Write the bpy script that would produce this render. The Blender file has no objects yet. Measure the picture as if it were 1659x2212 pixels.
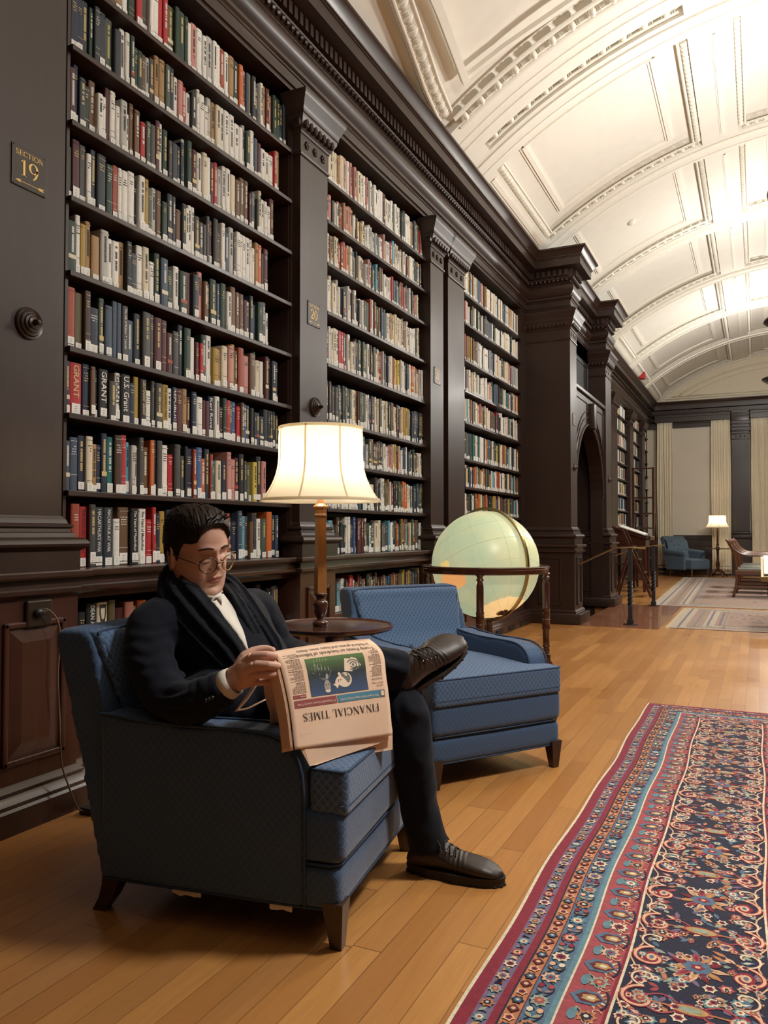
import bpy, bmesh, math, random
from mathutils import Vector, Matrix, noise
R_ = random.Random(7)
sc = bpy.context.scene
COL = sc.collection
# ------------------------------------------------------------ camera
FPX, CXP, CYP, VPX, HOR, EYE = 1690.0, 829.5, 1106.0, 1636.0, 1150.0, 1.1
yaw = math.atan((VPX - CXP) / FPX); pitch = math.atan((HOR - CYP) / FPX)
cam_d = bpy.data.cameras.new('camera'); cam = bpy.data.objects.new('camera', cam_d); COL.objects.link(cam)
cam_d.sensor_fit = 'VERTICAL'; cam_d.sensor_height = 24.0; cam_d.lens = 24.0 * FPX / 2212.0
cam_d.clip_start = 0.05; cam_d.clip_end = 100
cam.location = (0, 0, EYE); cam.rotation_euler = (math.pi / 2 + pitch, 0, yaw)
sc.camera = cam
_cy, _sy, _cp, _sp = math.cos(yaw), math.sin(yaw), math.cos(pitch), math.sin(pitch)
def W(px, py, z):
    """world point seen at a photo pixel, z metres in front of the lens (used to measure the place)"""
    u = (px - CXP) / FPX * z; v = -(py - CYP) / FPX * z
    return Vector((_cy * u + _sy * _sp * v - _sy * _cp * z, _sy * u - _cy * _sp * v + _cy * _cp * z, EYE + _cp * v + _sp * z))
# ------------------------------------------------------------ view, world, lamps of the room
vs = sc.view_settings
vs.view_transform = 'Standard'; vs.look = 'None'; vs.gamma = 1.0; vs.use_curve_mapping = False; vs.exposure = 0.0
wd = bpy.data.worlds.new('world'); sc.world = wd; wd.use_nodes = True
wd.node_tree.nodes['Background'].inputs[0].default_value = (1.0, 0.9, 0.78, 1); wd.node_tree.nodes['Background'].inputs[1].default_value = 0.05
# (upward, downward) watts of each chandelier, table lamp watts
CH = {2.8: (150.0, 100.0), 7.15: (265.0, 97.0), 11.5: (200.0, 70.0), 15.85: (270.0, 115.0)}; LAMP_W = 8.5
sc.cycles.max_bounces = 8; sc.cycles.diffuse_bounces = 5; sc.cycles.glossy_bounces = 4
sc.cycles.transmission_bounces = 6; sc.cycles.transparent_max_bounces = 8
sc.cycles.sample_clamp_indirect = 6.0; sc.cycles.caustics_reflective = False; sc.cycles.caustics_refractive = False

# ------------------------------------------------------------ materials
MATS = {}
def mat(name, col, rough=0.5, spec=0.5, metal=0.0, coat=0.0, emit=None, estr=0.0, sheen=0.0, sub=0.0):
    m = bpy.data.materials.new(name); m.use_nodes = True
    b = m.node_tree.nodes['Principled BSDF']
    b.inputs['Base Color'].default_value = (*col, 1); b.inputs['Roughness'].default_value = rough
    b.inputs['Specular IOR Level'].default_value = spec; b.inputs['Metallic'].default_value = metal
    b.inputs['Coat Weight'].default_value = coat; b.inputs['Coat Roughness'].default_value = 0.2
    b.inputs['Sheen Weight'].default_value = sheen
    if emit: b.inputs['Emission Color'].default_value = (*emit, 1); b.inputs['Emission Strength'].default_value = estr
    if sub: b.inputs['Subsurface Weight'].default_value = sub; b.inputs['Subsurface Radius'].default_value = (0.02, 0.007, 0.004); b.inputs['Subsurface Scale'].default_value = 0.5
    MATS[name] = m
    return m
class N:
    """small helper to write node graphs"""
    def __init__(s, m): s.t = m.node_tree; s.b = s.t.nodes['Principled BSDF']
    def n(s, typ, **kw):
        nd = s.t.nodes.new(typ)
        for k, v in kw.items():
            if k.startswith('i_'):
                key = k[2:]; key = int(key) if key.isdigit() else key.replace('_', ' ')
                if hasattr(v, 'is_output'): s.t.links.new(v, nd.inputs[key])
                else: nd.inputs[key].default_value = v
            else: setattr(nd, k, v)
        return nd
    def math(s, op, a, b=0.0, c=None, clamp=False):
        nd = s.t.nodes.new('ShaderNodeMath'); nd.operation = op; nd.use_clamp = clamp
        for i, v in enumerate((a, b) if c is None else (a, b, c)):
            if hasattr(v, 'is_output'): s.t.links.new(v, nd.inputs[i])
            else: nd.inputs[i].default_value = v
        return nd.outputs[0]
    def mix(s, fac, c1, c2, blend='MIX'):
        nd = s.t.nodes.new('ShaderNodeMix'); nd.data_type = 'RGBA'; nd.blend_type = blend
        for k, v in ((0, fac), (6, c1), (7, c2)):
            if hasattr(v, 'is_output'): s.t.links.new(v, nd.inputs[k])
            else: nd.inputs[k].default_value = v if k == 0 else (*v, 1)
        return nd.outputs[2]
    def link(s, a, key): s.t.links.new(a, s.b.inputs[key])
    def bump(s, h, strength=0.3, dist=0.01):
        bn = s.n('ShaderNodeBump', i_Strength=strength, i_Distance=dist, i_Height=h); s.link(bn.outputs[0], 'Normal')
def wood(name, c1, c2, rough=0.34, scale=1.0, axis=2, coat=0.25, bump=0.06):
    m = mat(name, c1, rough, 0.5, coat=coat); g = N(m)
    tc = g.n('ShaderNodeTexCoord'); sc_ = [14.0 * scale] * 3; sc_[axis] = 1.3 * scale
    mp = g.n('ShaderNodeMapping', i_Vector=tc.outputs['Object'], i_Scale=tuple(sc_))
    ns = g.n('ShaderNodeTexNoise', i_Vector=mp.outputs[0], i_Scale=2.2, i_Detail=6.0, i_Roughness=0.6, i_Distortion=0.6)
    n2 = g.n('ShaderNodeTexNoise', i_Vector=tc.outputs['Object'], i_Scale=1.6, i_Detail=3.0)
    f = g.math('MULTIPLY_ADD', n2.outputs[0], 0.5, g.math('MULTIPLY', ns.outputs[0], 0.6), clamp=True)
    g.link(g.mix(f, c1, c2), 'Base Color')
    g.link(g.math('MULTIPLY_ADD', n2.outputs[0], 0.2, rough - 0.1), 'Roughness')
    g.bump(ns.outputs[0], bump, 0.004)
    return m
wood('wood_dark', (0.011, 0.0046, 0.0030), (0.042, 0.0190, 0.0120), 0.40, coat=.05)
wood('wood_dark_long', (0.011, 0.0046, 0.0030), (0.042, 0.0190, 0.0120), 0.38, axis=1, coat=.05)
wood('wood_red', (0.020, 0.0068, 0.0042), (0.088, 0.032, 0.019), 0.30)
wood('wood_lamp', (0.20, 0.075, 0.020), (0.42, 0.19, 0.06), 0.3, scale=2)
wood('wood_mahog', (0.030, 0.009, 0.005), (0.085, 0.026, 0.014), 0.22, scale=2, coat=0.6)
wood('wood_chair', (0.07, 0.025, 0.012), (0.17, 0.07, 0.035), 0.3, scale=2, coat=0.5)
wood('wood_leg', (0.014, 0.007, 0.004), (0.05, 0.024, 0.014), 0.35, scale=3)
def worn(m):
    pass
# worn dado wood (scratches have a shape of their own)
m = wood('wood_worn', (0.017, 0.007, 0.0045), (0.060, 0.027, 0.018), 0.34, axis=1)
g = N(m); tc = g.n('ShaderNodeTexCoord')
mp = g.n('ShaderNodeMapping', i_Vector=tc.outputs['Object'], i_Scale=(60, 12, 60), i_Rotation=(0, 0.3, 0))
vn = g.n('ShaderNodeTexNoise', i_Vector=mp.outputs[0], i_Scale=3.0, i_Detail=5.0, i_Roughness=0.75)
sc1 = g.math('GREATER_THAN', vn.outputs[0], 0.69)
old = m.node_tree.nodes['Principled BSDF'].inputs['Base Color'].links[0].from_socket
g.link(g.mix(g.math('MULTIPLY', sc1, 0.55), old, (0.30, 0.22, 0.16)), 'Base Color')
# oak strip floor, strips run along Y
m = mat('oak_floor', (0.42, 0.2, 0.07), 0.3, 0.5, coat=0.15); g = N(m)
tc = g.n('ShaderNodeTexCoord'); sp = g.n('ShaderNodeSeparateXYZ', i_0=tc.outputs['Object'])
PW = 0.082
xs = g.math('DIVIDE', sp.outputs[0], PW); xi = g.math('FLOOR', xs); xf = g.math('FRACT', xs)
w1 = g.n('ShaderNodeTexWhiteNoise', noise_dimensions='1D', i_W=xi)
ys = g.math('DIVIDE', g.math('MULTIPLY_ADD', w1.outputs[0], 3.1, sp.outputs[1]), 1.15); yi = g.math('FLOOR', ys); yf = g.math('FRACT', ys)
cv = g.n('ShaderNodeCombineXYZ', i_0=xi, i_1=yi)
w2 = g.n('ShaderNodeTexWhiteNoise', noise_dimensions='2D', i_Vector=cv.outputs[0])
mp = g.n('ShaderNodeMapping', i_Vector=tc.outputs['Object'], i_Scale=(26, 1.6, 1))
off = g.n('ShaderNodeVectorMath', operation='ADD', i_0=mp.outputs[0], i_1=w2.outputs['Color'])
offs = g.n('ShaderNodeVectorMath', operation='MULTIPLY_ADD', i_0=w2.outputs['Color'], i_1=(37, 11, 5), i_2=mp.outputs[0])
gr = g.n('ShaderNodeTexNoise', i_Vector=offs.outputs[0], i_Scale=2.0, i_Detail=7.0, i_Roughness=0.65, i_Distortion=0.8)
base = g.mix(w2.outputs[0], (0.43, 0.180, 0.045), (0.65, 0.315, 0.092))
base = g.mix(g.math('MULTIPLY', g.math('GREATER_THAN', w2.outputs[0], 0.86), 0.5), base, (0.34, 0.145, 0.05))
base = g.mix(g.math('MULTIPLY_ADD', gr.outputs[0], 1.6, -0.45, clamp=True), g.mix(0.45, base, (0.27, 0.115, 0.040)), base)
gap = g.math('MAXIMUM', g.math('GREATER_THAN', g.math('ABSOLUTE', g.math('SUBTRACT', xf, 0.5)), 0.486), g.math('GREATER_THAN', g.math('ABSOLUTE', g.math('SUBTRACT', yf, 0.5)), 0.4985))
gk = g.n('ShaderNodeTexNoise', i_Vector=tc.outputs['Object'], i_Scale=1.3, i_Detail=2.0)
gapf = g.math('MULTIPLY', gap, g.math('MULTIPLY_ADD', gk.outputs[0], 1.4, -0.15, clamp=True))
g.link(g.mix(gapf, base, (0.07, 0.026, 0.01)), 'Base Color')
g.link(g.math('MULTIPLY_ADD', gk.outputs[0], 0.25, 0.19), 'Roughness')
g.bump(g.math('MULTIPLY_ADD', gap, -1.0, g.math('MULTIPLY', gr.outputs[0], 0.25)), 0.25, 0.002)
# plaster
def plaster(name, col, sc_=8, b=0.05):
    m = mat(name, col, 0.7, 0.3); g = N(m); tc = g.n('ShaderNodeTexCoord')
    ns = g.n('ShaderNodeTexNoise', i_Vector=tc.outputs['Object'], i_Scale=sc_, i_Detail=4.0)
    g.link(g.mix(ns.outputs[0], tuple(c * 0.94 for c in col), tuple(min(1, c * 1.03) for c in col)), 'Base Color'); g.bump(ns.outputs[0], b, 0.01)
plaster('plaster', (0.80, 0.77, 0.69)); plaster('plaster_cream', (0.74, 0.67, 0.52)); plaster('plaster_mould', (0.84, 0.81, 0.72))
plaster('blind', (0.72, 0.66, 0.56), 3)
# upholstery with a woven lattice of small diamonds
def fabric(name, c_line, c_mid, c_dark, d=0.0235, contrast=1.0):
    m = mat(name, c_mid, 0.75, 0.3, sheen=0.25); g = N(m); tc = g.n('ShaderNodeTexCoord')
    sp = g.n('ShaderNodeSeparateXYZ', i_0=tc.outputs['UV'])
    wb = g.n('ShaderNodeTexNoise', i_Vector=tc.outputs['UV'], i_Scale=6.0, i_Detail=2.0)
    wob = g.math('MULTIPLY', g.math('SUBTRACT', wb.outputs[0], 0.5), 0.018)
    u = g.math('ADD', sp.outputs[0], wob); v = g.math('ADD', sp.outputs[1], wob)
    v2 = g.math('MULTIPLY', v, 0.85)
    a = g.math('FRACT', g.math('DIVIDE', g.math('ADD', u, v2), d)); b_ = g.math('FRACT', g.math('DIVIDE', g.math('SUBTRACT', u, v2), d))
    ea = g.math('ABSOLUTE', g.math('SUBTRACT', a, 0.5)); eb = g.math('ABSOLUTE', g.math('SUBTRACT', b_, 0.5))
    e = g.math('MAXIMUM', ea, eb)
    line = g.math('MULTIPLY', g.math('SUBTRACT', e, 0.36), 7.0, clamp=True)
    low = g.math('MULTIPLY', g.math('SUBTRACT', 1.0, a), b_)
    dk = g.math('MULTIPLY', g.math('SUBTRACT', low, 0.12), 3.5 * contrast, clamp=True)
    c = g.mix(dk, c_mid, c_dark); c = g.mix(line, c, c_line)
    fn = g.n('ShaderNodeTexNoise', i_Vector=tc.outputs['UV'], i_Scale=420.0, i_Detail=2.0)
    c = g.mix(0.25, c, fn.outputs['Color'], 'OVERLAY'); g.link(c, 'Base Color')
    g.bump(g.math('ADD', line, g.math('MULTIPLY', fn.outputs[0], 0.6)), 0.35, 0.002)
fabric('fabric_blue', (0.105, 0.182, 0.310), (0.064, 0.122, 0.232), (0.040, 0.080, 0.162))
fabric('fabric_shaded', (0.050, 0.100, 0.200), (0.042, 0.086, 0.176), (0.034, 0.073, 0.152))  # same upholstery, darker and fainter: shade of the outer faces put into colour
m = mat('fabric_plain', (0.085, 0.135, 0.23), 0.8, 0.3, sheen=0.25)
mat('piping_blue', (0.035, 0.06, 0.115), 0.7, 0.3)
fabric('fabric_far', (0.10, 0.155, 0.21), (0.082, 0.13, 0.19), (0.07, 0.11, 0.165), 0.03, 0.4)
def cloth(name, col, col2, scale=30, rough=0.9, sheen=0.3, bump=0.3, stretch=(1, 1, 1)):
    m = mat(name, col, rough, 0.2, sheen=sheen); g = N(m); tc = g.n('ShaderNodeTexCoord')
    mp = g.n('ShaderNodeMapping', i_Vector=tc.outputs['Object'], i_Scale=stretch)
    ns = g.n('ShaderNodeTexNoise', i_Vector=mp.outputs[0], i_Scale=scale, i_Detail=5.0)
    g.link(g.mix(ns.outputs[0], col, col2), 'Base Color'); g.bump(ns.outputs[0], bump, 0.003)
cloth('navy_wool', (0.0035, 0.0048, 0.010), (0.009, 0.0115, 0.021), 260, sheen=0.05)
cloth('scarf_wool', (0.002, 0.003, 0.006), (0.007, 0.009, 0.017), 200, sheen=0.06)
cloth('trouser_wool', (0.004, 0.005, 0.0095), (0.010, 0.012, 0.020), 240, sheen=0.05)
cloth('shirt_cotton', (0.66, 0.62, 0.56), (0.76, 0.72, 0.66), 90, sheen=0.1)
cloth('curtain_cream', (0.78, 0.70, 0.54), (0.83, 0.76, 0.60), 12, sheen=0.1, bump=.05)
mat('curtain_band', (0.10, 0.08, 0.07), 0.9)
cloth('skin', (0.62, 0.355, 0.265), (0.71, 0.43, 0.33), 45, 0.5, 0.0, 0.05); MATS['skin'].node_tree.nodes['Principled BSDF'].inputs['Subsurface Weight'].default_value = 0.12
MATS['skin'].node_tree.nodes['Principled BSDF'].inputs['Subsurface Radius'].default_value = (0.012, 0.004, 0.002)
MATS['skin'].node_tree.nodes['Principled BSDF'].inputs['Specular IOR Level'].default_value = 0.4
mat('lips', (0.40, 0.13, 0.10), 0.45); mat('brow', (0.035, 0.017, 0.010), 0.8)
cloth('hair', (0.006, 0.004, 0.003), (0.030, 0.018, 0.011), 55, 0.42, 0.0, 0.8, (1, 4, 1))
m = mat('shoe_leather', (0.028, 0.018, 0.013), 0.46, 0.4, coat=0.0); g = N(m); tc = g.n('ShaderNodeTexCoord')
ns = g.n('ShaderNodeTexNoise', i_Vector=tc.outputs['Object'], i_Scale=26.0, i_Detail=5.0); g.bump(ns.outputs[0], 0.35, 0.004)
g.link(g.mix(ns.outputs[0], (0.018, 0.011, 0.008), (0.048, 0.031, 0.022)), 'Base Color')
mat('sole_rubber', (0.012, 0.009, 0.008), 0.6); mat('lace', (0.035, 0.022, 0.016), 0.7); mat('eyelet', (0.5, 0.45, 0.38), 0.3, metal=1.0)
mat('tortoise', (0.10, 0.030, 0.012), 0.2, coat=0.5)
mat('tortoise_lit', (0.38, 0.19, 0.06), 0.2, coat=0.5)  # paler copy for far rim, bridge and temple: lamplight put into the colour
m = bpy.data.materials.new('lens'); m.use_nodes = True; t_ = m.node_tree; t_.nodes.clear(); MATS['lens'] = m
o_ = t_.nodes.new('ShaderNodeOutputMaterial'); a_ = t_.nodes.new('ShaderNodeBsdfTransparent'); b_ = t_.nodes.new('ShaderNodeBsdfGlossy'); b_.inputs['Roughness'].default_value = .03; x_ = t_.nodes.new('ShaderNodeMixShader'); x_.inputs[0].default_value = .05
t_.links.new(a_.outputs[0], x_.inputs[1]); t_.links.new(b_.outputs[0], x_.inputs[2]); t_.links.new(x_.outputs[0], o_.inputs[0])
mat('paper_white', (0.78, 0.76, 0.70), 0.7); mat('page_cream', (0.62, 0.55, 0.42), 0.8)
cloth('newsprint', (0.78, 0.54, 0.38), (0.84, 0.61, 0.45), 14, 0.85, 0.0, 0.15)
mat('ink', (0.055, 0.045, 0.045), 0.8); mat('ink_grey', (0.33, 0.235, 0.17), 0.85); mat('np_claret', (0.30, 0.07, 0.075), 0.8); mat('np_blue', (0.07, 0.24, 0.34), 0.8)
mat('np_paper_pale', (0.86, 0.68, 0.52), 0.8); mat('np_grey', (0.16, 0.16, 0.15), 0.8); mat('np_lgrey', (0.40, 0.37, 0.31), 0.8)
m = mat('np_photo', (0.05, 0.08, 0.06), 0.8); g = N(m); tc = g.n('ShaderNodeTexCoord'); sp = g.n('ShaderNodeSeparateXYZ', i_0=tc.outputs['UV'])
cr = g.n('ShaderNodeValToRGB', i_0=sp.outputs[1]); cr.color_ramp.elements[0].color = (0.05, 0.09, 0.19, 1); cr.color_ramp.elements[1].color = (0.10, 0.19, 0.05, 1)
e = cr.color_ramp.elements.new(0.55); e.color = (0.022, 0.030, 0.032, 1); g.link(cr.outputs[0], 'Base Color')
mat('gold', (0.62, 0.40, 0.12), 0.45, metal=0.6); mat('brass', (0.33, 0.25, 0.12), 0.35, metal=1.0); mat('brass_pale', (0.55, 0.42, 0.22), 0.3, metal=1.0)
mat('iron', (0.012, 0.013, 0.015), 0.5); mat('black', (0.006, 0.005, 0.005), 0.7); mat('black_plastic', (0.02, 0.018, 0.018), 0.4)
mat('bronze_dark', (0.03, 0.02, 0.018), 0.35, coat=0.3); mat('cord_brown', (0.16, 0.11, 0.07), 0.6); mat('alarm_red', (0.42, 0.02, 0.02), 0.4)
mat('plate_brown', (0.030, 0.018, 0.012), 0.35); mat('leather_green', (0.16, 0.17, 0.14), 0.25, coat=0.4)
m = mat('mat_gloss', (0.36, 0.15, 0.085), 0.16, 0.5, coat=0.5); m.node_tree.nodes['Principled BSDF'].inputs['Coat Roughness'].default_value = 0.03
mat('pink_glass', (0.6, 0.35, 0.3), 0.3, emit=(1.0, 0.7, 0.55), estr=0.25)
mat('bulb', (1, 0.9, 0.75), 0.4, emit=(1.0, 0.84, 0.62), estr=40.0)
# lamp shade silk: lets the bulb's light through
def shade(name, col, glow):
    m = bpy.data.materials.new(name); m.use_nodes = True; t = m.node_tree; t.nodes.clear()
    o = t.nodes.new('ShaderNodeOutputMaterial'); d = t.nodes.new('ShaderNodeBsdfDiffuse'); tr = t.nodes.new('ShaderNodeBsdfTranslucent'); mx = t.nodes.new('ShaderNodeMixShader')
    d.inputs[0].default_value = (*col, 1); tr.inputs[0].default_value = (*col, 1); mx.inputs[0].default_value = glow
    t.links.new(d.outputs[0], mx.inputs[1]); t.links.new(tr.outputs[0], mx.inputs[2]); t.links.new(mx.outputs[0], o.inputs[0]); MATS[name] = m
shade('shade_silk', (0.90, 0.85, 0.72), 0.55); shade('shade_trim', (0.66, 0.58, 0.42), 0.5)
# lit globe: the lamp is inside the printed ball
m = mat('globe_sea', (0.55, 0.66, 0.48), 0.35, emit=(0.70, 0.76, 0.46), estr=0.56); g = N(m); tc = g.n('ShaderNodeTexCoord')
ns = g.n('ShaderNodeTexNoise', i_Vector=tc.outputs['Object'], i_Scale=2.6, i_Detail=6.0, i_Roughness=0.6)
c = g.mix(g.math('MULTIPLY_ADD', ns.outputs[0], 2.4, -.7, clamp=True), (0.44, 0.62, 0.42), (0.80, 0.70, 0.38)); g.link(c, 'Emission Color'); g.link(g.mix(.5, c, (.2, .25, .15)), 'Base Color')
mat('globe_land', (0.75, 0.40, 0.16), 0.3, emit=(0.92, 0.43, 0.15), estr=0.72); mat('globe_yellow', (0.75, 0.6, 0.2), 0.3, emit=(0.90, 0.62, 0.22), estr=0.7)
mat('globe_pale', (0.75, 0.65, 0.35), 0.3, emit=(0.95, 0.66, 0.30), estr=0.72); mat('globe_line', (0.35, 0.36, 0.25), 0.4, emit=(0.40, 0.40, 0.24), estr=0.5)
# book colours
BOOKC = {
 'dark green': (0.018, 0.045, 0.030), 'grey green': (0.070, 0.095, 0.070), 'olive': (0.12, 0.10, 0.045), 'navy blue': (0.014, 0.022, 0.050), 'slate blue': (0.050, 0.075, 0.115),
 'mid blue': (0.05, 0.11, 0.26), 'sky blue': (0.13, 0.36, 0.50), 'teal': (0.015, 0.13, 0.13), 'maroon': (0.075, 0.014, 0.018), 'bright red': (0.42, 0.025, 0.030), 'brick red': (0.33, 0.065, 0.035),
 'orange': (0.55, 0.13, 0.03), 'tan': (0.36, 0.22, 0.095), 'mustard': (0.40, 0.26, 0.05), 'yellow': (0.60, 0.46, 0.08), 'cream': (0.68, 0.61, 0.46), 'white': (0.76, 0.75, 0.70), 'pale grey': (0.46, 0.46, 0.44),
 'dark grey': (0.065, 0.062, 0.060), 'black': (0.014, 0.014, 0.016), 'dark brown': (0.055, 0.028, 0.018), 'brown': (0.14, 0.075, 0.040), 'pink': (0.52, 0.24, 0.21), 'charcoal blue': (0.028, 0.036, 0.048)}
BOOKN = list(BOOKC)
for k, c in BOOKC.items():
    m = mat('book_' + k.replace(' ', '_'), c, 0.5, 0.4); g = N(m); tc = g.n('ShaderNodeTexCoord')
    ns = g.n('ShaderNodeTexNoise', i_Vector=tc.outputs['Object'], i_Scale=60.0, i_Detail=3.0)
    g.link(g.mix(ns.outputs[0], tuple(x * 0.8 for x in c), tuple(min(1, x * 1.15) for x in c)), 'Base Color')
mat('label_white', (0.80, 0.79, 0.75), 0.6); mat('label_ink', (0.36, 0.35, 0.33), 0.6); mat('spine_gold', (0.60, 0.47, 0.20), 0.5); mat('spine_white', (0.70, 0.69, 0.64), 0.6); mat('spine_black', (0.02, 0.02, 0.02), 0.6)
# rug wools
for k, c in {'crimson': (0.254, 0.019, 0.039), 'rose': (0.379, 0.073, 0.085), 'navy': (0.019, 0.019, 0.044), 'blue': (0.098, 0.167, 0.254), 'teal': (0.129, 0.254, 0.304), 'orange': (0.529, 0.204, 0.092),
             'peach': (0.779, 0.454, 0.279), 'cream': (0.779, 0.667, 0.479), 'sage': (0.317, 0.379, 0.292), 'maroon': (0.129, 0.017, 0.026), 'gold': (0.504, 0.304, 0.116), 'mauve': (0.192, 0.129, 0.217),
             'faded': (0.379, 0.254, 0.192), 'faded2': (0.504, 0.417, 0.317), 'faded3': (0.204, 0.167, 0.179)}.items():
    m = mat('rug_' + k, c, 0.95, 0.1, sheen=0.3); g = N(m); tc = g.n('ShaderNodeTexCoord')
    ns = g.n('ShaderNodeTexNoise', i_Vector=tc.outputs['Object'], i_Scale=330.0, i_Detail=2.0); g.bump(ns.outputs[0], 0.6, 0.004)
    n2 = g.n('ShaderNodeTexNoise', i_Vector=tc.outputs['Object'], i_Scale=70.0, i_Detail=3.0)
    g.link(g.mix(n2.outputs[0], tuple(x * 0.6 for x in c), tuple(min(1, x * 1.3) for x in c)), 'Base Color')

# ------------------------------------------------------------ mesh helpers
def V(*a): return Vector(a)
class MB:
    def __init__(s): s.v = []; s.f = []; s.m = []; s.mats = []
    def mi(s, m):
        if m not in s.mats: s.mats.append(m)
        return s.mats.index(m)
    def add(s, vs, fs, m=None):
        o = len(s.v); s.v += [tuple(p) for p in vs]; k = s.mi(m) if m else 0
        for f in fs: s.f.append([i + o for i in f]); s.m.append(k)
    def box(s, x0, x1, y0, y1, z0, z1, m=None, M=None):
        p = [V(x, y, z) for x in (x0, x1) for y in (y0, y1) for z in (z0, z1)]
        if M is not None: p = [M @ q for q in p]
        s.add(p, [(0, 1, 3, 2), (4, 6, 7, 5), (0, 4, 5, 1), (2, 3, 7, 6), (0, 2, 6, 4), (1, 5, 7, 3)], m)
    def bbox(s, x0, x1, y0, y1, z0, z1, b=0.01, m=None, M=None):
        """box with chamfered edges"""
        bm = bmesh.new(); bmesh.ops.create_cube(bm, size=1)
        for q in bm.verts: q.co = V((x0 + x1) / 2 + q.co.x * (x1 - x0), (y0 + y1) / 2 + q.co.y * (y1 - y0), (z0 + z1) / 2 + q.co.z * (z1 - z0))
        bmesh.ops.bevel(bm, geom=bm.edges[:], offset=b, segments=3, profile=0.5, affect='EDGES')
        s.frombm(bm, m, M)
    def frombm(s, bm, m=None, M=None):
        bm.verts.ensure_lookup_table(); bm.verts.index_update()
        s.add([(M @ q.co) if M is not None else q.co.copy() for q in bm.verts], [[q.index for q in f.verts] for f in bm.faces], m); bm.free()
    def tube(s, pts, rad, n=10, m=None, caps=True, flat=None, up=None):
        pts = [Vector(p) for p in pts]; L = len(pts)
        if not hasattr(rad, '__len__'): rad = [rad] * L
        vs = []; ref = Vector(up) if up else V(0, 0, 1)
        prev = None
        for i, p in enumerate(pts):
            t = (pts[min(i + 1, L - 1)] - pts[max(i - 1, 0)]).normalized()
            if prev is None:
                a = ref.cross(t)
                if a.length < 0.2: a = V(1, 0, 0).cross(t)
                if a.length < 0.2: a = V(0, 1, 0).cross(t)
            else: a = prev - t * prev.dot(t)
            a.normalize(); prev = a; b = t.cross(a)
            for k in range(n):
                th = 2 * math.pi * k / n; q = a * math.cos(th) + b * math.sin(th) * (flat if flat else 1)
                vs.append(p + q * rad[i])
        fs = [(i * n + k, i * n + (k + 1) % n, (i + 1) * n + (k + 1) % n, (i + 1) * n + k) for i in range(L - 1) for k in range(n)]
        if caps: fs += [tuple(range(n - 1, -1, -1)), tuple((L - 1) * n + k for k in range(n))]
        s.add(vs, fs, m)
    def lathe(s, prof, n=24, m=None, M=None, caps=True, wob=None):
        vs = []
        for r, z in prof:
            for k in range(n):
                th = 2 * math.pi * k / n; rr = r * (wob(th) if wob else 1)
                p = V(rr * math.cos(th), rr * math.sin(th), z); vs.append(M @ p if M is not None else p)
        L = len(prof)
        fs = [(i * n + k, i * n + (k + 1) % n, (i + 1) * n + (k + 1) % n, (i + 1) * n + k) for i in range(L - 1) for k in range(n)]
        if caps: fs += [tuple(range(n - 1, -1, -1)), tuple((L - 1) * n + k for k in range(n))]
        s.add(vs, fs, m)
    def ell(s, c, r, m=None, M=None, seg=12, rings=8):
        vs = []; c = Vector(c)
        for i in range(rings + 1):
            ph = math.pi * i / rings
            for k in range(seg):
                th = 2 * math.pi * k / seg; q = V(r[0] * math.sin(ph) * math.cos(th), r[1] * math.sin(ph) * math.sin(th), r[2] * math.cos(ph))
                vs.append(c + (M @ q if M is not None else q))
        fs = [(i * seg + k, i * seg + (k + 1) % seg, (i + 1) * seg + (k + 1) % seg, (i + 1) * seg + k) for i in range(rings) for k in range(seg)]
        s.add(vs, fs, m)
    def prism(s, poly, d, m=None):
        """poly: 3D points, extruded by vector d"""
        n = len(poly); d = Vector(d); a = [Vector(p) for p in poly]
        s.add(a + [p + d for p in a], [tuple(range(n - 1, -1, -1)), tuple(range(n, 2 * n))] + [(i, (i + 1) % n, n + (i + 1) % n, n + i) for i in range(n)], m)
    def sweep(s, prof, path, m=None, closed_prof=False):
        """prof: (out, z) pairs; path: plan points, 'out' is to the right of travel; mitred"""
        L = len(path); n = len(prof); P = [Vector((p[0], p[1])) for p in path]; nrm = []
        for i in range(L):
            d1 = (P[i] - P[i - 1]).normalized() if i else (P[1] - P[0]).normalized()
            d2 = (P[i + 1] - P[i]).normalized() if i < L - 1 else d1
            n1 = Vector((d1.y, -d1.x)); n2 = Vector((d2.y, -d2.x)); mm = (n1 + n2); mm.normalize(); nrm.append(mm / max(0.2, mm.dot(n1)))
        vs = [(P[i].x + nrm[i].x * o, P[i].y + nrm[i].y * o, z) for i in range(L) for o, z in prof]
        fs = [(i * n + k, i * n + k + 1, (i + 1) * n + k + 1, (i + 1) * n + k) for i in range(L - 1) for k in range(n - 1)]
        fs += [tuple(range(n)), tuple((L - 1) * n + k for k in range(n - 1, -1, -1))]
        s.add(vs, fs, m)
    def build(s, name, m=None, parent=None, smooth=False, uv=False, auto=None):
        me = bpy.data.meshes.new(name); me.from_pydata(s.v, [], s.f)
        names = s.mats if s.mats else [m]
        for k in names: me.materials.append(MATS[k if k else m])
        if len(s.mats) > 1: me.polygons.foreach_set('material_index', s.m)
        bm = bmesh.new(); bm.from_mesh(me); bmesh.ops.recalc_face_normals(bm, faces=bm.faces); bm.to_mesh(me); bm.free()
        if smooth: me.polygons.foreach_set('use_smooth', [True] * len(me.polygons))
        if auto: me.set_sharp_from_angle(angle=math.radians(auto))
        if uv: boxuv(me)
        o = bpy.data.objects.new(name, me); COL.objects.link(o)
        if parent: o.parent = parent
        return o
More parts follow.
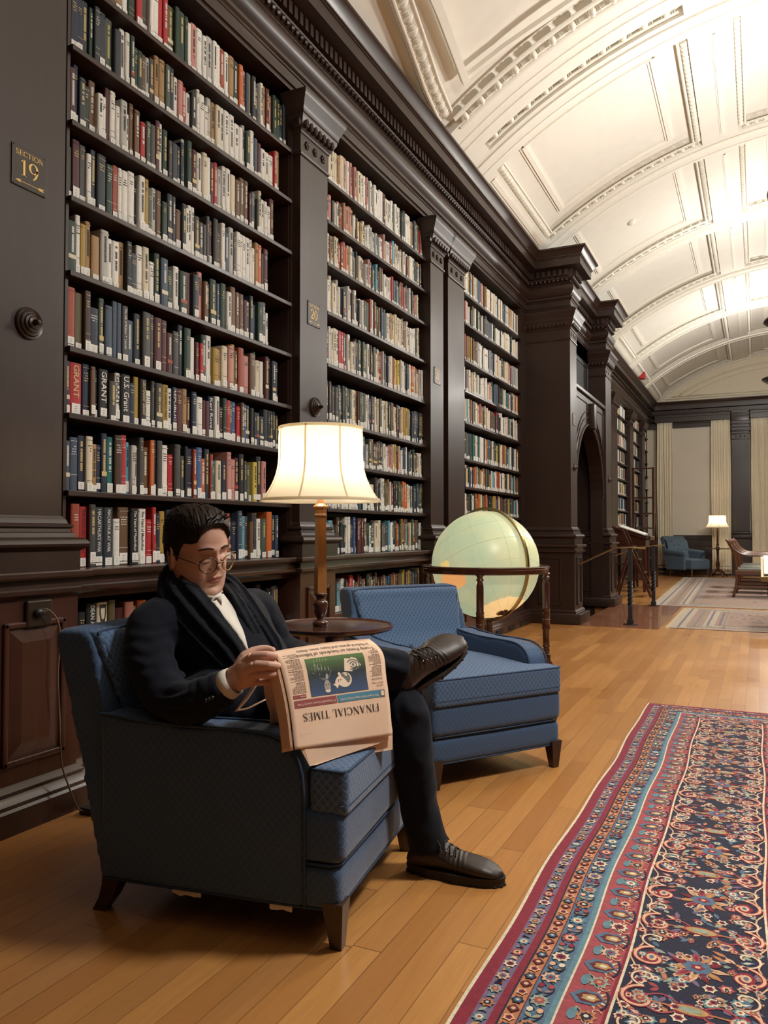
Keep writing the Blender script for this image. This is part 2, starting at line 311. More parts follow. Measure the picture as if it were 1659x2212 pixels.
def boxuv(me):
    ul = me.uv_layers.new(name='UVMap') if not me.uv_layers else me.uv_layers[0]
    for p in me.polygons:
        n = p.normal; a = max(range(3), key=lambda i: abs(n[i]))
        for li in p.loop_indices:
            c = me.vertices[me.loops[li].vertex_index].co
            ul.data[li].uv = (c.y, c.z) if a == 0 else (c.x, c.z) if a == 1 else (c.x, c.y)
def tag(o, label=None, cat=None, group=None, kind=None):
    if label: o['label'] = label
    if cat: o['category'] = cat
    if group: o['group'] = group
    if kind: o['kind'] = kind
    return o
def thing(name, loc, label, cat, rz=0.0, group=None):
    o = bpy.data.objects.new(name, None); COL.objects.link(o); o.location = loc; o.rotation_euler = (0, 0, rz); o.empty_display_size = 0.1
    return tag(o, label, cat, group)
def struct(o, label=None, parent=None):
    o['kind'] = 'structure'
    if label: o['label'] = label
    return o
def kids(o): return list(o.children)
def copy_tree(o, parent=None):
    c = o.copy(); COL.objects.link(c)
    if parent: c.parent = parent
    for ch in kids(o): copy_tree(ch, c)
    return c
def apply_mods(o):
    dg = bpy.context.evaluated_depsgraph_get(); me = bpy.data.meshes.new_from_object(o.evaluated_get(dg)); o.modifiers.clear(); o.data = me
def remesh(o, vox, smooth_it=4, fac=0.5):
    md = o.modifiers.new('r', 'REMESH'); md.mode = 'VOXEL'; md.voxel_size = vox; md.use_smooth_shade = True
    if smooth_it:
        s2 = o.modifiers.new('s', 'SMOOTH'); s2.factor = fac; s2.iterations = smooth_it
    apply_mods(o)
def lerp(a, b, t): return a + (b - a) * t
def smoothpts(pts, k=6):
    """Catmull-Rom through points"""
    P = [Vector(p) for p in pts]; out = []
    for i in range(len(P) - 1):
        a = P[max(i - 1, 0)]; b = P[i]; c = P[i + 1]; d = P[min(i + 2, len(P) - 1)]
        for j in range(k):
            t = j / k; out.append(0.5 * ((2 * b) + (c - a) * t + (2 * a - 5 * b + 4 * c - d) * t * t + (3 * b - a - 3 * c + d) * t ** 3))
    out.append(P[-1]); return out
def smoothvals(v, k=6):
    return [q.x for q in smoothpts([(x, 0, 0) for x in v], k)]
_tc = {}
def text_geo(s, size=1.0, bold=0.0, align='LEFT'):
    key = (s, size, bold, align)
    if key in _tc: return _tc[key]
    cu = bpy.data.curves.new('t', 'FONT'); cu.body = s; cu.size = size; cu.offset = bold; cu.align_x = align; cu.resolution_u = 2
    o = bpy.data.objects.new('t', cu); COL.objects.link(o); dg = bpy.context.evaluated_depsgraph_get(); me = bpy.data.meshes.new_from_object(o.evaluated_get(dg))
    r = ([v.co.copy() for v in me.vertices], [list(p.vertices) for p in me.polygons])
    bpy.data.objects.remove(o); bpy.data.curves.remove(cu); bpy.data.meshes.remove(me); _tc[key] = r; return r
# serif capitals and figures drawn as thick and thin strokes: (x, y) in a box one unit high
def _seg(a, b, w): 
    a = V(*a, 0); b = V(*b, 0); d = (b - a).normalized(); n = V(-d.y, d.x, 0) * w / 2
    return [a - n, b - n, b + n, a + n]
def _serif(x, y, w, up=0): return [V(x - w, y, 0), V(x + w, y, 0), V(x + w * .55, y + (.035 if not up else -.035), 0), V(x - w * .55, y + (.035 if not up else -.035), 0)]
def _arc(cx, cy, rx, ry, a0, a1, t0, t1, n=16):
    out = []
    for i in range(n):
        q = []
        for j in (i, i + 1):
            t = j / n; a = math.radians(lerp(a0, a1, t)); w = t0 + (t1 - t0) * abs(math.cos(a)); q.append((a, w))
        (a, wa), (b, wb) = q
        out.append([V(cx + (rx - wa / 2) * math.cos(a), cy + (ry - wa / 2) * math.sin(a), 0), V(cx + (rx - wb / 2) * math.cos(b), cy + (ry - wb / 2) * math.sin(b), 0),
                    V(cx + (rx + wb / 2) * math.cos(b), cy + (ry + wb / 2) * math.sin(b), 0), V(cx + (rx + wa / 2) * math.cos(a), cy + (ry + wa / 2) * math.sin(a), 0)])
    return out
TK, TN = 0.13, 0.04
def _stem(x): return [_seg((x, 0), (x, 1), TK), _serif(x, 0, .15), _serif(x, 1, .15, 1)]
def glyph(c):
    if c == 'I': return .34, _stem(.17)
    if c == 'F': return .62, _stem(.17) + [_seg((.17, .98), (.56, .98), TN), _seg((.56, 1), (.56, .78), TN), _seg((.17, .52), (.46, .52), TN), _seg((.46, .62), (.46, .42), TN)]
    if c == 'E': return .66, _stem(.17) + [_seg((.17, .98), (.58, .98), TN), _seg((.58, 1), (.58, .80), TN), _seg((.17, .52), (.46, .52), TN), _seg((.46, .62), (.46, .42), TN), _seg((.17, .02), (.6, .02), TN), _seg((.6, 0), (.62, .24), TN)]
    if c == 'L': return .62, _stem(.17) + [_seg((.17, .02), (.56, .02), TN), _seg((.56, 0), (.58, .26), TN)]
    if c == 'T': return .72, [_seg((.36, 0), (.36, 1), TK), _serif(.36, 0, .15), _seg((.04, .98), (.68, .98), TN), _seg((.05, 1), (.04, .76), TN), _seg((.67, 1), (.68, .76), TN)]
    if c == 'N': return .82, [_seg((.14, 0), (.14, 1), TN), _seg((.66, 0), (.66, 1), TN), _seg((.12, .97), (.66, .03), TK), _serif(.14, 0, .12), _serif(.66, 1, .12, 1), _serif(.10, 1, .08, 1)]
    if c == 'A': return .78, [_seg((.38, 1), (.10, 0), TN), _seg((.38, .97), (.64, 0), TK), _seg((.2, .34), (.56, .34), TN), _serif(.10, 0, .10), _serif(.64, 0, .13)]
    if c == 'M': return .98, [_seg((.14, 0), (.16, 1), TN), _seg((.82, 0), (.80, 1), TK), _seg((.17, 1), (.48, .06), TK), _seg((.48, .04), (.78, .98), TN), _serif(.14, 0, .11), _serif(.82, 0, .14), _serif(.14, 1, .09, 1), _serif(.84, 1, .11, 1)]
    if c == 'C': return .74, _arc(.42, .5, .34, .48, 42, 318, TN, TK) + [_seg((.67, .98), (.67, .70), TN), _seg((.67, .02), (.67, .30), TN)]
    if c == 'O': return .84, _arc(.42, .5, .35, .48, 0, 360, TN, TK, 24)
    if c == 'S': return .60, _arc(.29, .75, .20, .22, 30, 250, TN, TK * .8) + [_seg((.16, .62), (.42, .38), TK * 1.1)] + _arc(.29, .25, .22, .23, 60, -150, TN, TK * .8) + [_seg((.47, .98), (.47, .74), TN), _seg((.08, .02), (.08, .28), TN)]
    if c == '1': return .50, [_seg((.27, 0), (.27, 1), TK), _serif(.27, 0, .18), _seg((.1, .84), (.27, .98), TN * 1.5)]
    if c == '2': return .66, _arc(.30, .72, .23, .26, 170, -40, TN, TK) + [_seg((.49, .58), (.09, .06), TK * .8), _seg((.07, .06), (.56, .06), TK), _seg((.56, .02), (.6, .26), TN)]
    if c == '9': return .66, _arc(.31, .68, .23, .30, 0, 360, TN, TK, 20) + _arc(.20, .62, .34, .62, 5, -75, TN, TK, 12)
    if c == '0': return .70, _arc(.34, .5, .26, .48, 0, 360, TN, TK, 24)
    return .34, []
def serif_text(s, gap=.04):
    x = 0; out = []
    for c in s:
        w, ps = glyph(c); out += [[V(p.x + x, p.y, 0) for p in q] for q in ps]; x += w + gap
    return x - gap, out
# ============================================================ the room
PX = -2.57; YE = 21.8; XR = 3.77
b = MB()   # floor with the stair well left open
for x0, x1, y0, y1 in ((-1.70, XR + .3, -2.5, YE + .3), (-2.95, -1.70, -2.5, 9.92), (-2.95, -1.70, 11.9, YE + .3)):
    b.box(x0, x1, y0, y1, -0.12, 0, 'oak_floor')
struct(b.build('floor'), 'honey coloured oak strip floor')
b = MB()
for i, (x0, x1, z) in enumerate(((-1.98, -1.70, -.17), (-2.26, -1.98, -.34), (-4.2, -2.26, -.51))): b.box(x0, x1, 9.93, 11.89, z - .2, z, 'wood_red')
b.box(-1.715, -1.70, 9.93, 11.89, -.5, -.12, 'wood_red')
struct(b.build('floor_stairwell', 'wood_red'), 'steps going down through the arch')
b = MB(); b.box(-3.15, -2.87, -2.5, 9.5, -.1, 4.6); b.box(-3.15, -2.87, 12.4, YE, -.1, 4.6); struct(b.build('wall_left', 'wood_dark'))
b = MB(); b.box(XR, XR + .2, -2.5, YE, -.1, 4.6, 'wood_dark'); struct(b.build('wall_right'))
b = MB(); b.box(-3.1, XR + .2, -2.7, -2.5, -.1, 6.4, 'plaster_cream'); b.box(-3.1, XR, -2.5, -2.45, -.1, 3.9, 'wood_dark'); struct(b.build('wall_back'))
b = MB(); b.box(-3.1, XR + .2, YE + .1, YE + .3, -.1, 4.5, 'plaster_cream'); b.box(-3.1, XR + .2, YE - .02, YE + .3, 4.45, 6.4, 'plaster_cream')
b.box(-2.9, XR, YE - .06, YE + .1, 0, .98, 'wood_dark')
for z in (.16, .95): b.box(-2.9, XR, YE - .09, YE - .05, z - .03, z, 'wood_dark')
for z in (.36, .56, .76): b.box(-2.9, XR, YE - .075, YE - .05, z - .012, z, 'wood_dark')
struct(b.build('wall_far'))
# --- main cornice, mitred round the portal piers and on across the far wall
CP = [(0.0, 3.83), (0.0, 3.858), (.012, 3.86), (.010, 3.925), (.018, 3.93), (.018, 3.94), (.034, 3.95), (.036, 3.97), (.012, 3.975), (.010, 3.985)]
CP += [(.010 + .048 * math.sin(math.pi * t / 8) ** .8, lerp(3.99, 4.15, t / 8)) for t in range(1, 8)]
CP += [(.010, 4.152), (.012, 4.158), (.055, 4.188), (.058, 4.20), (.032, 4.203), (.032, 4.302), (.05, 4.31), (.160, 4.31), (.160, 4.398), (.168, 4.40), (.168, 4.41), (.178, 4.413), (.178, 4.425), (.186, 4.44), (.205, 4.465), (.222, 4.485), (.236, 4.492), (.236, 4.512), (-.25, 4.53)]
WP = [(PX, -2.4), (PX, 9.5), (-2.03, 9.5), (-2.03, 9.87), (-2.28, 9.87), (-2.28, 11.96), (-2.03, 11.96), (-2.03, 12.45), (PX, 12.45), (PX, YE), (XR, YE), (XR, -2.4)]
b = MB(); b.sweep([(-.30, 3.83)] + CP, WP)
def along(path, step, fn, skip=.03):
    for i in range(len(path) - 1):
        a = V(*path[i], 0); c = V(*path[i + 1], 0); L = (c - a).length
        if L < .15: continue
        d = (c - a) / L; nn = V(d.y, -d.x, 0); k = int((L - 2 * skip) / step)
        for j in range(k + 1):
            p = a + d * (skip + (L - 2 * skip) * j / max(k, 1))
            if p.x > 3.2 or p.y < .5: continue
            fn(p, d, nn)
def dentil(p, d, nn):
    M = Matrix.Translation(p) @ Matrix(((nn.x, d.x, 0), (nn.y, d.y, 0), (0, 0, 1))).to_4x4(); b.box(.03, .078, -.018, .018, 4.218, 4.292, None, M)
along(WP, .062, dentil)
def egg(p, d, nn):
    M = Matrix(((nn.x, d.x, 0), (nn.y, d.y, 0), (0, 0, 1)))
    b.ell(p + nn * .042 + V(0, 0, 4.176), (.022, .019, .020), None, M, 6, 4)
along(WP, .052, egg)
struct(b.build('trim_1', 'wood_dark_long', auto=28, smooth=True), 'dark wood cornice with dentils and rounded frieze')
# --- dado ledge and baseboard
PD = [(-2.49, -2.4), (-2.49, 2.335), (-2.53, 2.335), (-2.53, 4.045), (-2.49, 4.045), (-2.49, 4.48), (-2.53, 4.48), (-2.53, 6.15), (-2.49, 6.15), (-2.49, 6.55), (-2.53, 6.55), (-2.53, 6.60), (-2.49, 6.60), (-2.49, 7.10), (-2.53, 7.10), (-2.53, 9.44), (-1.98, 9.44), (-1.98, 9.92), (-2.28, 9.92)]
PD2 = [(-2.28, 11.91), (-1.98, 11.91), (-1.98, 12.50), (-2.53, 12.50), (-2.53, YE - .02), (XR, YE - .02)]
LP = [(-.3, .85), (.0, .85), (.012, .853), (.028, .865), (.030, .880), (.010, .885), (.008, .915), (.035, .922), (.042, .93), (.042, .945), (.038, .95), (-.3, .951)]
BP = [(-.3, .0), (.045, 0), (.045, .085), (.038, .095), (.04, .11), (.030, .125), (.018, .135), (.022, .15), (.006, .165), (0, .17), (-.3, .171)]
b = MB(); b.sweep(LP, PD); b.sweep(LP, PD2[:5]); struct(b.build('trim_2', 'wood_worn', auto=30, smooth=True), 'worn dark wood dado ledge')
b = MB(); b.sweep(BP, PD); b.sweep(BP, PD2); struct(b.build('baseboard_left', 'wood_worn', auto=30, smooth=True), 'dark moulded baseboard')
def dado(name, fx, y0, y1, panel=None):
    b = MB(); b.box(-2.87, fx, y0, y1, .1, .86, 'wood_red')
    if panel:
        a, c, z0, z1 = panel; w = .022
        prof = [(0, 0), (.012, .004), (.016, .012), (.004, .02), (0, w)]
        for (ya, yb, za, zb) in ((a, c, z1 - w, z1), (a, c, z0, z0 + w), (a, a + w, z0, z1), (c - w, c, z0, z1)): b.bbox(fx - .002, fx + .014, ya, yb, za, zb, .006, 'wood_red')
        # raised and fielded centre
        i0, i1 = (a + w + .005, c - w - .005), (z0 + w + .005, z1 - w - .005); k = .05; x0 = fx - .0; x1 = fx + .012
        vs = [V(fx + .001, y, z) for y, z in ((i0[0], i1[0]), (i0[1], i1[0]), (i0[1], i1[1]), (i0[0], i1[1]))] + [V(x1, y, z) for y, z in ((i0[0] + k, i1[0] + k), (i0[1] - k, i1[0] + k), (i0[1] - k, i1[1] - k), (i0[0] + k, i1[1] - k))]
        b.add(vs, [(0, 1, 5, 4), (1, 2, 6, 5), (2, 3, 7, 6), (3, 0, 4, 7), (4, 5, 6, 7)], 'wood_red')
    return struct(b.build(name))
dado('wall_left_pedestal', -2.49, -2.4, 2.335, (1.985, 2.268, .238, .765))
dado('wall_left_pedestal', -2.49, 4.045, 4.48, (4.12, 4.40, .238, .765))
dado('wall_left_pedestal', -2.49, 6.15, 6.55, (6.22, 6.48, .238, .765))
dado('wall_left_pedestal', -2.49, 6.60, 7.10, (6.69, 7.01, .238, .765))
# --- pilasters
QB = [(-.1, .95), (.052, .95), (.052, 1.028), (.060, 1.032), (.075, 1.045), (.078, 1.055), (.072, 1.068), (.058, 1.078), (.040, 1.082), (.036, 1.098), (.026, 1.102), (.024, 1.115), (.034, 1.122), (.034, 1.130), (.018, 1.136), (.014, 1.15), (.006, 1.158), (.003, 1.165), (-.1, 1.166)]
QC = [(-.1, 3.438), (.003, 3.44), (.010, 3.446), (.012, 3.458), (.004, 3.466), (.003, 3.475), (.003, 3.575), (.010, 3.582), (.012, 3.594), (.016, 3.598), (.045, 3.655), (.048, 3.675), (.054, 3.68), (.055, 3.70), (.062, 3.715), (.084, 3.765), (.092, 3.78), (.093, 3.80), (.05, 3.83), (-.1, 3.832)]
def rosette(b, c, r, nx=V(1, 0, 0), m=None, petals=6):
    M = nx.to_track_quat('Z', 'Y').to_matrix()
    b.ell(c, (r * .35, r * .35, r * .4), m, M, 8, 5)
    for k in range(petals):
        a = 2 * math.pi * k / petals; b.ell(Vector(c) + M @ V(math.cos(a) * r * .6, math.sin(a) * r * .6, 0), (r * .36, r * .36, r * .3), m, M, 6, 4)
def pilaster(name, fx, y0, y1, cap=True, panel=False, ros=3, xb=-2.85, label=None):
    b = MB(); b.box(xb, fx, y0, y1, .94, 3.84)
    path = [(-2.62, y0), (fx, y0), (fx, y1), (-2.62, y1)]
    b.sweep(QB, path)
    if cap:
        b.sweep(QC, path)
        k = max(3, int((y1 - y0 + .04) / .052))
        for i in range(k): b.ell((fx + .036, lerp(y0 + .01, y1 - .01, i / (k - 1)), 3.632), (.020, .021, .030), None, None, 7, 5)
        for i in range(ros): rosette(b, (fx + .007, lerp(y0, y1, (i + .5 + (.12 if i == 0 else -.12 if i == ros - 1 else 0)) / ros), 3.525), .028)
        for i in range(6): b.ell((lerp(-2.57, fx, i / 6) + .02, y0 - .036, 3.632), (.015, .02, .03), None, None, 6, 4)
    o = struct(b.build(name, 'wood_dark', auto=30, smooth=True), label)
    return o
pilaster('trim_3', -2.53, -2.4, 2.283, cap=False, label='broad dark wood pilaster carrying the section 19 plate')
pilaster('trim_4', -2.53, 4.100, 4.438, label='dark wood pilaster carrying the section 20 plate')
pilaster('trim_5', -2.53, 6.236, 6.54, label='dark wood pilaster carrying the section 21 plate')
pilaster('trim_6', -2.53, 6.66, 7.10, label='dark wood pilaster before the shelves by the portal')
b = MB(); b.box(-2.85, -2.60, 2.27, 2.353, .94, 3.84); b.box(-2.85, -2.585, 4.075, 4.12, .94, 3.84); b.box(-2.85, -2.585, 4.42, 4.515, .94, 3.84); b.box(-2.85, -2.585, 6.25, 6.30, .94, 3.84)
b.box(-2.85, -2.60, 6.52, 6.68, .94, 3.84); b.box(-2.85, -2.585, 7.08, 7.23, .94, 3.84); b.box(-2.87, -2.58, 9.26, 9.50, .94, 3.84)
struct(b.build('trim_7', 'wood_dark'), 'narrow stiles between the shelves and pilasters')
# --- portal: two piers, panel above, arch between
for nm, y0, y1, lb in (('trim_8', 9.5, 9.87, 'nearer dark wood pier of the arched portal'), ('trim_9', 11.96, 12.45, 'further dark wood pier of the arched portal')):
    b = MB(); b.box(-2.9, -2.03, y0, y1, .94, 3.84); b.box(-2.9, -1.98, y0 - .06, y1 + .05, -.0, .94)
    path = [(-2.62, y0), (-2.03, y0), (-2.03, y1), (-2.3, y1)]; b.sweep(QB, path); b.sweep(QC, path)
    for i in range(int((y1 - y0) / .05)): b.ell((-1.995, y0 + .03 + i * .05, 3.632), (.02, .02, .03), None, None, 6, 4)
    for i in range(11): b.ell((-2.57 + .05 * i, y0 - .036, 3.632), (.02, .02, .03), None, None, 6, 4)
    for i in range(3): rosette(b, (-2.026, lerp(y0 + .08, y1 - .08, i / 2), 3.525), .028)
    # panel mouldings on the pedestal side and front
    for (xa, xb_, za, zb) in ((-2.42, -2.14, .22, .24), (-2.42, -2.14, .78, .80), (-2.42, -2.40, .22, .80), (-2.16, -2.14, .22, .80)): b.bbox(xa, xb_, y0 - .068, y0 - .058, za, zb, .004)
    for (ya, yb, za, zb) in ((y0 + .06, y1 - .06, .22, .24), (y0 + .06, y1 - .06, .78, .80), (y0 + .06, y0 + .08, .22, .80), (y1 - .08, y1 - .06, .22, .80)): b.bbox(-1.982, -1.966, ya, yb, za, zb, .004)
    b.bbox(-2.6, -1.90, y0 - .13, y1 + .1, 0, .13, .012)
    struct(b.build(nm, 'wood_dark', auto=30, smooth=True), lb)
b = MB()   # upper recess panel
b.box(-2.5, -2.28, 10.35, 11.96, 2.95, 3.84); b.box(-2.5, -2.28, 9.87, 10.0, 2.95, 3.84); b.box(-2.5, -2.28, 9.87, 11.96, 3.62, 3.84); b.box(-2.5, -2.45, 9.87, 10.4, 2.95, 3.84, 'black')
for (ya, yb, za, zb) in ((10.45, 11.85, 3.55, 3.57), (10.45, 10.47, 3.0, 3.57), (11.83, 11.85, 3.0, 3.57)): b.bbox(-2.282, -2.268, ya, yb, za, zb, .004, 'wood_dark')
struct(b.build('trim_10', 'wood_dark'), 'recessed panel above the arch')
def arch_wall(b, x0, x1, y0, y1, ztop, cy, cz, r, n=24, m=None):
    """wall with a round-headed opening"""
    A = [(cy - r, 0.0)] + [(cy - r * math.cos(math.pi * i / n), cz + r * math.sin(math.pi * i / n)) for i in range(n + 1)] + [(cy + r, 0.0)]
    for i in range(len(A) - 1):
        (ya, za), (yb, zb) = A[i], A[i + 1]
        if yb - ya < 1e-5:
            continue
        b.prism([V(x0, ya, za), V(x0, yb, zb), V(x0, yb, ztop), V(x0, ya, ztop)], V(x1 - x0, 0, 0), m)
    if cy - r > y0: b.box(x0, x1, y0, cy - r, 0, ztop, m)
    if cy + r < y1: b.box(x0, x1, cy + r, y1, 0, ztop, m)
b = MB(); CYA, CZA, RA = 10.915, 1.60, .955
arch_wall(b, -2.25, -2.07, 9.87, 11.96, 2.97, CYA, CZA, RA)
b.bbox(-2.27, -2.035, 9.86, 11.97, 2.935, 2.99, .008)
for rr, w, o in ((RA + .02, .03, .018), (RA + .12, .022, .014), (RA + .20, .02, .018)):
    pts = [V(-2.07 + o * .3, CYA - rr * math.cos(math.pi * i / 30), CZA + rr * math.sin(math.pi * i / 30)) for i in range(31)]
    pts = [p for p in pts if 9.885 < p.y < 11.945]
    if len(pts) > 2: b.tube(pts, w * .6, 6)
b.bbox(-2.09, -1.985, CYA - .09, CYA + .09, CZA + RA - .04, 2.86, .012)   # keystone
for (ya, yb, za, zb) in ((9.93, 10.75, 2.84, 2.86), (9.93, 9.95, 2.2, 2.86), (11.08, 11.90, 2.84, 2.86), (11.88, 11.90, 2.2, 2.86), (10.73, 10.75, 2.68, 2.86), (11.08, 11.10, 2.68, 2.86)): b.bbox(-2.075, -2.058, ya, yb, za, zb, .004)
struct(b.build('trim_11', 'wood_dark', auto=30, smooth=True), 'panelled arch with a keystone')
b = MB()   # passage behind the arch
b.box(-4.3, -4.2, 9.6, 12.2, -.6, 3.2); b.box(-4.2, -2.87, 9.72, 9.87, -.6, 3.2); b.box(-4.2, -2.87, 11.96, 12.1, -.6, 3.2); b.box(-4.2, -2.2, 9.8, 12.0, 2.97, 3.1)
b.box(-2.9, -2.2, 9.84, 9.93, -.6, 0); b.box(-2.9, -2.2, 11.89, 11.96, -.6, 0)
struct(b.build('wall_passage', 'wood_dark'))
b = MB()   # curved gallery front seen inside the arch
for i, z in enumerate((1.62, 1.72, 1.86, 1.98, 2.10)):
    xb = -2.62 - .03 * i; pts = [(xb - .5, 9.95 + 0), (xb, 10.0)] 
    pts = smoothpts([V(xb + .02, 9.9, z), V(xb + .02, 10.9, z), V(xb, 11.35, z), V(xb - .12, 11.6, z), V(xb - .45, 11.75, z)], 6)
    b.tube(pts, .022 if i else .04, 6)
pts = smoothpts([V(-2.66, 9.9, 1.62), V(-2.66, 10.9, 1.62), V(-2.68, 11.35, 1.62), V(-2.8, 11.6, 1.62), V(-3.13, 11.75, 1.62)], 6)
n = len(pts); b.add([p for p in pts] + [p + V(0, 0, .52) for p in pts], [(i, i + 1, n + i + 1, n + i) for i in range(n - 1)])
struct(b.build('trim_12', 'wood_dark', smooth=True, auto=40), 'curved ribbed gallery front inside the arch')
# small pegs on the piers
def boss(name, loc, label, r=.055, diamond=False):
    b = MB()
    if diamond: b.lathe([(r * .8, 0), (r * .8, .01), (r * .5, .02), (.001, .055)], 4, None, Matrix.Rotation(math.pi / 2, 4, 'Y'))
    else:
        pr = [(r, 0), (r, .006)]
        for k in range(5): rr = r * (1 - k / 5); pr += [(rr, .006 + .008 * k), (rr * .96, .013 + .008 * k), (rr * .86, .011 + .008 * k)]
        pr += [(.012, .05), (.008, .062), (.001, .066)]
        b.lathe(pr, 28, None, Matrix.Rotation(math.pi / 2, 4, 'Y'))
    o = b.build(name, 'wood_dark', smooth=True, auto=35); o.location = loc; return tag(o, label, 'knob')
boss('carved_boss', (-2.531, 2.115, 1.905), 'large round turned wooden boss on the broad pilaster nearest the camera', .062)
boss('carved_boss', (-2.531, 4.28, 1.895), 'smaller round wooden boss on the pilaster just above the lit lampshade', .062)
boss('carved_boss', (-2.03, 9.70, 1.90), 'pointed wooden boss on the nearer portal pier', .06, True)
boss('carved_boss', (-2.03, 12.2, 1.90), 'pointed wooden boss on the further portal pier', .06, True)

# ------------------------------------------------------------ far wall: windows, pilasters
def window(i, x0, x1):
    f = MB(); 
    for (a, c, z0, z1) in ((x0, x0 + .06, .98, 3.99), (x1 - .06, x1, .98, 3.99), (x0, x1, .98, 1.03)): f.box(a, c, YE - .04, YE + .1, z0, z1)
    o = struct(f.build('window_%d' % i, 'wood_dark'), 'tall window with its roller blind down')
    g2 = MB(); g2.bbox(x0 + .05, x1 - .05, YE + .02, YE + .035, 1.0, 4.1, .004); g2.build('blind', 'blind', o)['label'] = 'pale beige roller blind'
    g3 = MB(); g3.bbox(x0 + .05, x1 - .05, YE + .01, YE + .04, .99, 1.035, .006); g3.build('blind_bar', 'blind', o)
window(1, -2.36, -.60); window(2, -.13, 1.33); window(3, 1.80, 3.57)
b = MB()
for x0, x1 in ((-2.42, -.59), (-.14, 1.34), (1.79, 3.6)): b.bbox(x0, x1, YE - .16, YE + .05, 3.975, 4.16, .008); b.bbox(x0, x1, YE - .18, YE + .05, 4.10, 4.165, .006)
struct(b.build('trim_13', 'wood_dark'), 'wooden pelmets over the windows')
for i, x0 in enumerate((-.566, 1.37)):
    b = MB(); x1 = x0 + .4; b.box(x0, x1, YE - .12, YE + .1, 0, 4.2); b.box(x0 + .07, x1 - .07, YE - .13, YE, 1.15, 3.45)
    path = [(x0, YE), (x0, YE - .12), (x1, YE - .12), (x1, YE)]
    b.sweep([(o, z) for o, z in QB], path[::-1] if False else [(x0, YE), (x0, YE - .12), (x1, YE - .12), (x1, YE)][::-1]) if False else None
    for z, o, h in ((.95, .05, .08), (1.04, .03, .02), (1.07, .045, .03), (1.12, .02, .02), (3.45, .01, .03), (3.58, .02, .03), (3.66, .05, .04), (3.76, .03, .02), (3.84, .045, .03), (3.92, .02, .15), (4.10, .045, .03)): b.bbox(x0 - o * .6, x1 + o * .6, YE - .12 - o, YE, z, z + h, .006)
    for k in range(3): rosette(b, (x0 + .1 + .1 * k, YE - .125, 3.53), .022, V(0, -1, 0))
    struct(b.build('trim_%d' % (14 + i), 'wood_dark', auto=30, smooth=True), 'fluted dark pilaster between the far windows' if False else 'dark wood pilaster between two far windows')
def curtain(x0, x1, label):
    t = thing('curtain', ((x0 + x1) / 2, YE - .12, 0), label, 'curtain'); w = x1 - x0
    def sheet(z0, z1, off, m, name, rows=12):
        b = MB(); n = 90; vs = []
        for j in range(rows + 1):
            zz = lerp(z0, z1, j / rows); amp = .017 + .005 * math.sin(zz * 1.1) ; 
            for i in range(n + 1):
                u = i / n; wob = .02 * math.sin(zz * 1.3 + u * 5)
                vs.append(V(-w / 2 + w * u + .008 * math.sin(zz * 2 + u * 9), -amp * math.cos(u * 2 * math.pi * (w / .062) + wob * 6) - off + .010 * math.sin(u * 23), zz))
        b.add(vs, [(j * (n + 1) + i, j * (n + 1) + i + 1, (j + 1) * (n + 1) + i + 1, (j + 1) * (n + 1) + i) for j in range(rows) for i in range(n)])
        o = b.build(name, m, t, smooth=True); sd = o.modifiers.new('s', 'SOLIDIFY'); sd.thickness = .003; apply_mods(o); return o
    sheet(.045, 3.99, 0, 'curtain_cream', 'curtain_panel', 24)
    for z0, z1 in ((.10, .17), (.225, .25)): sheet(z0, z1, .004, 'curtain_band', 'border_band', 2)
    return t
curtain(-2.365, -1.975, 'long cream pleated curtain in the corner beside the bookshelves')
curtain(-1.055, -.595, 'long cream pleated curtain behind the small lit lamp')
curtain(-.125, .27, 'long cream pleated curtain behind the reading table chairs')

# ------------------------------------------------------------ barrel vault
CC, RV, ZC = .6, 4.75, .83
def vp(ph, y, r=RV): return V(CC - r * math.sin(math.radians(ph)), y, ZC + r * math.cos(math.radians(ph)))
def arcslab(b, y0, y1, p0, p1, r0, r1, m=None, step=2.0):
    """block bent round the vault: r0 inner (room side), r1 outer"""
    n = max(1, int(abs(p1 - p0) / step)); vs = []
    for i in range(n + 1):
        ph = lerp(p0, p1, i / n); vs += [vp(ph, y0, r0), vp(ph, y1, r0), vp(ph, y1, r1), vp(ph, y0, r1)]
    fs = [(i * 4 + k, i * 4 + (k + 1) % 4, i * 4 + 4 + (k + 1) % 4, i * 4 + 4 + k) for i in range(n) for k in range(4)] + [(0, 3, 2, 1), (n * 4, n * 4 + 1, n * 4 + 2, n * 4 + 3)]
    b.add(vs, fs, m)
PM = 41.5
b = MB(); arcslab(b, -2.6, YE + .1, -PM, PM, RV + .075, RV + .2); struct(b.build('ceiling', 'plaster', smooth=True, auto=30), 'white plaster barrel vault')
BAY0, BAYS, NB = 7.27, 2.44, 6
bays = [(BAY0 + k * BAYS, BAY0 + k * BAYS + 2.12) for k in range(NB)]
b = MB()   # ribs: everything that is not a coffer
arcslab(b, -2.6, 4.2, -PM, PM, RV, RV + .08)
arcslab(b, 6.28, 6.78, -PM, PM, RV, RV + .08); arcslab(b, 6.92, BAY0, -PM, PM, RV, RV + .08)
for s in (-1, 1):
    arcslab(b, 6.78, 6.92, s * 36.3, s * PM, RV, RV + .08); arcslab(b, 6.78, 6.92, -13.5, 13.5, RV, RV + .08) if s == 1 else None
    for y0, y1 in bays:
        arcslab(b, y0, y1, s * 36.9, s * PM, RV, RV + .08); arcslab(b, y0, y1, s * 9.0, s * 13.5, RV, RV + .08)
for k in range(NB - 1): arcslab(b, bays[k][1], bays[k + 1][0], -PM, PM, RV, RV + .08)
arcslab(b, bays[-1][1], YE, -PM, PM, RV, RV + .08)
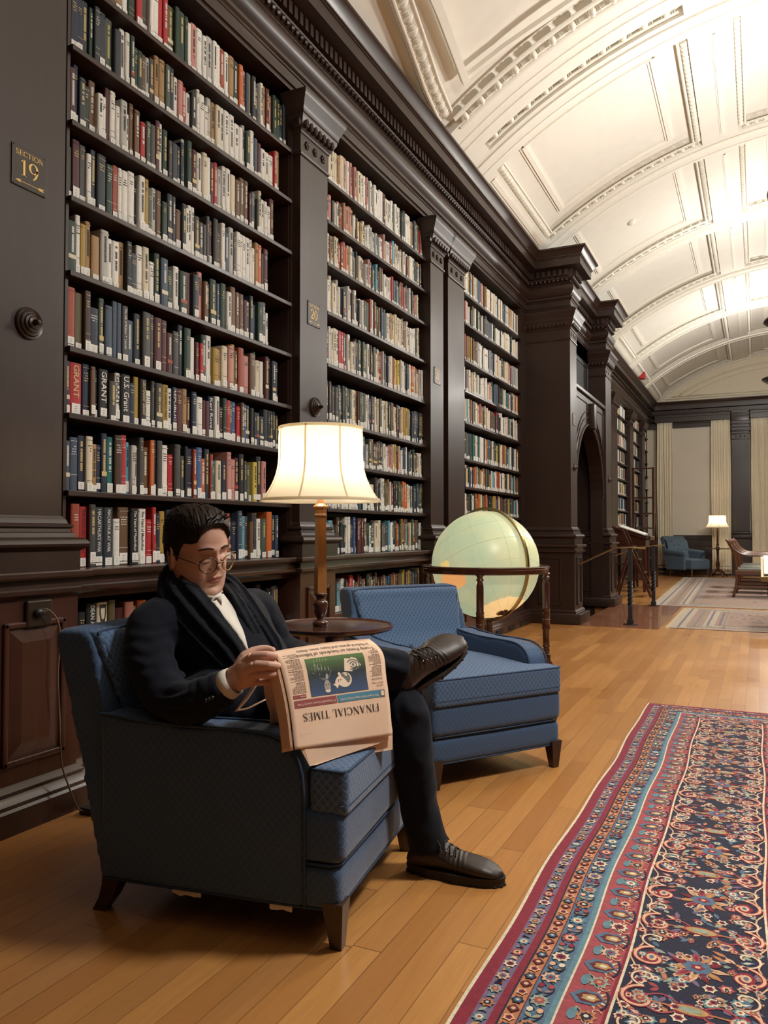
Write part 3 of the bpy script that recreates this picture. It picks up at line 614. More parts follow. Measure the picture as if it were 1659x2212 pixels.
# the rib face between bays stands a little proud
for k in range(NB): arcslab(b, bays[k][1] + .10, (bays[k + 1][0] if k < NB - 1 else YE) - .06, -PM, PM, RV - .022, RV + .02)
arcslab(b, 6.98, 7.12, -PM, PM, RV - .02, RV + .02)
struct(b.build('trim_16', 'plaster', auto=30, smooth=True), 'flat white plaster ribs of the vault')
b = MB()   # smooth mouldings
def bandarc(y, p0, p1, w=.02, h=.018, r=RV): 
    arcslab(b, y - w / 2, y + w / 2, p0, p1, r - h, r + .02, None, 1.5); arcslab(b, y - w, y - w / 2, p0, p1, r - h * .45, r + .02, None, 1.5); arcslab(b, y + w / 2, y + w, p0, p1, r - h * .45, r + .02, None, 1.5)
def bandlong(ph, y0, y1, w=.3, h=.018, r=RV): arcslab(b, y0, y1, ph - w, ph + w, r - h, r + .02); arcslab(b, y0, y1, ph - 2 * w, ph + 2 * w, r - h * .45, r + .02)
bandarc(7.13, -39, 39, .03, .03); bandarc(6.50, -39, 39, .012, .008); bandarc(6.62, -39, 39, .012, .01)
for k in range(NB - 1): bandarc(bays[k][1] + .10, -39, 39, .012, .03); bandarc(bays[k + 1][0] - .07, -39, 39, .022, .034)
rc = RV + .075
for s in (-1, 1):
    for y0, y1 in bays:
        bandlong(s * 37.9, y0 + .08, y1 - .12, .28, .012)
        bandarc(y0 + .14, s * 17.2, s * 33.0, .02, .02, rc); bandarc(y1 - .34, s * 17.2, s * 33.0, .02, .02, rc)
        bandlong(s * 33.0, y0 + .14, y1 - .34, .28, .022, rc); bandlong(s * 17.2, y0 + .14, y1 - .34, .28, .022, rc)
        bandlong(s * 10.9, y0 + .1, y1 - .1, .16, .012, RV)
for y0, y1 in bays:
    bandarc(y0 + .2, -5, 5, .02, .02, rc); bandarc(y1 - .2, -5, 5, .02, .02, rc); bandlong(5, y0 + .2, y1 - .2, .2, .02, rc); bandlong(-5, y0 + .2, y1 - .2, .2, .02, rc)
# groin by the first window head
def strip(b, pts, w, h, r=RV):
    n = len(pts); vs = []
    for i, (ph, y) in enumerate(pts):
        a = vp(*pts[max(i - 1, 0)]); c = vp(*pts[min(i + 1, n - 1)]); d = (c - a).normalized(); up = (vp(ph, y, 1) - vp(ph, y, 2)).normalized(); sd = d.cross(up).normalized()
        p = vp(ph, y, r); vs += [p - sd * w / 2 - up * .02, p + sd * w / 2 - up * .02, p + sd * w / 2 + up * h, p - sd * w / 2 + up * h]
    b.add(vs, [(i * 4 + k, i * 4 + (k + 1) % 4, i * 4 + 4 + (k + 1) % 4, i * 4 + 4 + k) for i in range(n - 1) for k in range(4)] + [(0, 3, 2, 1), ((n - 1) * 4, (n - 1) * 4 + 1, (n - 1) * 4 + 2, (n - 1) * 4 + 3)])
strip(b, [(32.6, 4.6), (33.2, 5.1), (34.5, 5.9)], .06, .035); strip(b, [(34.5, 5.87), (30, 5.92), (20, 5.98), (8, 6.0)], .045, .02)
strip(b, [(38.1, 6.02), (37.4, 5.6), (36.2, 5.1), (35.3, 4.7), (33.9, 4.15), (31.8, 3.5)], .13, .016)
struct(b.build('trim_17', 'plaster_mould', auto=30, smooth=True), 'smooth white plaster mouldings')
b = MB()   # egg and dart enrichments
def eggs(pts, step, size, r):
    """row of eggs with darts along a polyline on the vault"""
    P = [vp(ph, y, r) for ph, y in pts]; U = [(vp(ph, y, 1) - vp(ph, y, 2)).normalized() for ph, y in pts]
    for i in range(len(P) - 1):
        L = (P[i + 1] - P[i]).length; k = max(1, round(L / step)); d = (P[i + 1] - P[i]) / L; up = U[i]; sd = d.cross(up).normalized(); M = Matrix((d, sd, up)).transposed()
        b.add([P[i] - sd * size * .55, P[i + 1] - sd * size * .55, P[i + 1] - sd * size * .7 + up * size * .25, P[i] - sd * size * .7 + up * size * .25, P[i] - sd * size * .9, P[i + 1] - sd * size * .9], [(0, 1, 2, 3), (3, 2, 5, 4)])
        b.add([P[i] + sd * size * .55, P[i + 1] + sd * size * .55, P[i + 1] + sd * size * .7 + up * size * .25, P[i] + sd * size * .7 + up * size * .25, P[i] + sd * size * .9, P[i + 1] + sd * size * .9], [(0, 3, 2, 1), (3, 4, 5, 2)])
        for j in range(k):
            c = P[i] + d * (L * (j + .5) / k)
            b.ell(c, (step * .27, size * .5, size * .35), None, M, 8, 5)
            q = c + d * step * .5; b.ell(q, (step * .05, size * .48, size * .3), None, M, 5, 3)
            for s_ in (-.34, .34): b.ell(c + d * step * s_ + sd * 0, (step * .035, size * .5, size * .34), None, M, 5, 3)
def arcpts(y, p0, p1, n=11): return [(lerp(p0, p1, i / (n - 1)), y) for i in range(n)]
eggs(arcpts(6.24, 37.4, 12, 13), .125, .11, RV); eggs(arcpts(6.85, 36.0, 13.9, 11), .125, .10, RV + .05)
eggs([(37.9, 6.02), (37.2, 5.6), (36.0, 5.1), (35.1, 4.7), (33.7, 4.15), (31.6, 3.5)], .12, .085, RV - .018)
for k, (y0, y1) in enumerate(bays):
    dd = .10 if k < 2 else .13
    eggs(arcpts(y1 - .05, 36.3, 13.9, 9), dd, .07, RV + .03)
    eggs([(36.4, y0 + .05), (36.4, y1 - .1)], dd * .75, .07, RV + .03); eggs([(13.9, y0 + .05), (13.9, y1 - .1)], dd * .75, .07, RV + .03)
    eggs([(8.6, y0 + .05), (8.6, y1 - .1)], dd * .75, .06, RV + .03); eggs(arcpts(y1 - .06, 8.4, -8.4, 6), dd, .06, RV + .03)
struct(b.build('trim_18', 'plaster_mould', smooth=True), 'white egg and dart plaster enrichments')
b = MB()   # tympanum ornament on the far wall
def tym(rr, w):
    pts = [V(CC - rr * math.sin(math.radians(a)), YE - .03, ZC + rr * math.cos(math.radians(a))) for a in range(-34, 35, 2)]; b.tube([p for p in pts if p.z > 4.62], w, 5)
tym(4.55, .018); tym(4.42, .01)
b.tube([V(-2.0, YE - .03, 4.66), V(3.2, YE - .03, 4.66)], .014, 5); b.tube([V(-2.15, YE - .03, 4.60), V(3.35, YE - .03, 4.60)], .01, 5)
struct(b.build('trim_19', 'plaster_cream', smooth=True), 'moulded outline in the far lunette')
b = MB(); b.lathe([(.001, 0), (.05, 0), (.055, .012), (.04, .028), (.001, .03)], 20, None, (vp(25.2, 10.63, 1) - vp(25.2, 10.63, 2)).to_track_quat('Z', 'Y').to_matrix().to_4x4())
o = b.build('smoke_detector', 'plaster_mould', smooth=True); o.location = vp(25.2, 10.63, rc); tag(o, 'small round white detector on the vault above the portal', 'smoke detector')
# fire alarm on the cornice
t = thing('fire_alarm', W(1392, 803, 17.0), 'red fire alarm sounder standing on the dark cornice', 'fire alarm')
t.location = (-2.30, 18.1, 4.60)
b = MB(); b.bbox(-.03, .03, -.10, .10, -.09, .10, .012); b.build('back_box', 'alarm_red', t); b = MB(); b.bbox(.02, .09, -.07, .07, -.10, .06, .015); b.build('strobe', 'alarm_red', t)
# ------------------------------------------------------------ chandeliers down the middle of the vault
def chandelier(y, label):
    t = thing('chandelier', (CC, y, 3.85), label, 'chandelier', 0, 'bowl chandeliers down the middle of the vault')
    b = MB(); b.lathe([(.02, -.16), (.16, -.14), (.34, -.08), (.46, 0), (.50, .03), (.50, .05), (.46, .05), (.33, -.06), (.15, -.12), (.001, -.135)], 32); b.build('bowl', 'bronze_dark', t, smooth=True)
    b = MB(); b.lathe([(.001, -.26), (.10, -.24), (.18, -.19), (.20, -.145), (.001, -.14)], 24); b.build('glass_dish', 'pink_glass', t, smooth=True)
    b = MB(); b.lathe([(.012, .0), (.012, 1.62), (.08, 1.63), (.09, 1.71), (.001, 1.72)], 12); b.build('rod', 'bronze_dark', t, smooth=True)
    for k in range(3):
        a = 2 * math.pi * k / 3; b = MB(); b.tube([V(.47 * math.cos(a), .47 * math.sin(a), .04), V(.01 * math.cos(a), .01 * math.sin(a), .9)], .006, 6); b.build('chain', 'bronze_dark', t)
    for k in range(6):
        a = 2 * math.pi * (k + .5) / 6; b = MB(); b.ell((.27 * math.cos(a), .27 * math.sin(a), .03), (.03, .03, .05)); b.build('bulb', 'bulb', t, smooth=True)
    for nm, zz, wv, rot, sz in (('up', .20, CH[y][0], math.pi, .7), ('down', -.30, CH[y][1], 0, .5)):
        l = bpy.data.lights.new('chandelier_light', 'POINT' if nm == 'up' else 'AREA'); l.energy = wv; l.color = (1.0, .965, .90)
        if nm == 'up': l.shadow_soft_size = .16
        else: l.shape = 'DISK'; l.size = sz; l.spread = math.radians(170)
        lo = bpy.data.objects.new('chandelier_light', l); COL.objects.link(lo); lo.parent = t; lo.location = (0, 0, zz); lo.rotation_euler = (rot, 0, 0)
chandelier(2.8, 'bronze bowl chandelier high over the floral rug')
chandelier(7.15, 'bronze bowl chandelier throwing light on the vault before the portal')
chandelier(11.5, 'bronze bowl chandelier hanging level with the portal, upper of the two dark bowls')
chandelier(15.85, 'bronze bowl chandelier hanging nearest the far windows')
# ============================================================ bookcases and books
Z19 = [.951, 1.275, 1.598, 1.876, 2.195, 2.510, 2.832, 3.152, 3.465]
Z20 = [.951, 1.262, 1.568, 1.853, 2.228, 2.579, 2.909, 3.194, 3.473]
Z21 = [.951, 1.275, 1.549, 1.824, 2.191, 2.500, 2.806, 3.172, 3.464]
Z22 = [.951, 1.24, 1.56, 1.89, 2.22, 2.56, 2.90, 3.22, 3.55]
def bookcase(y0, y1, zs, label, low=True):
    t = thing('bookcase', (-2.72, (y0 + y1) / 2, 0), label, 'bookcase'); h = (y1 - y0) / 2
    for i, z in enumerate(zs[1:]):
        b = MB(); b.bbox(-.15, .152, -h + .0, h - .0, z - .024, z, .003); b.build('shelf', 'wood_dark_long', t)
    b = MB(); b.box(-.152, -.14, -h, h, .95, 3.83); b.build('back_panel', 'wood_dark', t)
    for s in (-1, 1):
        b = MB(); b.box(-.15, .125, s * h - .004 if s < 0 else s * h - .012, s * h + .012 if s < 0 else s * h + .004, .95, 3.83); b.build('side_panel', 'wood_dark', t)
    if low:
        b = MB(); b.box(-.15, .16, -h, h, .50, .55); b.box(-.15, .17, -h, h, .17, .50); b.box(-.15, .165, -h, h, .825, .856); b.build('lower_case', 'wood_red', t)
    return t
bookcase(2.353, 4.075, Z19, 'tall bookcase of section 19 between the first two pilasters')
bookcase(4.515, 6.25, Z20, 'tall bookcase of section 20 behind the lit lamp')
bookcase(7.23, 9.26, Z21, 'tall bookcase of section 21 rising behind the lit globe')
bookcase(16.25, 17.97, Z22, 'narrow looking bookcase just past the portal')
bookcase(18.50, 20.0, Z22, 'bookcase in the middle beyond the portal, behind the ladder')
bookcase(20.55, 21.5, Z22, 'last bookcase beside the corner curtain')
for i, (y0, y1) in enumerate(((12.45, 13.0), (15.55, 16.24), (17.98, 18.49), (20.02, 20.53))):
    pilaster('trim_%d' % (20 + i), -2.53, y0, y1, label='dark wood pilaster beyond the portal')
bb = MB(); bb.box(-2.86, -2.56, 13.0, 15.55, .94, 3.84); struct(bb.build('wall_left_panel', 'wood_dark'))
dado('wall_left_pedestal', -2.53, 12.5, YE)

CODE = dict(zip('GgoNsbSTmRrOtyYcwpdkDBPq', ['dark green', 'grey green', 'olive', 'navy blue', 'slate blue', 'mid blue', 'sky blue', 'teal', 'maroon', 'bright red', 'brick red', 'orange', 'tan', 'mustard', 'yellow', 'cream', 'white', 'pale grey', 'dark grey', 'black', 'dark brown', 'brown', 'pink', 'charcoal blue']))
ROWS19 = {
 8: 'wGdNkpBtwGRdwwRRoGGGwPwwpwwrwtGOPsyqNwtmPGGqq', 7: 'NNqGqqgqwwGGGBpdttgNwPRwkwwwptcwwwwwpGwsmwwwRt', 6: 'mNqGBwwmwwpwBBRgdmwGdqqNwGmpwcwmRpwwcBBBmsgdcwwwm',
 5: 'GmdwqqGrwwwqwygpBGqqBqwwwddddmkBwspdwwwwwwtOdm', 4: 'GwyttpwwtkqwcwGsGwGmqPBmGsGwBBBmwqsGsw', 3: 'roDNgsssdsqddmmmdqGwmRGwytcPyorPBGcwmDqs',
 2: 'NRNBkkdwkNykwddywNmtmNwmmNwmGRgbRBbdkqqqqqqqd', 1: 'ssNctNNTDRSpwdBOddwRddkNrbOqrTcNPPmkdgoYkP', 0: 'rRdqqwBkwRRNyNGGgwNtsdPkrdNsSdBdwgONs', -1: 'owkkcomPtOwsBdGcmNqtwkdNrOdSSqkwkdN'}
END19 = {8: 4.05, 7: 3.98, 6: 3.93, 5: 3.86, 4: 3.87, 3: 3.97, 2: 3.97, 1: 3.84, 0: 3.98, -1: 4.0}
TITLES = {(0, 1): ('THE ROAD NOT TAKEN', 'spine_black'), (0, 3): ("MACARTHUR'S WAR", 'spine_white'), (0, 4): ('MACARTHUR AT WAR', 'spine_white'), (0, 7): ('The Years of MacArthur', 'spine_white'),
          (0, 8): ('The Years of MacArthur', 'spine_black'), (0, 13): ('General of the Army', 'spine_white'), (0, 31): ('BULL HALSEY', 'spine_black'), (2, 1): ('GRANT', 'spine_gold'), (2, 5): ('GRANT', 'spine_white'), (2, 7): ('GRANT', 'spine_black'),
          (2, 8): ('U.S. Grant', 'spine_white'), (2, 11): ('LIEUTENANT GRANT', 'spine_gold'), (2, 15): ('THE GARFIELD ORBIT', 'spine_black'), (2, 17): ('REPUBLIC', 'spine_white'), (2, 25): ('Karl Rove', 'spine_white'),
          (1, 22): ('THE DEVIL WE KNEW', 'spine_black'), (-1, 3): ('DEAN ACHESON', 'spine_white'), (-1, 4): ('DE', 'spine_black'), (3, 8): ('The Life of Robert T. Lincoln', 'spine_white')}
WIDE = {(0, 1): 1.4, (0, 13): 1.3, (2, 1): 1.5, (2, 5): 1.3, (2, 7): 1.2, (2, 8): 1.3, (3, 3): 1.5, (5, 4): 1.4, (5, 5): 1.4, (0, 6): 1.35, (1, 0): 1.2, (1, 7): 1.4}
books = []   # (bay, row, index, y, z, thick, height, depth, xs, colour, lean, title, seed)
def fill(bay, zs, y0, y1, row, seq=None, end=None):
    z = .551 if row < 0 else zs[row]; top = (.825 if row < 0 else zs[row + 1] - .024 if row + 1 < len(zs) else 3.83)
    r = random.Random(bay * 100 + row * 7 + 3); gap = top - z
    if seq is None:
        light = 0.25 + 0.07 * max(row, 0)
        pool = 'wwwccpPtwwcgs' ; dark = 'GgoNsTmRrOtyBDdqkqNGmrbdBoSY'
        seq = []; y = y0; prev = 'w'
        while y < (end or y1) - .015:
            c = prev if r.random() < .22 else (r.choice(pool) if r.random() < light else r.choice(dark)); prev = c; seq.append(c); y += r.uniform(.016, .042) * 1.0
    ws = [r.uniform(.65, 1.4) * WIDE.get((row, i), 1) if bay == 19 else r.uniform(.6, 1.4) for i in range(len(seq))]
    tot = (end or y1) - y0; k = tot / sum(ws); y = y0; hb = min(.93, .235 / gap)
    h = gap * .82
    for i, c in enumerate(seq):
        th = ws[i] * k
        if i == 0 or seq[i - 1] != c or r.random() < .5: h = gap * r.choice((.70, .76, .80, .84, .88, .90)) ; h = min(h, .272)
        same = i and seq[i - 1] == c
        if (row, i) in TITLES and bay == 19: h = min(gap * .88, .26)
        books.append(dict(bay=bay, row=row, i=i, n=len(seq), y=y + th / 2, z=z, th=th * .955, h=h, dp=r.uniform(.14, .19), xs=-2.605 + (r.uniform(-.012, .010) if not same else 0), c=c,
                          title=TITLES.get((row, i)) if bay == 19 else None, s=r.random(), lc=seq[i - 1] if i else None, rc=seq[i + 1] if i + 1 < len(seq) else None,
                          lean=(r.uniform(.05, .12) if (bay != 19 and r.random() < .015) else 0)))
        y += th
for row in range(-1, 9): fill(19, Z19, 2.405 if row == 0 else 2.366, 4.06, row, ROWS19[row], END19[row])
for row in range(-1, 9): fill(20, Z20, 4.53 if row >= 0 else 4.56, 6.235, row, None, 6.235 - random.Random(row).choice((0, .02, .08)))
for row in range(-1, 9): fill(21, Z21, 7.245, 9.24, row)
for by, (y0, y1) in ((22, (16.27, 17.95)), (23, (18.52, 19.98)), (24, (20.57, 21.48))):
    for row in range(0, 9): fill(by, Z22, y0, y1, row, None, y1 - random.Random(by + row).choice((0, .1, .25)))
def book_cover(b, B, X, Y, Z, m):
    h2 = B['th'] / 2; d = B['dp']; r = min(.006, h2 * .5)
    prof = [(-d, -h2), (-r, -h2), (-r * .35, -h2 * .8), (0, -h2 * .35), (0, h2 * .35), (-r * .35, h2 * .8), (-r, h2), (-d, h2)]
    b.prism([V(X + x, Y + y, Z + .001) for x, y in prof], V(0, 0, B['h'] - .001), m)
    if B['s'] > .8: # raised bands
        for f in (.06, .94): b.box(X - r, X + .0012, Y - h2 * .9, Y + h2 * .9, Z + B['h'] * f, Z + B['h'] * f + .003, m)
def lettering(b, B, X, Y, Z):
    """title marks on the spine"""
    h, t = B['h'], B['th']; r = random.Random(B['s']); light = B['c'] in 'cwpYyPtS'
    m = 'spine_black' if light else ('spine_gold' if B['c'] in 'GNqmDkdoTg' and r.random() < .7 else 'spine_white')
    if B['title']:
        s, mm = B['title']; vs, fs = text_geo(s, 1.0, .012)
        x0 = min(v.x for v in vs); x1 = max(v.x for v in vs); y0 = min(v.y for v in vs); y1 = max(v.y for v in vs)
        H = h * (.72 if len(s) > 6 else .62); sw = min(t * .62, H / (x1 - x0) * (y1 - y0) * (1.35 if len(s) > 9 else 1.0)); zt = Z + h * .96
        b.add([V(X + .0012, Y - sw / 2 + (v.y - y0) / (y1 - y0) * sw, zt - (v.x - x0) / (x1 - x0) * H) for v in [q for q in vs]], fs, mm); return
    k = r.random()
    if k < .16: return
    if k < .55:     # short lines of horizontal lettering
        zz = Z + h * .82
        for j in range(r.choice((2, 3, 4))):
            w = t * r.uniform(.35, .7); n = max(2, int(w / .004)); 
            for q in range(n):
                if r.random() < .85: b.box(X, X + .0008, Y - w / 2 + w * q / n, Y - w / 2 + w * (q + .7) / n, zz, zz + .0045, m)
            zz -= .011
        for f in (.93, .30, .20):
            if r.random() < .5: b.box(X, X + .0007, Y - t * .42, Y + t * .42, Z + h * f, Z + h * f + .0015, m)
    else:           # lettering running down the spine
        zz = Z + h * .90; sz = min(t * .38, .012); L = h * r.uniform(.35, .6)
        while zz > Z + h * .9 - L:
            st = sz * r.uniform(.35, .7)
            if r.random() < .88: b.box(X, X + .0008, Y - sz / 2, Y + sz / 2, zz - st * .75, zz, m)
            zz -= st
        if r.random() < .4 and not light: b.box(X - .002, X + .0006, Y - t * .44, Y + t * .44, Z + h * .28, Z + h * .36, r.choice(('spine_gold', 'book_brick_red', 'book_cream')))
def label_strip(b, B, X, Y, Z):
    w = B['th'] * (.44 if B['th'] < .04 else .36); lo = .003 + .012 * ((B['s'] * 7) % 1) * (B['s'] > .5); lh = min(.05, B['h'] * .17) * (.7 + .5 * ((B['s'] * 13) % 1))
    b.box(X - .001, X + .0012, Y - w, Y + w, Z + lo, Z + lo + lh, 'label_white')
    for j in range(3): b.box(X, X + .0016, Y - w * .35, Y + w * (.1 + .1 * j), Z + lo + lh * (.25 + .22 * j), Z + lo + lh * (.31 + .22 * j), 'label_ink')
def haslab(B): return B['s'] > (.45 if B['c'] in 'Gms' else .07)
def area(B): d2 = B['xs'] ** 2 + B['y'] ** 2 + (B['z'] + .1 - 1.1) ** 2; return B['th'] * B['h'] * abs(B['xs']) / d2 ** 1.5
# what the man, lamp and chairs hide counts little
def hidden(B):
    if B['bay'] == 19 and B['row'] == -1: return B['i'] > 8 and B['y'] < 3.7
    if B['bay'] == 19 and B['row'] == 0: return 2.95 < B['y'] < 3.35
    return False
order = sorted([B for B in books if not hidden(B)], key=area, reverse=True); single = set(id(B) for B in order[:298])
ORD = 'first second third fourth fifth sixth seventh eighth ninth tenth eleventh twelfth thirteenth fourteenth fifteenth sixteenth seventeenth eighteenth nineteenth twentieth'.split()
def ordn(n):
    if n < 20: return ORD[n]
    t_, u = divmod(n + 1, 10); T = {2: 'twenty', 3: 'thirty', 4: 'forty', 5: 'fifty'}[t_]
    return (T[:-1] + 'ieth') if u == 0 else T + '-' + ORD[u - 1]
SH = {-1: 'low shelf under the ledge', 0: 'wooden ledge', 1: 'first shelf above the ledge', 2: 'second shelf above the ledge', 3: 'third shelf above the ledge', 4: 'fourth shelf above the ledge', 5: 'fifth shelf above the ledge', 6: 'sixth shelf above the ledge', 7: 'seventh shelf above the ledge', 8: 'top shelf'}
SECN = {19: 'nineteen', 20: 'twenty', 21: 'twenty-one'}
used = {}
mass = MB()
GRP = {r: 'books standing on the %s of section %s' for r in SH}
for B in books:
    X, Y, Z = B['xs'], B['y'], B['z']; cn = CODE[B['c']]; mk = 'book_' + cn.replace(' ', '_')
    if id(B) not in single:
        if hidden(B) and B['bay'] != 19: continue
        n0 = len(mass.v); book_cover(mass, B, X, Y, Z, mk)
        if haslab(B): label_strip(mass, B, X, Y, Z) if B['bay'] < 22 else mass.box(X - .001, X + .001, Y - B['th'] * .42, Y + B['th'] * .42, Z + .004, Z + .04, 'label_white')
        if B['bay'] in (19, 20) and B['bay'] < 22: lettering(mass, B, X, Y, Z)
        elif B['bay'] == 21 and B['s'] > .5: mass.box(X, X + .001, Y - B['th'] * .3, Y + B['th'] * .3, Z + B['h'] * .7, Z + B['h'] * .75, 'spine_gold' if B['s'] > .75 else 'spine_black')
        if B['lean']:
            for i in range(n0, len(mass.v)):
                x, y, z = mass.v[i]; mass.v[i] = (x, y + (z - Z) * math.tan(B['lean']) * .6, z)
        continue
    b = MB(); book_cover(b, B, 0, 0, 0, mk); o = b.build('book'); o.location = (X, Y, Z)
    b = MB(); h2 = B['th'] / 2; b.box(-B['dp'] + .002, -.006, -h2 + .002, h2 - .002, .003, B['h'] - .004); pg = b.build('page_block', 'page_cream', o)
    pg.scale = (1, 1, 1); b = MB(); 
    if haslab(B):
        b = MB(); label_strip(b, B, 0, 0, 0); lo = b.build('call_number_label', None, o)
    b = MB(); lettering(b, B, 0, 0, 0)
    if b.v: b.build('spine_lettering', None, o)
    s0 = 'thick ' if B['th'] > .048 else 'slim ' if B['th'] < .026 else ''
    nb = [CODE[c] for c in (B['lc'], B['rc']) if c]
    if B['i'] == 0: tail = 'standing first against the pilaster'
    elif B['rc'] is None: tail = 'last at the far end'
    else: tail = 'between %s and %s ones' % (nb[0], nb[1]) if nb[0] != nb[1] else 'between two %s ones' % nb[0]
    where = SH[B['row']] if B['bay'] == 19 else SH[B['row']] + ' of section twenty'
    lab = '%s%s book %s, %s' % (s0, cn, tail, where)
    B['o'] = o; B['lab'] = lab; B['alt'] = '%s book, %s from the near pilaster on the %s' % (cn, ordn(B['i']), SH[B['row']] + (' of section twenty' if B['bay'] == 20 else ''))
    used.setdefault(lab, []).append(B)
for lab, L in used.items():
    for B in L:
        l = B['lab'] if len(L) == 1 else B['alt']
        if len(l.split()) > 16: l = B['alt']
        tag(B['o'], l, 'book', 'books standing on the %s of section %s' % (SH[B['row']], SECN.get(B['bay'], 'nineteen')))
mo = mass.build('shelved_books'); tag(mo, 'remaining rows of library books with white call number labels', 'books', None, 'stuff')
# section plates
def plate(loc, w, h, num, label):
    t = thing('section_sign', loc, label, 'sign'); b = MB(); b.bbox(0, .006, -w / 2, w / 2, -h / 2, h / 2, .002); b.build('plate', 'plate_brown', t)
    b = MB()
    def put(s, cy, hh, ww):
        wd_, ps = serif_text(s); k = ww / wd_
        for q in ps: b.add([V(.0068, (p.x - wd_ / 2) * k, cy + (p.y - .5) * hh) for p in q], [(0, 1, 2, 3)])
    put('SECTION', h * .33, h * .13, w * .80); put(num, -.01 * h, h * .40, w * .56)
    b.box(.0065, .0072, -w * .36, w * .38, -h * .37, -h * .36)
    b.add([V(.007, -w * .40, -h * .365), V(.007, -w * .24, -h * .32), V(.007, -w * .29, -h * .365), V(.007, -w * .24, -h * .41)], [(0, 1, 2, 3)])
    for q in (.24, .29, .34): b.add([V(.007, w * q, -h * .365), V(.007, w * (q + .06), -h * .33), V(.007, w * (q + .10), -h * .33), V(.007, w * (q + .04), -h * .365), V(.007, w * (q + .10), -h * .40), V(.007, w * (q + .06), -h * .40)], [(0, 1, 2, 3), (0, 3, 4, 5)])
    b.build('lettering', 'gold', t)
    b = MB(); [b.ell((.007, sy * w * .45, sz * h * .46), (.002, .003, .003), None, None, 6, 4) for sy in (-1, 1) for sz in (-1, 1)]; b.build('screws', 'bronze_dark', t)
    return t
plate((-2.531, 2.108, 2.50), .158, .158, '19', 'dark plate lettered in gold section nineteen with an arrow below')
plate((-2.531, 4.262, 2.482), .150, .150, '20', 'small plate lettered in gold section twenty, high above the lampshade')
plate((-2.531, 6.385, 2.475), .145, .145, '21', 'small plate lettered section twenty-one on the pilaster left of the globe')
plate((-2.03, 9.69, 2.49), .15, .15, '22', 'small plate seen edge on across the nearer portal pier')
# outlet, flex and adapter
t = thing('wall_outlet', (-2.489, 2.135, .792), 'dark square outlet plate with a plug on the pilaster pedestal', 'outlet')
b = MB(); b.bbox(0, .018, -.058, .058, -.052, .052, .008); b.build('cover_plate', 'plate_brown', t)
b = MB(); b.ell((.028, -.01, .004), (.016, .024, .018)); b.build('plug', 'black_plastic', t, smooth=True); b = MB(); b.ell((.03, .022, .008), (.006, .008, .004)); b.build('prong', 'brass', t)
P = [V(-2.455, 2.125, .80), V(-2.44, 2.14, .808), V(-2.43, 2.175, .77), V(-2.425, 2.19, .70), V(-2.43, 2.185, .55), V(-2.44, 2.205, .38), V(-2.435, 2.21, .22), V(-2.41, 2.225, .12), V(-2.39, 2.25, .035), V(-2.38, 2.275, .012)]
b = MB(); b.tube(smoothpts(P, 6), .0035, 6); tag(b.build('wall_flex', 'cord_brown', smooth=True), 'thin brown flex running down the panelled pedestal to the floor', 'cord')
b = MB(); b.bbox(-.035, .035, -.02, .06, 0, .025, .006); o = b.build('power_adapter', 'black_plastic'); o.location = (-2.37, 2.29, 0.001); tag(o, 'flat black power adapter on the floor behind the armchair', 'power adapter')
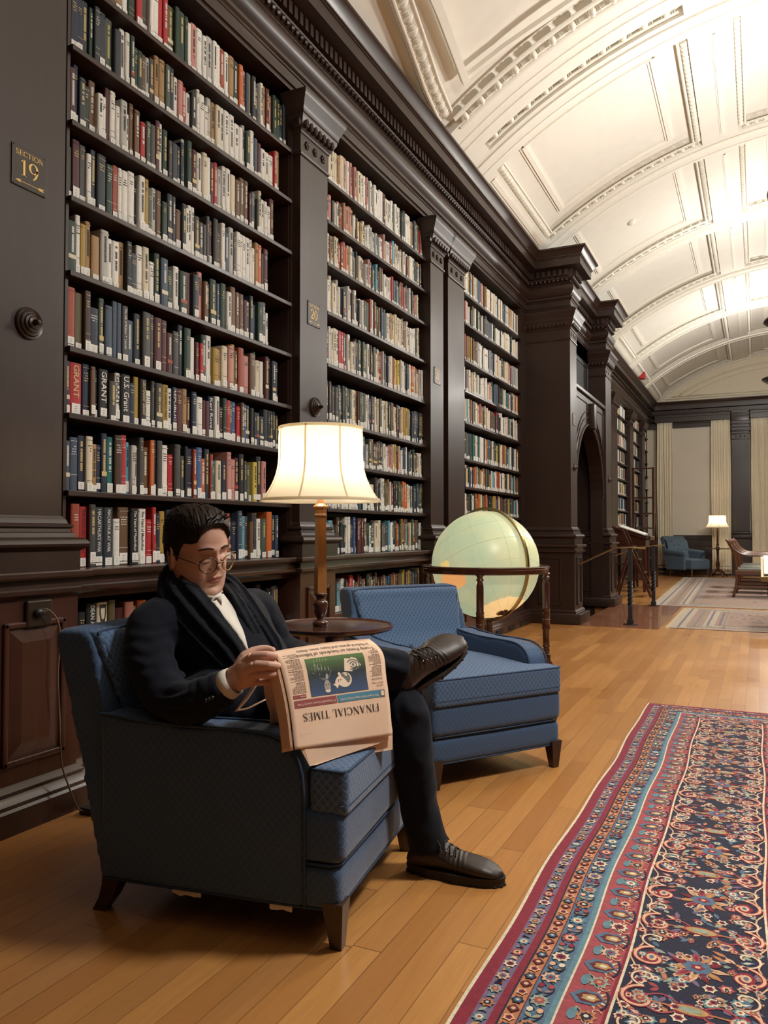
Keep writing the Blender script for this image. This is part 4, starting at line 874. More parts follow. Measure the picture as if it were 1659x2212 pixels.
# ============================================================ armchairs
def soft(b, name, m, parent, vox=.012, it=6, uv=True, fac=.5):
    o = b.build(name, m, parent); remesh(o, vox, it, fac)
    if uv: boxuv(o.data)
    return o
def armchair(loc, rz, label):
    t = thing('armchair', loc, label, 'armchair', rz, 'blue upholstered armchairs by the bookcases')
    arm = [(-.36, .10), (.255, .10), (.265, .20), (.268, .40), (.264, .455), (.248, .505), (.215, .540), (.15, .560), (.04, .562), (-.10, .560), (-.22, .564), (-.33, .575), (-.37, .575)]
    AT = arm[4:13]
    for s in (-1, 1):
        b = MB(); y0, y1 = (s * .375, s * .262)
        # widen the arm slightly toward the top
        n = len(arm); vs = [V(x, y0 - s * (.012 if z < .3 else 0), z) for x, z in arm] + [V(x, y1, z) for x, z in arm]
        b.add(vs, [tuple(range(n)), tuple(range(2 * n - 1, n - 1, -1))] + [(i, (i + 1) % n, n + (i + 1) % n, n + i) for i in range(n)])
        soft(b, 'arm', 'fabric_shaded', t, .011, 4)
        b = MB(); P = smoothpts([V(x, s * .375, z + .001) for x, z in AT], 4); b.tube([V(.268, s * .366, .11), V(.269, s * .372, .38)] + P, .0045, 6)
        P2 = smoothpts([V(x, s * .268, z + .001) for x, z in AT[:-1]], 4); b.tube([V(.270, s * .266, .13), V(.271, s * .266, .38)] + P2, .0045, 6); b.build('piping', 'piping_blue', t, smooth=True)
    bk = [(-.37, .10), (-.44, .40), (-.555, .76), (-.56, .795), (-.54, .812), (-.47, .812), (-.44, .80), (-.42, .76), (-.36, .56), (-.30, .40), (-.29, .10)]
    b = MB(); n = len(bk)
    def yw(z): return .362 if z < .55 else lerp(.362, .335, (z - .55) / .26)
    vs = [V(x, -yw(z), z) for x, z in bk] + [V(x, yw(z), z) for x, z in bk]
    b.add(vs, [tuple(range(n)), tuple(range(2 * n - 1, n - 1, -1))] + [(i, (i + 1) % n, n + (i + 1) % n, n + i) for i in range(n)])
    soft(b, 'back_shell', 'fabric_shaded', t, .012, 4)
    b = MB(); cs = [(-.475, .815), (-.40, .798), (-.395, .76), (-.335, .57), (-.245, .40), (-.29, .38), (-.42, .74)]; n = len(cs)
    def yc(z): return .262 if z < .5 else (.30 if z < .6 else .325)
    vs = [V(x, -yc(z), z) for x, z in cs] + [V(x, yc(z), z) for x, z in cs]
    b.add(vs, [tuple(range(n)), tuple(range(2 * n - 1, n - 1, -1))] + [(i, (i + 1) % n, n + (i + 1) % n, n + i) for i in range(n)])
    soft(b, 'backrest', 'fabric_blue', t, .012, 9)
    b = MB(); pp = [V(-.360, -.272, .60), V(-.392, -.305, .74), V(-.410, -.310, .785), V(-.422, -.292, .803), V(-.424, 0, .806), V(-.422, .292, .803), V(-.410, .310, .785), V(-.392, .305, .74), V(-.360, .272, .60)]
    b.tube(smoothpts(pp, 4), .0045, 6); b.build('piping', 'piping_blue', t, smooth=True)
    T = [(-.27, -.252), (.272, -.252), (.275, -.362), (.385, -.362), (.385, .362), (.275, .362), (.272, .252), (-.27, .252)]
    b = MB(); n = len(T); b.add([V(x, y, .350) for x, y in T] + [V(x, y, .475) for x, y in T], [tuple(range(n)), tuple(range(2 * n - 1, n - 1, -1))] + [(i, (i + 1) % n, n + (i + 1) % n, n + i) for i in range(n)])
    c = soft(b, 'seat_cushion', 'fabric_blue', t, .011, 14)
    for v in c.data.vertices:
        if v.co.z > .44: v.co.z += .022 * max(0, 1 - (v.co.x / .36) ** 2) * max(0, 1 - (v.co.y / .33) ** 2)
    for z in (.378, .468):
        b = MB(); tt = [(.27, -.262), (.282, -.354), (.372, -.358), (.382, -.34), (.382, .34), (.372, .358), (.282, .354), (.27, .262)]; b.tube([V(x, y, z) for x, y in tt], .0042, 6); b.build('cushion_piping', 'piping_blue', c, smooth=True)
    for nm, z0, z1, xo in (('front_rail', .222, .366, .010), ('front_rail', .102, .220, 0)):
        b = MB(); b.bbox(-.28, .366 + xo, -.355, .355, z0, z1, .02); b.bbox(.20, .366 + xo, -.366, .366, z0, z1, .02); soft(b, nm, 'fabric_shaded', t, .012, 7)
    b = MB(); b.tube([V(.262, -.362, .222), V(.34, -.361, .222), V(.364, -.34, .222), V(.367, 0, .222), V(.364, .34, .222), V(.34, .361, .222), V(.262, .362, .222)], .004, 6)
    b.tube([V(-.36, -.362, .104), V(.262, -.358, .104), V(.34, -.355, .106), V(.357, -.338, .106), V(.359, 0, .106), V(.357, .338, .106), V(.34, .355, .106), V(.262, .358, .104), V(-.36, .362, .104)], .004, 6); b.build('skirt_piping', 'piping_blue', t, smooth=True)
    for sx, sy in ((1, -1), (1, 1), (-1, -1), (-1, 1)):
        b = MB()
        if sx > 0:
            a = V(.345, sy * .335, 0); vs = []
            for z, h, ox in ((.125, .030, 0), (.0, .0155, .006)): vs += [V(a.x + dx * h + ox * 0 + .006 * (z == 0), a.y + dy * h, z) for dx, dy in ((-1, -1), (1, -1), (1, 1), (-1, 1))]
            b.add(vs, [(0, 3, 2, 1), (4, 5, 6, 7)] + [(k, (k + 1) % 4, 4 + (k + 1) % 4, 4 + k) for k in range(4)])
        else:
            vs = []; st = [(.13, .030, -.335), (.08, .026, -.345), (.04, .022, -.362), (0, .019, -.388)]
            for z, h, x in st: vs += [V(x + dx * h, sy * .33 + dy * h, z) for dx, dy in ((-1, -1), (1, -1), (1, 1), (-1, 1))]
            b.add(vs, [(0, 3, 2, 1), (12, 13, 14, 15)] + [(i * 4 + k, i * 4 + (k + 1) % 4, i * 4 + 4 + (k + 1) % 4, i * 4 + 4 + k) for i in range(3) for k in range(4)])
        b.build('leg', 'wood_leg', t)
    b = MB(); b.box(-.33, .33, -.33, .33, .105, .115); b.build('dust_cover', 'black', t)
    return t
ch1 = armchair((-1.412, 2.125, 0), math.radians(8.4), 'blue lattice fabric armchair the seated man is sitting in')
b = MB(); rr_ = random.Random(2)
for x0, x1 in ((-.14, -.05), (.16, .225)):
    b = MB(); P = [V(x0, -.352, .10)] + [V(lerp(x0, x1, i / 9), -.352, .083 + rr_.uniform(-.003, .003)) for i in range(10)] + [V(x1, -.352, .10)]; b.prism(P, V(0, .004, 0)); b.build('torn_lining', 'paper_white', ch1)
armchair((-1.355, 3.61, 0), math.radians(-34.5), 'empty blue lattice fabric armchair beyond the round table')

# ============================================================ round table and its lamp
TC = W(717, 1350, 3.28); TC.z = 0; TH = .708
t = thing('side_table', TC, 'round dark wood table with a scalloped edge between the two armchairs', 'table')
b = MB(); wob = lambda th: 1 + .014 * abs(math.sin(th * 6)) + .006 * math.sin(th * 12)
b.lathe([(.02, TH - .016), (.235, TH - .016), (.250, TH - .010), (.256, TH - .001), (.255, TH + .006), (.248, TH + .008), (.243, TH + .002), (.236, TH), (.001, TH)], 96, None, None, True, wob); b.build('tabletop', 'wood_mahog', t, smooth=True, auto=50)
b = MB(); b.lathe([(.09, TH - .04), (.09, TH - .02), (.03, TH - .045), (.026, TH - .08), (.022, .50), (.026, .42), (.045, .36), (.048, .32), (.03, .27), (.026, .24), (.04, .22), (.042, .16), (.02, .15)], 24); b.build('column', 'wood_mahog', t, smooth=True, auto=50)
for k in range(3):
    a = 2 * math.pi * k / 3 + .4; b = MB(); b.tube(smoothpts([V(.02 * math.cos(a), .02 * math.sin(a), .19), V(.09 * math.cos(a), .09 * math.sin(a), .17), V(.16 * math.cos(a), .16 * math.sin(a), .08), V(.22 * math.cos(a), .22 * math.sin(a), .025), V(.25 * math.cos(a), .25 * math.sin(a), .018)], 5), [.03] * 5 + [.025] * 5 + [.02] * 5 + [.018] * 6, 8); b.build('leg', 'wood_mahog', t, smooth=True)
def shade_parts(t, z0, z1, rb, rt, n=8, w=.0035):
    def r(u): return lerp(rb, rt, u) - (rb - rt) * .62 * math.sin(math.pi * u) ** 1 * (1 - u) ** .6
    b = MB(); K = 14; prof = [(r(i / K), lerp(z0, z1, i / K)) for i in range(K + 1)]
    seg = n * 6
    # panels sag slightly between the ribs
    vs = []
    for rr, z in prof:
        for k in range(seg):
            th = 2 * math.pi * k / seg + .18; q = (k % 6) / 6; q = min(q, 1 - q) * 2; vs.append(V(rr * (1 - .022 * q) * math.cos(th), rr * (1 - .022 * q) * math.sin(th), z))
    b.add(vs, [(i * seg + k, i * seg + (k + 1) % seg, (i + 1) * seg + (k + 1) % seg, (i + 1) * seg + k) for i in range(K) for k in range(seg)]); sh = b.build('lamp_shade', 'shade_silk', t, smooth=True)
    b = MB()
    for k in range(n):
        th = 2 * math.pi * k / n + .18; dt = w / rb * 1.1; L = len(prof)
        b.add([V((rr + .0012) * math.cos(th + s_ * dt * rb / rr), (rr + .0012) * math.sin(th + s_ * dt * rb / rr), z) for rr, z in prof for s_ in (-1, 1)], [(i * 2, i * 2 + 1, i * 2 + 3, i * 2 + 2) for i in range(L - 1)])
    for (rr, z), (r2, z2) in (((prof[0][0] + .002, z0 - .003), (lerp(prof[0][0], prof[1][0], .45) + .003, z0 + .010)), ((prof[-1][0] + .002, z1 - .010), (prof[-1][0] + .001, z1 + .003))):
        m2 = 60; b.add([V(q_[0] * math.cos(2 * math.pi * a / m2), q_[0] * math.sin(2 * math.pi * a / m2), q_[1]) for q_ in ((rr, z), (r2, z2)) for a in range(m2)], [(a, (a + 1) % m2, m2 + (a + 1) % m2, m2 + a) for a in range(m2)])
    b.build('shade_trim', 'shade_trim', sh, smooth=True)
    return sh
LB = W(692, 1350, 3.27); LB.z = TH + .001
t = thing('table_lamp', LB, 'tall table lamp with a turned wooden column and lit cream bell shade', 'lamp')
b = MB(); b.lathe([(.030, 0), (.033, .006), (.033, .016), (.028, .022), (.016, .028), (.015, .034), (.020, .040), (.028, .058), (.032, .085), (.031, .100), (.024, .108), (.018, .112), (.020, .118), (.019, .125), (.028, .129), (.029, .134), (.026, .138), (.001, .140)], 28); b.build('base', 'wood_mahog', t, smooth=True, auto=50)
b = MB(); M = Matrix.Rotation(math.radians(8), 4, 'Z')
b.lathe([(.0285, .138), (.0285, .20), (.0235, .455), (.0235, .458)], 4, 'wood_lamp', M); b.lathe([(.026, .458), (.028, .462), (.026, .467), (.024, .47), (.026, .485), (.033, .495), (.033, .50), (.018, .512), (.012, .53), (.012, .60)], 8, 'wood_lamp', M); b.build('column', None, t)
shade_parts(t, .522, .828, .252, .176)
b = MB(); b.ell((0, 0, .655), (.026, .026, .038)); b.build('bulb', 'bulb', t, smooth=True)
b = MB(); b.tube([V(0, 0, .60), V(0, 0, .84)], .003, 6); b.lathe([(.008, .84), (.010, .848), (.004, .86)], 10)
for k in range(3): a = 2.1 * k; b.tube([V(0, 0, .826), V(.174 * math.cos(a), .174 * math.sin(a), .826)], .002, 5)
b.build('shade_fitter', 'brass', t, smooth=True)
def lamp_light(t, z, w, name='lamp_light', r=.045):
    l = bpy.data.lights.new(name, 'POINT'); l.energy = w; l.color = (1.0, .80, .56); l.shadow_soft_size = r; o = bpy.data.objects.new(name, l); COL.objects.link(o); o.parent = t; o.location = (0, 0, z)
lamp_light(t, .66, LAMP_W)

# ============================================================ lit floor globe
GC = W(1048, 1219, 5.95); GR = .405; fwd = V(-_sy, _cy, 0); rgt = V(_cy, _sy, 0)
t = thing('floor_globe', (GC.x, GC.y, 0), 'large glowing green and cream globe in a dark wooden four-post stand', 'globe')
ring = (rgt * .62 - fwd * .785).normalized(); axis = (ring * .52 - V(0, 0, .855) - rgt * .075 - fwd * .05).normalized(); gz = GC.z
def sphdir(px, py):
    d = (W(px, py, 1) - V(0, 0, EYE)).normalized(); o = V(0, 0, EYE) - GC; bq = o.dot(d); disc = bq * bq - o.dot(o) + GR * GR
    return (o + d * (-bq - math.sqrt(max(disc, 0)))).normalized()
def region(pix): return [sphdir(*p) for p in pix]
def prep(poly):
    c = sum(poly, V(0, 0, 0)).normalized(); u = c.orthogonal().normalized(); v = c.cross(u); return c, u, v, [(p.dot(u), p.dot(v)) for p in poly]
def inside(d, pr):
    c, u, v, P = pr
    if d.dot(c) < .85: return False
    x, y = d.dot(u), d.dot(v); r_ = False; j = len(P) - 1
    for i in range(len(P)):
        if (P[i][1] > y) != (P[j][1] > y) and x < (P[j][0] - P[i][0]) * (y - P[i][1]) / (P[j][1] - P[i][1]) + P[i][0]: r_ = not r_
        j = i
    return r_
REG = [('globe_land', region([(958, 1238), (975, 1232), (1000, 1231), (1007, 1240), (1005, 1262), (990, 1274), (982, 1270), (981, 1280), (978, 1291), (972, 1289), (964, 1274), (958, 1262), (953, 1250)])),
       ('globe_yellow', region([(950, 1224), (952, 1214), (962, 1211), (972, 1216), (969, 1224), (964, 1229), (955, 1232)])),
       ('globe_pale', region([(1030, 1252), (1043, 1240), (1047, 1244), (1040, 1256), (1028, 1262)])),
       ('globe_pale', region([(1128, 1157), (1138, 1163), (1142, 1180), (1135, 1176), (1126, 1164)]))]
REG = [(n_, prep(p_)) for n_, p_ in REG]
b = MB(); seg, rg = 300, 150; vs = []
for i in range(rg + 1):
    ph = math.pi * i / rg
    for k in range(seg): th = 2 * math.pi * k / seg; vs.append(V(GR * math.sin(ph) * math.cos(th), GR * math.sin(ph) * math.sin(th), GR * math.cos(ph) + gz))
b.v = [tuple(p) for p in vs]; [b.mi(k) for k in ('globe_sea', 'globe_land', 'globe_yellow', 'globe_pale')]
for i in range(rg):
    for k in range(seg):
        f = [i * seg + k, i * seg + (k + 1) % seg, (i + 1) * seg + (k + 1) % seg, (i + 1) * seg + k]; ph = math.pi * (i + .5) / rg; th = 2 * math.pi * (k + .5) / seg
        d = V(math.sin(ph) * math.cos(th), math.sin(ph) * math.sin(th), math.cos(ph)); w = d + noise.noise_vector(d * 9) * .035; w.normalize(); mm = 'globe_sea'
        if w.dot(axis) > .90 - .03 * noise.noise(d * 6): mm = 'globe_pale'
        else:
            for nm, pl in REG:
                if inside(w, pl): mm = nm; break
        b.f.append(f); b.m.append(b.mats.index(mm))
ball = b.build('globe_ball', None, t, smooth=True)
# graticule
b = MB(); ax = axis; u = ax.orthogonal().normalized(); v = ax.cross(u); c0 = V(0, 0, gz)
for k in range(12):
    a = math.pi * k / 12 * 2; e = u * math.cos(a) + v * math.sin(a); b.tube([c0 + (ax * math.cos(q) + e * math.sin(q)) * (GR + .0004) for q in [math.radians(12 + 156 * i / 40) for i in range(41)]], .0009, 4)
for la in (-60, -23, 0, 23, 60):
    q = math.radians(la); b.tube([c0 + (ax * math.sin(q) + (u * math.cos(s * math.pi / 36) + v * math.sin(s * math.pi / 36)) * math.cos(q)) * (GR + .0004) for s in range(73)], .0008 if la else .0014, 4, caps=False)
b.build('graticule', 'globe_line', ball)
b = MB(); RR = GR + .018; pts = [(ring * math.sin(a) * RR + V(0, 0, -math.cos(a) * RR + gz)) for a in [2 * math.pi * i / 96 for i in range(97)]]
n = len(pts); sd = ring.cross(V(0, 0, 1)).normalized(); vs = []
for i in range(96):
    a = 2 * math.pi * i / 96; o = ring * math.sin(a) - V(0, 0, math.cos(a))
    vs += [o * (RR - .008) + sd * .010 + c0, o * (RR + .010) + sd * .010 + c0, o * (RR + .010) - sd * .010 + c0, o * (RR - .008) - sd * .010 + c0]
b.add(vs, [(i * 4 + k, i * 4 + (k + 1) % 4, ((i + 1) % 96) * 4 + (k + 1) % 4, ((i + 1) % 96) * 4 + k) for i in range(96) for k in range(4)]); b.build('meridian_ring', 'brass', t)
q = axis.to_track_quat('Z', 'Y').to_matrix().to_4x4()
b = MB(); b.lathe([(.046, GR - .002), (.046, GR + .003), (.036, GR + .004), (.035, GR + .0015), (.001, GR + .001)], 24, 'brass_pale', Matrix.Translation(c0) @ q); b.lathe([(.034, GR), (.034, GR + .004), (.012, GR + .012), (.010, GR + .02), (.001, GR + .02)], 20, 'bronze_dark', Matrix.Translation(c0) @ q); b.build('pole_cap', None, t, smooth=True, auto=40)
ZR = .828
b = MB(); b.lathe([(.425, ZR - .026), (.425, ZR + .020), (.430, ZR + .024), (.474, ZR + .024), (.482, ZR + .018), (.482, ZR + .006), (.475, ZR), (.474, ZR - .026), (.462, ZR - .032), (.43, ZR - .032), (.425, ZR - .026)], 96, None, None, False); b.build('horizon_ring', 'wood_mahog', t, smooth=True, auto=40)
a0 = math.atan2((-fwd).y, (-fwd).x) - math.radians(12)
PR = [(.026, .80), (.030, .795), (.022, .785), (.020, .775), (.027, .768), (.028, .762), (.019, .752), (.022, .74), (.026, .72), (.0265, .70), (.0265, .54), (.030, .535), (.030, .528), (.027, .524), (.029, .50), (.030, .47), (.027, .455), (.030, .452), (.030, .444), (.027, .44), (.029, .41), (.0285, .39), (.030, .386), (.030, .378), (.026, .374), (.023, .26), (.027, .255), (.028, .247), (.020, .24), (.026, .225), (.027, .21), (.02, .198), (.03, .19)]
for k in range(4):
    a = a0 + k * math.pi / 2; p = V(.452 * math.cos(a), .452 * math.sin(a), 0)
    b = MB(); b.lathe(PR, 20, None, Matrix.Translation(p)); b.bbox(-.03, .03, -.03, .03, .12, .195, .004, None, Matrix.Translation(p) @ Matrix.Rotation(a, 4, 'Z'))
    o = V(math.cos(a), math.sin(a), 0); b.tube(smoothpts([p + V(0, 0, .15), p + o * .03 + V(0, 0, .10), p + o * .055 + V(0, 0, .045), p + o * .085 + V(0, 0, .02)], 5), [.026] * 6 + [.021] * 5 + [.016] * 5, 8); b.build('post', 'wood_mahog', t, smooth=True, auto=45)
    b = MB(); b.bbox(0, .44, -.02, .02, .135, .175, .006, None, Matrix.Rotation(a, 4, 'Z')); b.build('stretcher', 'wood_mahog', t)
b = MB(); b.lathe([(.07, .12), (.075, .19), (.05, .20), (.045, .30), (.052, .305), (.050, .31), (.036, .40), (.03, .41), (.02, .44), (.001, .445)], 24); b.build('centre_column', 'wood_mahog', t, smooth=True, auto=45)

# ============================================================ rugs
class Rug:
    def __init__(s, w, L, seed=1): s.b = MB(); s.w = w; s.L = L; s.z = .006; s.r = random.Random(seed)
    def poly(s, pts, c, dz=0): s.b.add([V(u, v, s.z + dz) for u, v in pts], [tuple(range(len(pts)))], 'rug_' + c)
    def rect(s, u0, u1, v0, v1, c, dz=0):
        n = max(1, int(abs(v1 - v0) / .06)); k = max(1, int(abs(u1 - u0) / .12))
        s.b.add([V(lerp(u0, u1, i / k), lerp(v0, v1, j / n), s.z + dz) for j in range(n + 1) for i in range(k + 1)], [(j * (k + 1) + i, j * (k + 1) + i + 1, (j + 1) * (k + 1) + i + 1, (j + 1) * (k + 1) + i) for j in range(n) for i in range(k)], 'rug_' + c)
    def blob(s, u, v, ru, rv, c, a=0, dz=0, n=10, wav=0, k=5):
        P = []
        for i in range(n):
            t_ = 2 * math.pi * i / n; q = 1 + wav * math.cos(k * t_); x, y = ru * q * math.cos(t_), rv * q * math.sin(t_); P.append((u + x * math.cos(a) - y * math.sin(a), v + x * math.sin(a) + y * math.cos(a)))
        s.poly(P, c, dz)
    def flower(s, u, v, r, cols, n=8, dz=0):
        s.blob(u, v, r, r, cols[0], 0, dz, 3 * n, .22, n); s.blob(u, v, r * .62, r * .62, cols[1], .2, dz + .00025, 2 * n, .15, n); s.blob(u, v, r * .28, r * .28, cols[2], 0, dz + .0005, 8)
    def leaf(s, u, v, l, w, a, c, dz=0, c2=None):
        f = lambda k: [(u + x * k * math.cos(a) - y * k * math.sin(a), v + x * k * math.sin(a) + y * k * math.cos(a)) for x, y in ((0, 0), (l * .3, w * .8), (l * .6, w), (l, 0), (l * .6, -w), (l * .3, -w * .8))]
        s.poly(f(1), c, dz)
        if c2: s.poly([(u + x * math.cos(a) - y * math.sin(a), v + x * math.sin(a) + y * math.cos(a)) for x, y in ((l * .2, 0), (l * .5, w * .5), (l * .8, 0), (l * .5, -w * .5))], c2, dz + .00025)
    def rib(s, pts, w, c, dz=0, taper=False):
        P = [Vector((p[0], p[1])) for p in pts]; A = []; B = []
        for i, p in enumerate(P):
            d = (P[min(i + 1, len(P) - 1)] - P[max(i - 1, 0)]).normalized(); n = Vector((-d.y, d.x)); k = w / 2 * ((1 - .7 * i / (len(P) - 1)) if taper else 1); A.append(p + n * k); B.append(p - n * k)
        n = len(P); s.b.add([V(p.x, p.y, s.z + dz) for p in A + B], [(i, i + 1, n + i + 1, n + i) for i in range(n - 1)], 'rug_' + c)
    def scroll(s, u, v, r, a0, turn, w, c, dz=0, out=None):
        P = []; n = 22
        for i in range(n + 1):
            t_ = i / n; rr = r * (1 - .8 * t_); a = a0 + turn * t_; P.append((u + rr * math.cos(a), v + rr * math.sin(a)))
        if out: s.rib(P, w * 2.0, out, dz - .0002)
        s.rib(P, w, c, dz); s.blob(P[-1][0], P[-1][1], w * .9, w * .9, c, 0, dz, 7)
    def finish(s, name, loc, label, thick=.006, deform=None):
        b = s.b; b.box(0, s.w, 0, s.L, .0005, .0048, 'rug_maroon'); 
        if deform: b.v = [deform(*p) for p in b.v]
        o = b.build(name); o.location = loc; tag(o, label, 'rug'); return o
RW, RL = .966, 5.9
R1 = Rug(RW, RL, 5); bands = [(0, 'crimson'), (.035, 'mauve'), (.075, 'crimson'), (.094, 'navy'), (.099, 'orange'), (.134, 'maroon'), (.137, 'blue'), (.192, 'teal'), (.206, 'cream'), (.2115, 'rose'), (.308, 'crimson'), (.316, 'cream'), (.3225, 'navy')]
for i, (d, c) in enumerate(bands): R1.rect(d, RW - d, -.2, RL - d, c, i * .00012 - .0006)
R1.z = .0070
# leave the borders flat; stamp motifs along each band, both sides and far end
def both(fn, d, step, k=0):
    n = int((RL - d) / step)
    for i in range(n):
        v = RL - d - (i + .5) * step
        if v > 1.5: fn(d, v, i, 0); fn(RW - d, v, i, 1)
    m = int((RW - 2 * d) / step)
    for i in range(m): fn(d + (i + .5) * (RW - 2 * d) / max(m, 1), RL - d, i, 2)
FC = [('cream', 'crimson', 'navy'), ('peach', 'blue', 'crimson'), ('sage', 'rose', 'gold'), ('orange', 'navy', 'cream'), ('teal', 'cream', 'rose'), ('rose', 'peach', 'navy')]
def m1(u, v, i, s):
    if i % 2: R1.flower(u, v, .0155, FC[(i // 2) % 6], 7, .001)
    else: R1.leaf(u - .010, v - .008, .026, .006, .9, ('navy', 'teal', 'sage', 'gold')[i // 2 % 4], .001); R1.leaf(u + .010, v - .008, .024, .005, 2.3, ('peach', 'blue', 'maroon')[i // 2 % 3], .001)
both(m1, .055, .030)
def m2(u, v, i, s):
    if i % 3 == 0: R1.flower(u, v, .014, ('navy', 'blue', 'cream'), 6, .001)
    elif i % 3 == 1: R1.blob(u, v, .013, .014, 'maroon', 0, .001, 12, .2, 4); R1.blob(u, v, .006, .006, 'peach', 0, .0013, 8)
    else: R1.flower(u, v, .013, ('peach', 'crimson', 'navy'), 5, .001)
both(m2, .1165, .036)
def m3(u, v, i, s):
    w = .024
    if s < 2: R1.rib([(u + .022 * math.sin(2 * math.pi * (j / 6 * .5 + i * .5)), v - .04 + .08 * j / 6) for j in range(7)], .0035, 'navy', .0008)
    if i % 2: R1.flower(u, v, .021, FC[(i // 2 + 1) % 6], 8, .001)
    else:
        for q in (-1, 1): R1.blob(u + q * .012, v + .012, .008, .010, ('rose', 'peach', 'crimson', 'cream')[(i // 2 + q) % 4], 0, .001, 8); R1.leaf(u, v - .018, .026, .006, 1.57 + q * .9, ('navy', 'mauve', 'sage')[(i // 2) % 3], .001, 'gold')
both(m3, .163, .052)
def m4(u, v, i, s):
    k = 1 if (s == 0 or s == 2) else -1; c = R1
    if i % 2 == 0:
        c.blob(u, v, .038, .030, 'blue', 0, .0008, 18, .10, 6); c.blob(u + k * .004, v, .029, .021, 'maroon', 0, .0010, 16, .14, 6); c.blob(u + k * .006, v, .020, .014, 'gold', 0, .0013, 12, .2, 5); c.blob(u + k * .008, v, .010, .007, 'cream', 0, .0016, 8)
        for q in range(7): c.leaf(u + k * .01, v, .044, .0045, (0 if k > 0 else math.pi) + (q - 3) * .42, ('peach', 'orange', 'cream')[q % 3], .0007)
        c.rib([(u + k * (.035 + .012 * math.cos(a)), v + .036 * math.sin(a)) for a in [-1.5 + j * .3 for j in range(11)]], .006, 'navy', .0012)
    else:
        c.blob(u - k * .02, v, .012, .024, 'teal', 0, .0008, 10); c.flower(u + k * .012, v, .022, FC[(i // 2) % 6], 8, .001)
        for q in (-1, 1): c.leaf(u, v, .038, .006, math.pi / 2 * q + .5 * k, 'sage', .0008, 'navy'); c.scroll(u + k * .028, v + q * .022, .014, 0, 4.5 * q, .003, 'peach', .0011)
both(m4, .262, .074)
# main field: scrolling arabesques and palmettes on navy
fu0, fu1 = .3225, RW - .3225; cu = (fu0 + fu1) / 2; v = RL - .40; k = 0
while v > 1.2:
    P_ = .205; c = R1
    for s, eu in ((1, fu0), (-1, fu1)):
        c.scroll(eu + s * .052, v, .055, math.pi / 2 * 1.0, s * 5.6, .0075, 'peach', .0012, 'crimson'); c.scroll(eu + s * .050, v - .1, .042, -math.pi / 2, -s * 5.2, .0055, 'cream', .0012, 'maroon')
        c.blob(eu + s * .05, v, .022, .030, 'crimson', 0, .0009, 12, .1, 5); c.blob(eu + s * .05, v, .013, .018, 'peach', 0, .0014, 10); c.blob(eu + s * .05, v, .006, .009, 'blue', 0, .0016, 8)
        c.rib([(eu + s * (.01 + .012 * math.sin(j * .9)), v + .1 - .2 * j / 10) for j in range(11)], .0045, 'peach', .001)
        for q in range(3): c.leaf(eu + s * .03, v - .05 - .03 * q, .04, .008, (0 if s > 0 else math.pi) + .5 * (q - 1), ('rose', 'sage', 'blue')[q], .0009, 'cream')
    if k % 2 == 0:
        for q in range(11):
            a = math.pi * 2 * q / 11; c.leaf(cu + .012 * math.cos(a), v + .014 * math.sin(a), .062, .010, a, ('peach', 'maroon', 'orange', 'rose')[q % 4], .0010, 'crimson' if q % 2 else 'gold')
        c.blob(cu, v, .034, .030, 'blue', 0, .0013, 16, .12, 8); c.blob(cu, v, .016, .014, 'crimson', 0, .0016, 10, .2, 5); c.blob(cu, v, .007, .006, 'peach', 0, .0018, 8)
    else:
        c.blob(cu, v, .024, .050, 'crimson', math.pi / 2, .0009, 14, .06, 7); c.blob(cu, v, .018, .040, 'gold', math.pi / 2, .0012, 14); c.blob(cu, v, .010, .026, 'sage', math.pi / 2, .0015, 12, .12, 6)
        for s in (-1, 1):
            for q in range(3): c.rib([(cu + s * (.03 + .07 * j / 8), v + (q - 1) * (.018 + .02 * math.sin(j / 8 * 3.1))) for j in range(9)], .006, ('rose', 'orange', 'rose')[q], .0011)
            c.flower(cu + s * .11, v, .018, FC[(k + s) % 6], 8, .0014)
    for q in range(34):
        uu = R1.r.uniform(fu0 + .012, fu1 - .012); vv = v + R1.r.uniform(-.1, .1); c.flower(uu, vv, R1.r.uniform(.008, .017), FC[R1.r.randrange(6)], 6, .0007 + .0003 * R1.r.random())
    for q in range(42):
        uu = R1.r.uniform(fu0 + .03, fu1 - .03); vv = v + R1.r.uniform(-.1, .1); c.leaf(uu, vv, R1.r.uniform(.02, .045), .007, R1.r.uniform(0, 6.3), ('rose', 'orange', 'sage', 'blue', 'mauve', 'peach')[q % 6], .0006)
    v -= P_ / 1.04; k += 1
R1.rect(-.006, .003, 0, RL, 'cream', .0004); R1.rect(RW - .003, RW + .006, 0, RL, 'cream', .0004)
def rdef(x, y, z): return (x + .005 * math.sin(y * 3.1 + .6) * (1 - x) + .004 * math.sin(y * 7.3), y + .006 * math.sin(x * 5), z + .0010 * (1 + math.sin(y * 5 + x * 3)) * (z > .003))
R1.finish('patterned_rug', (-.635, 5.29 - RL, 0), 'crimson bordered rug with navy floral field in front of the armchairs', .006, rdef)
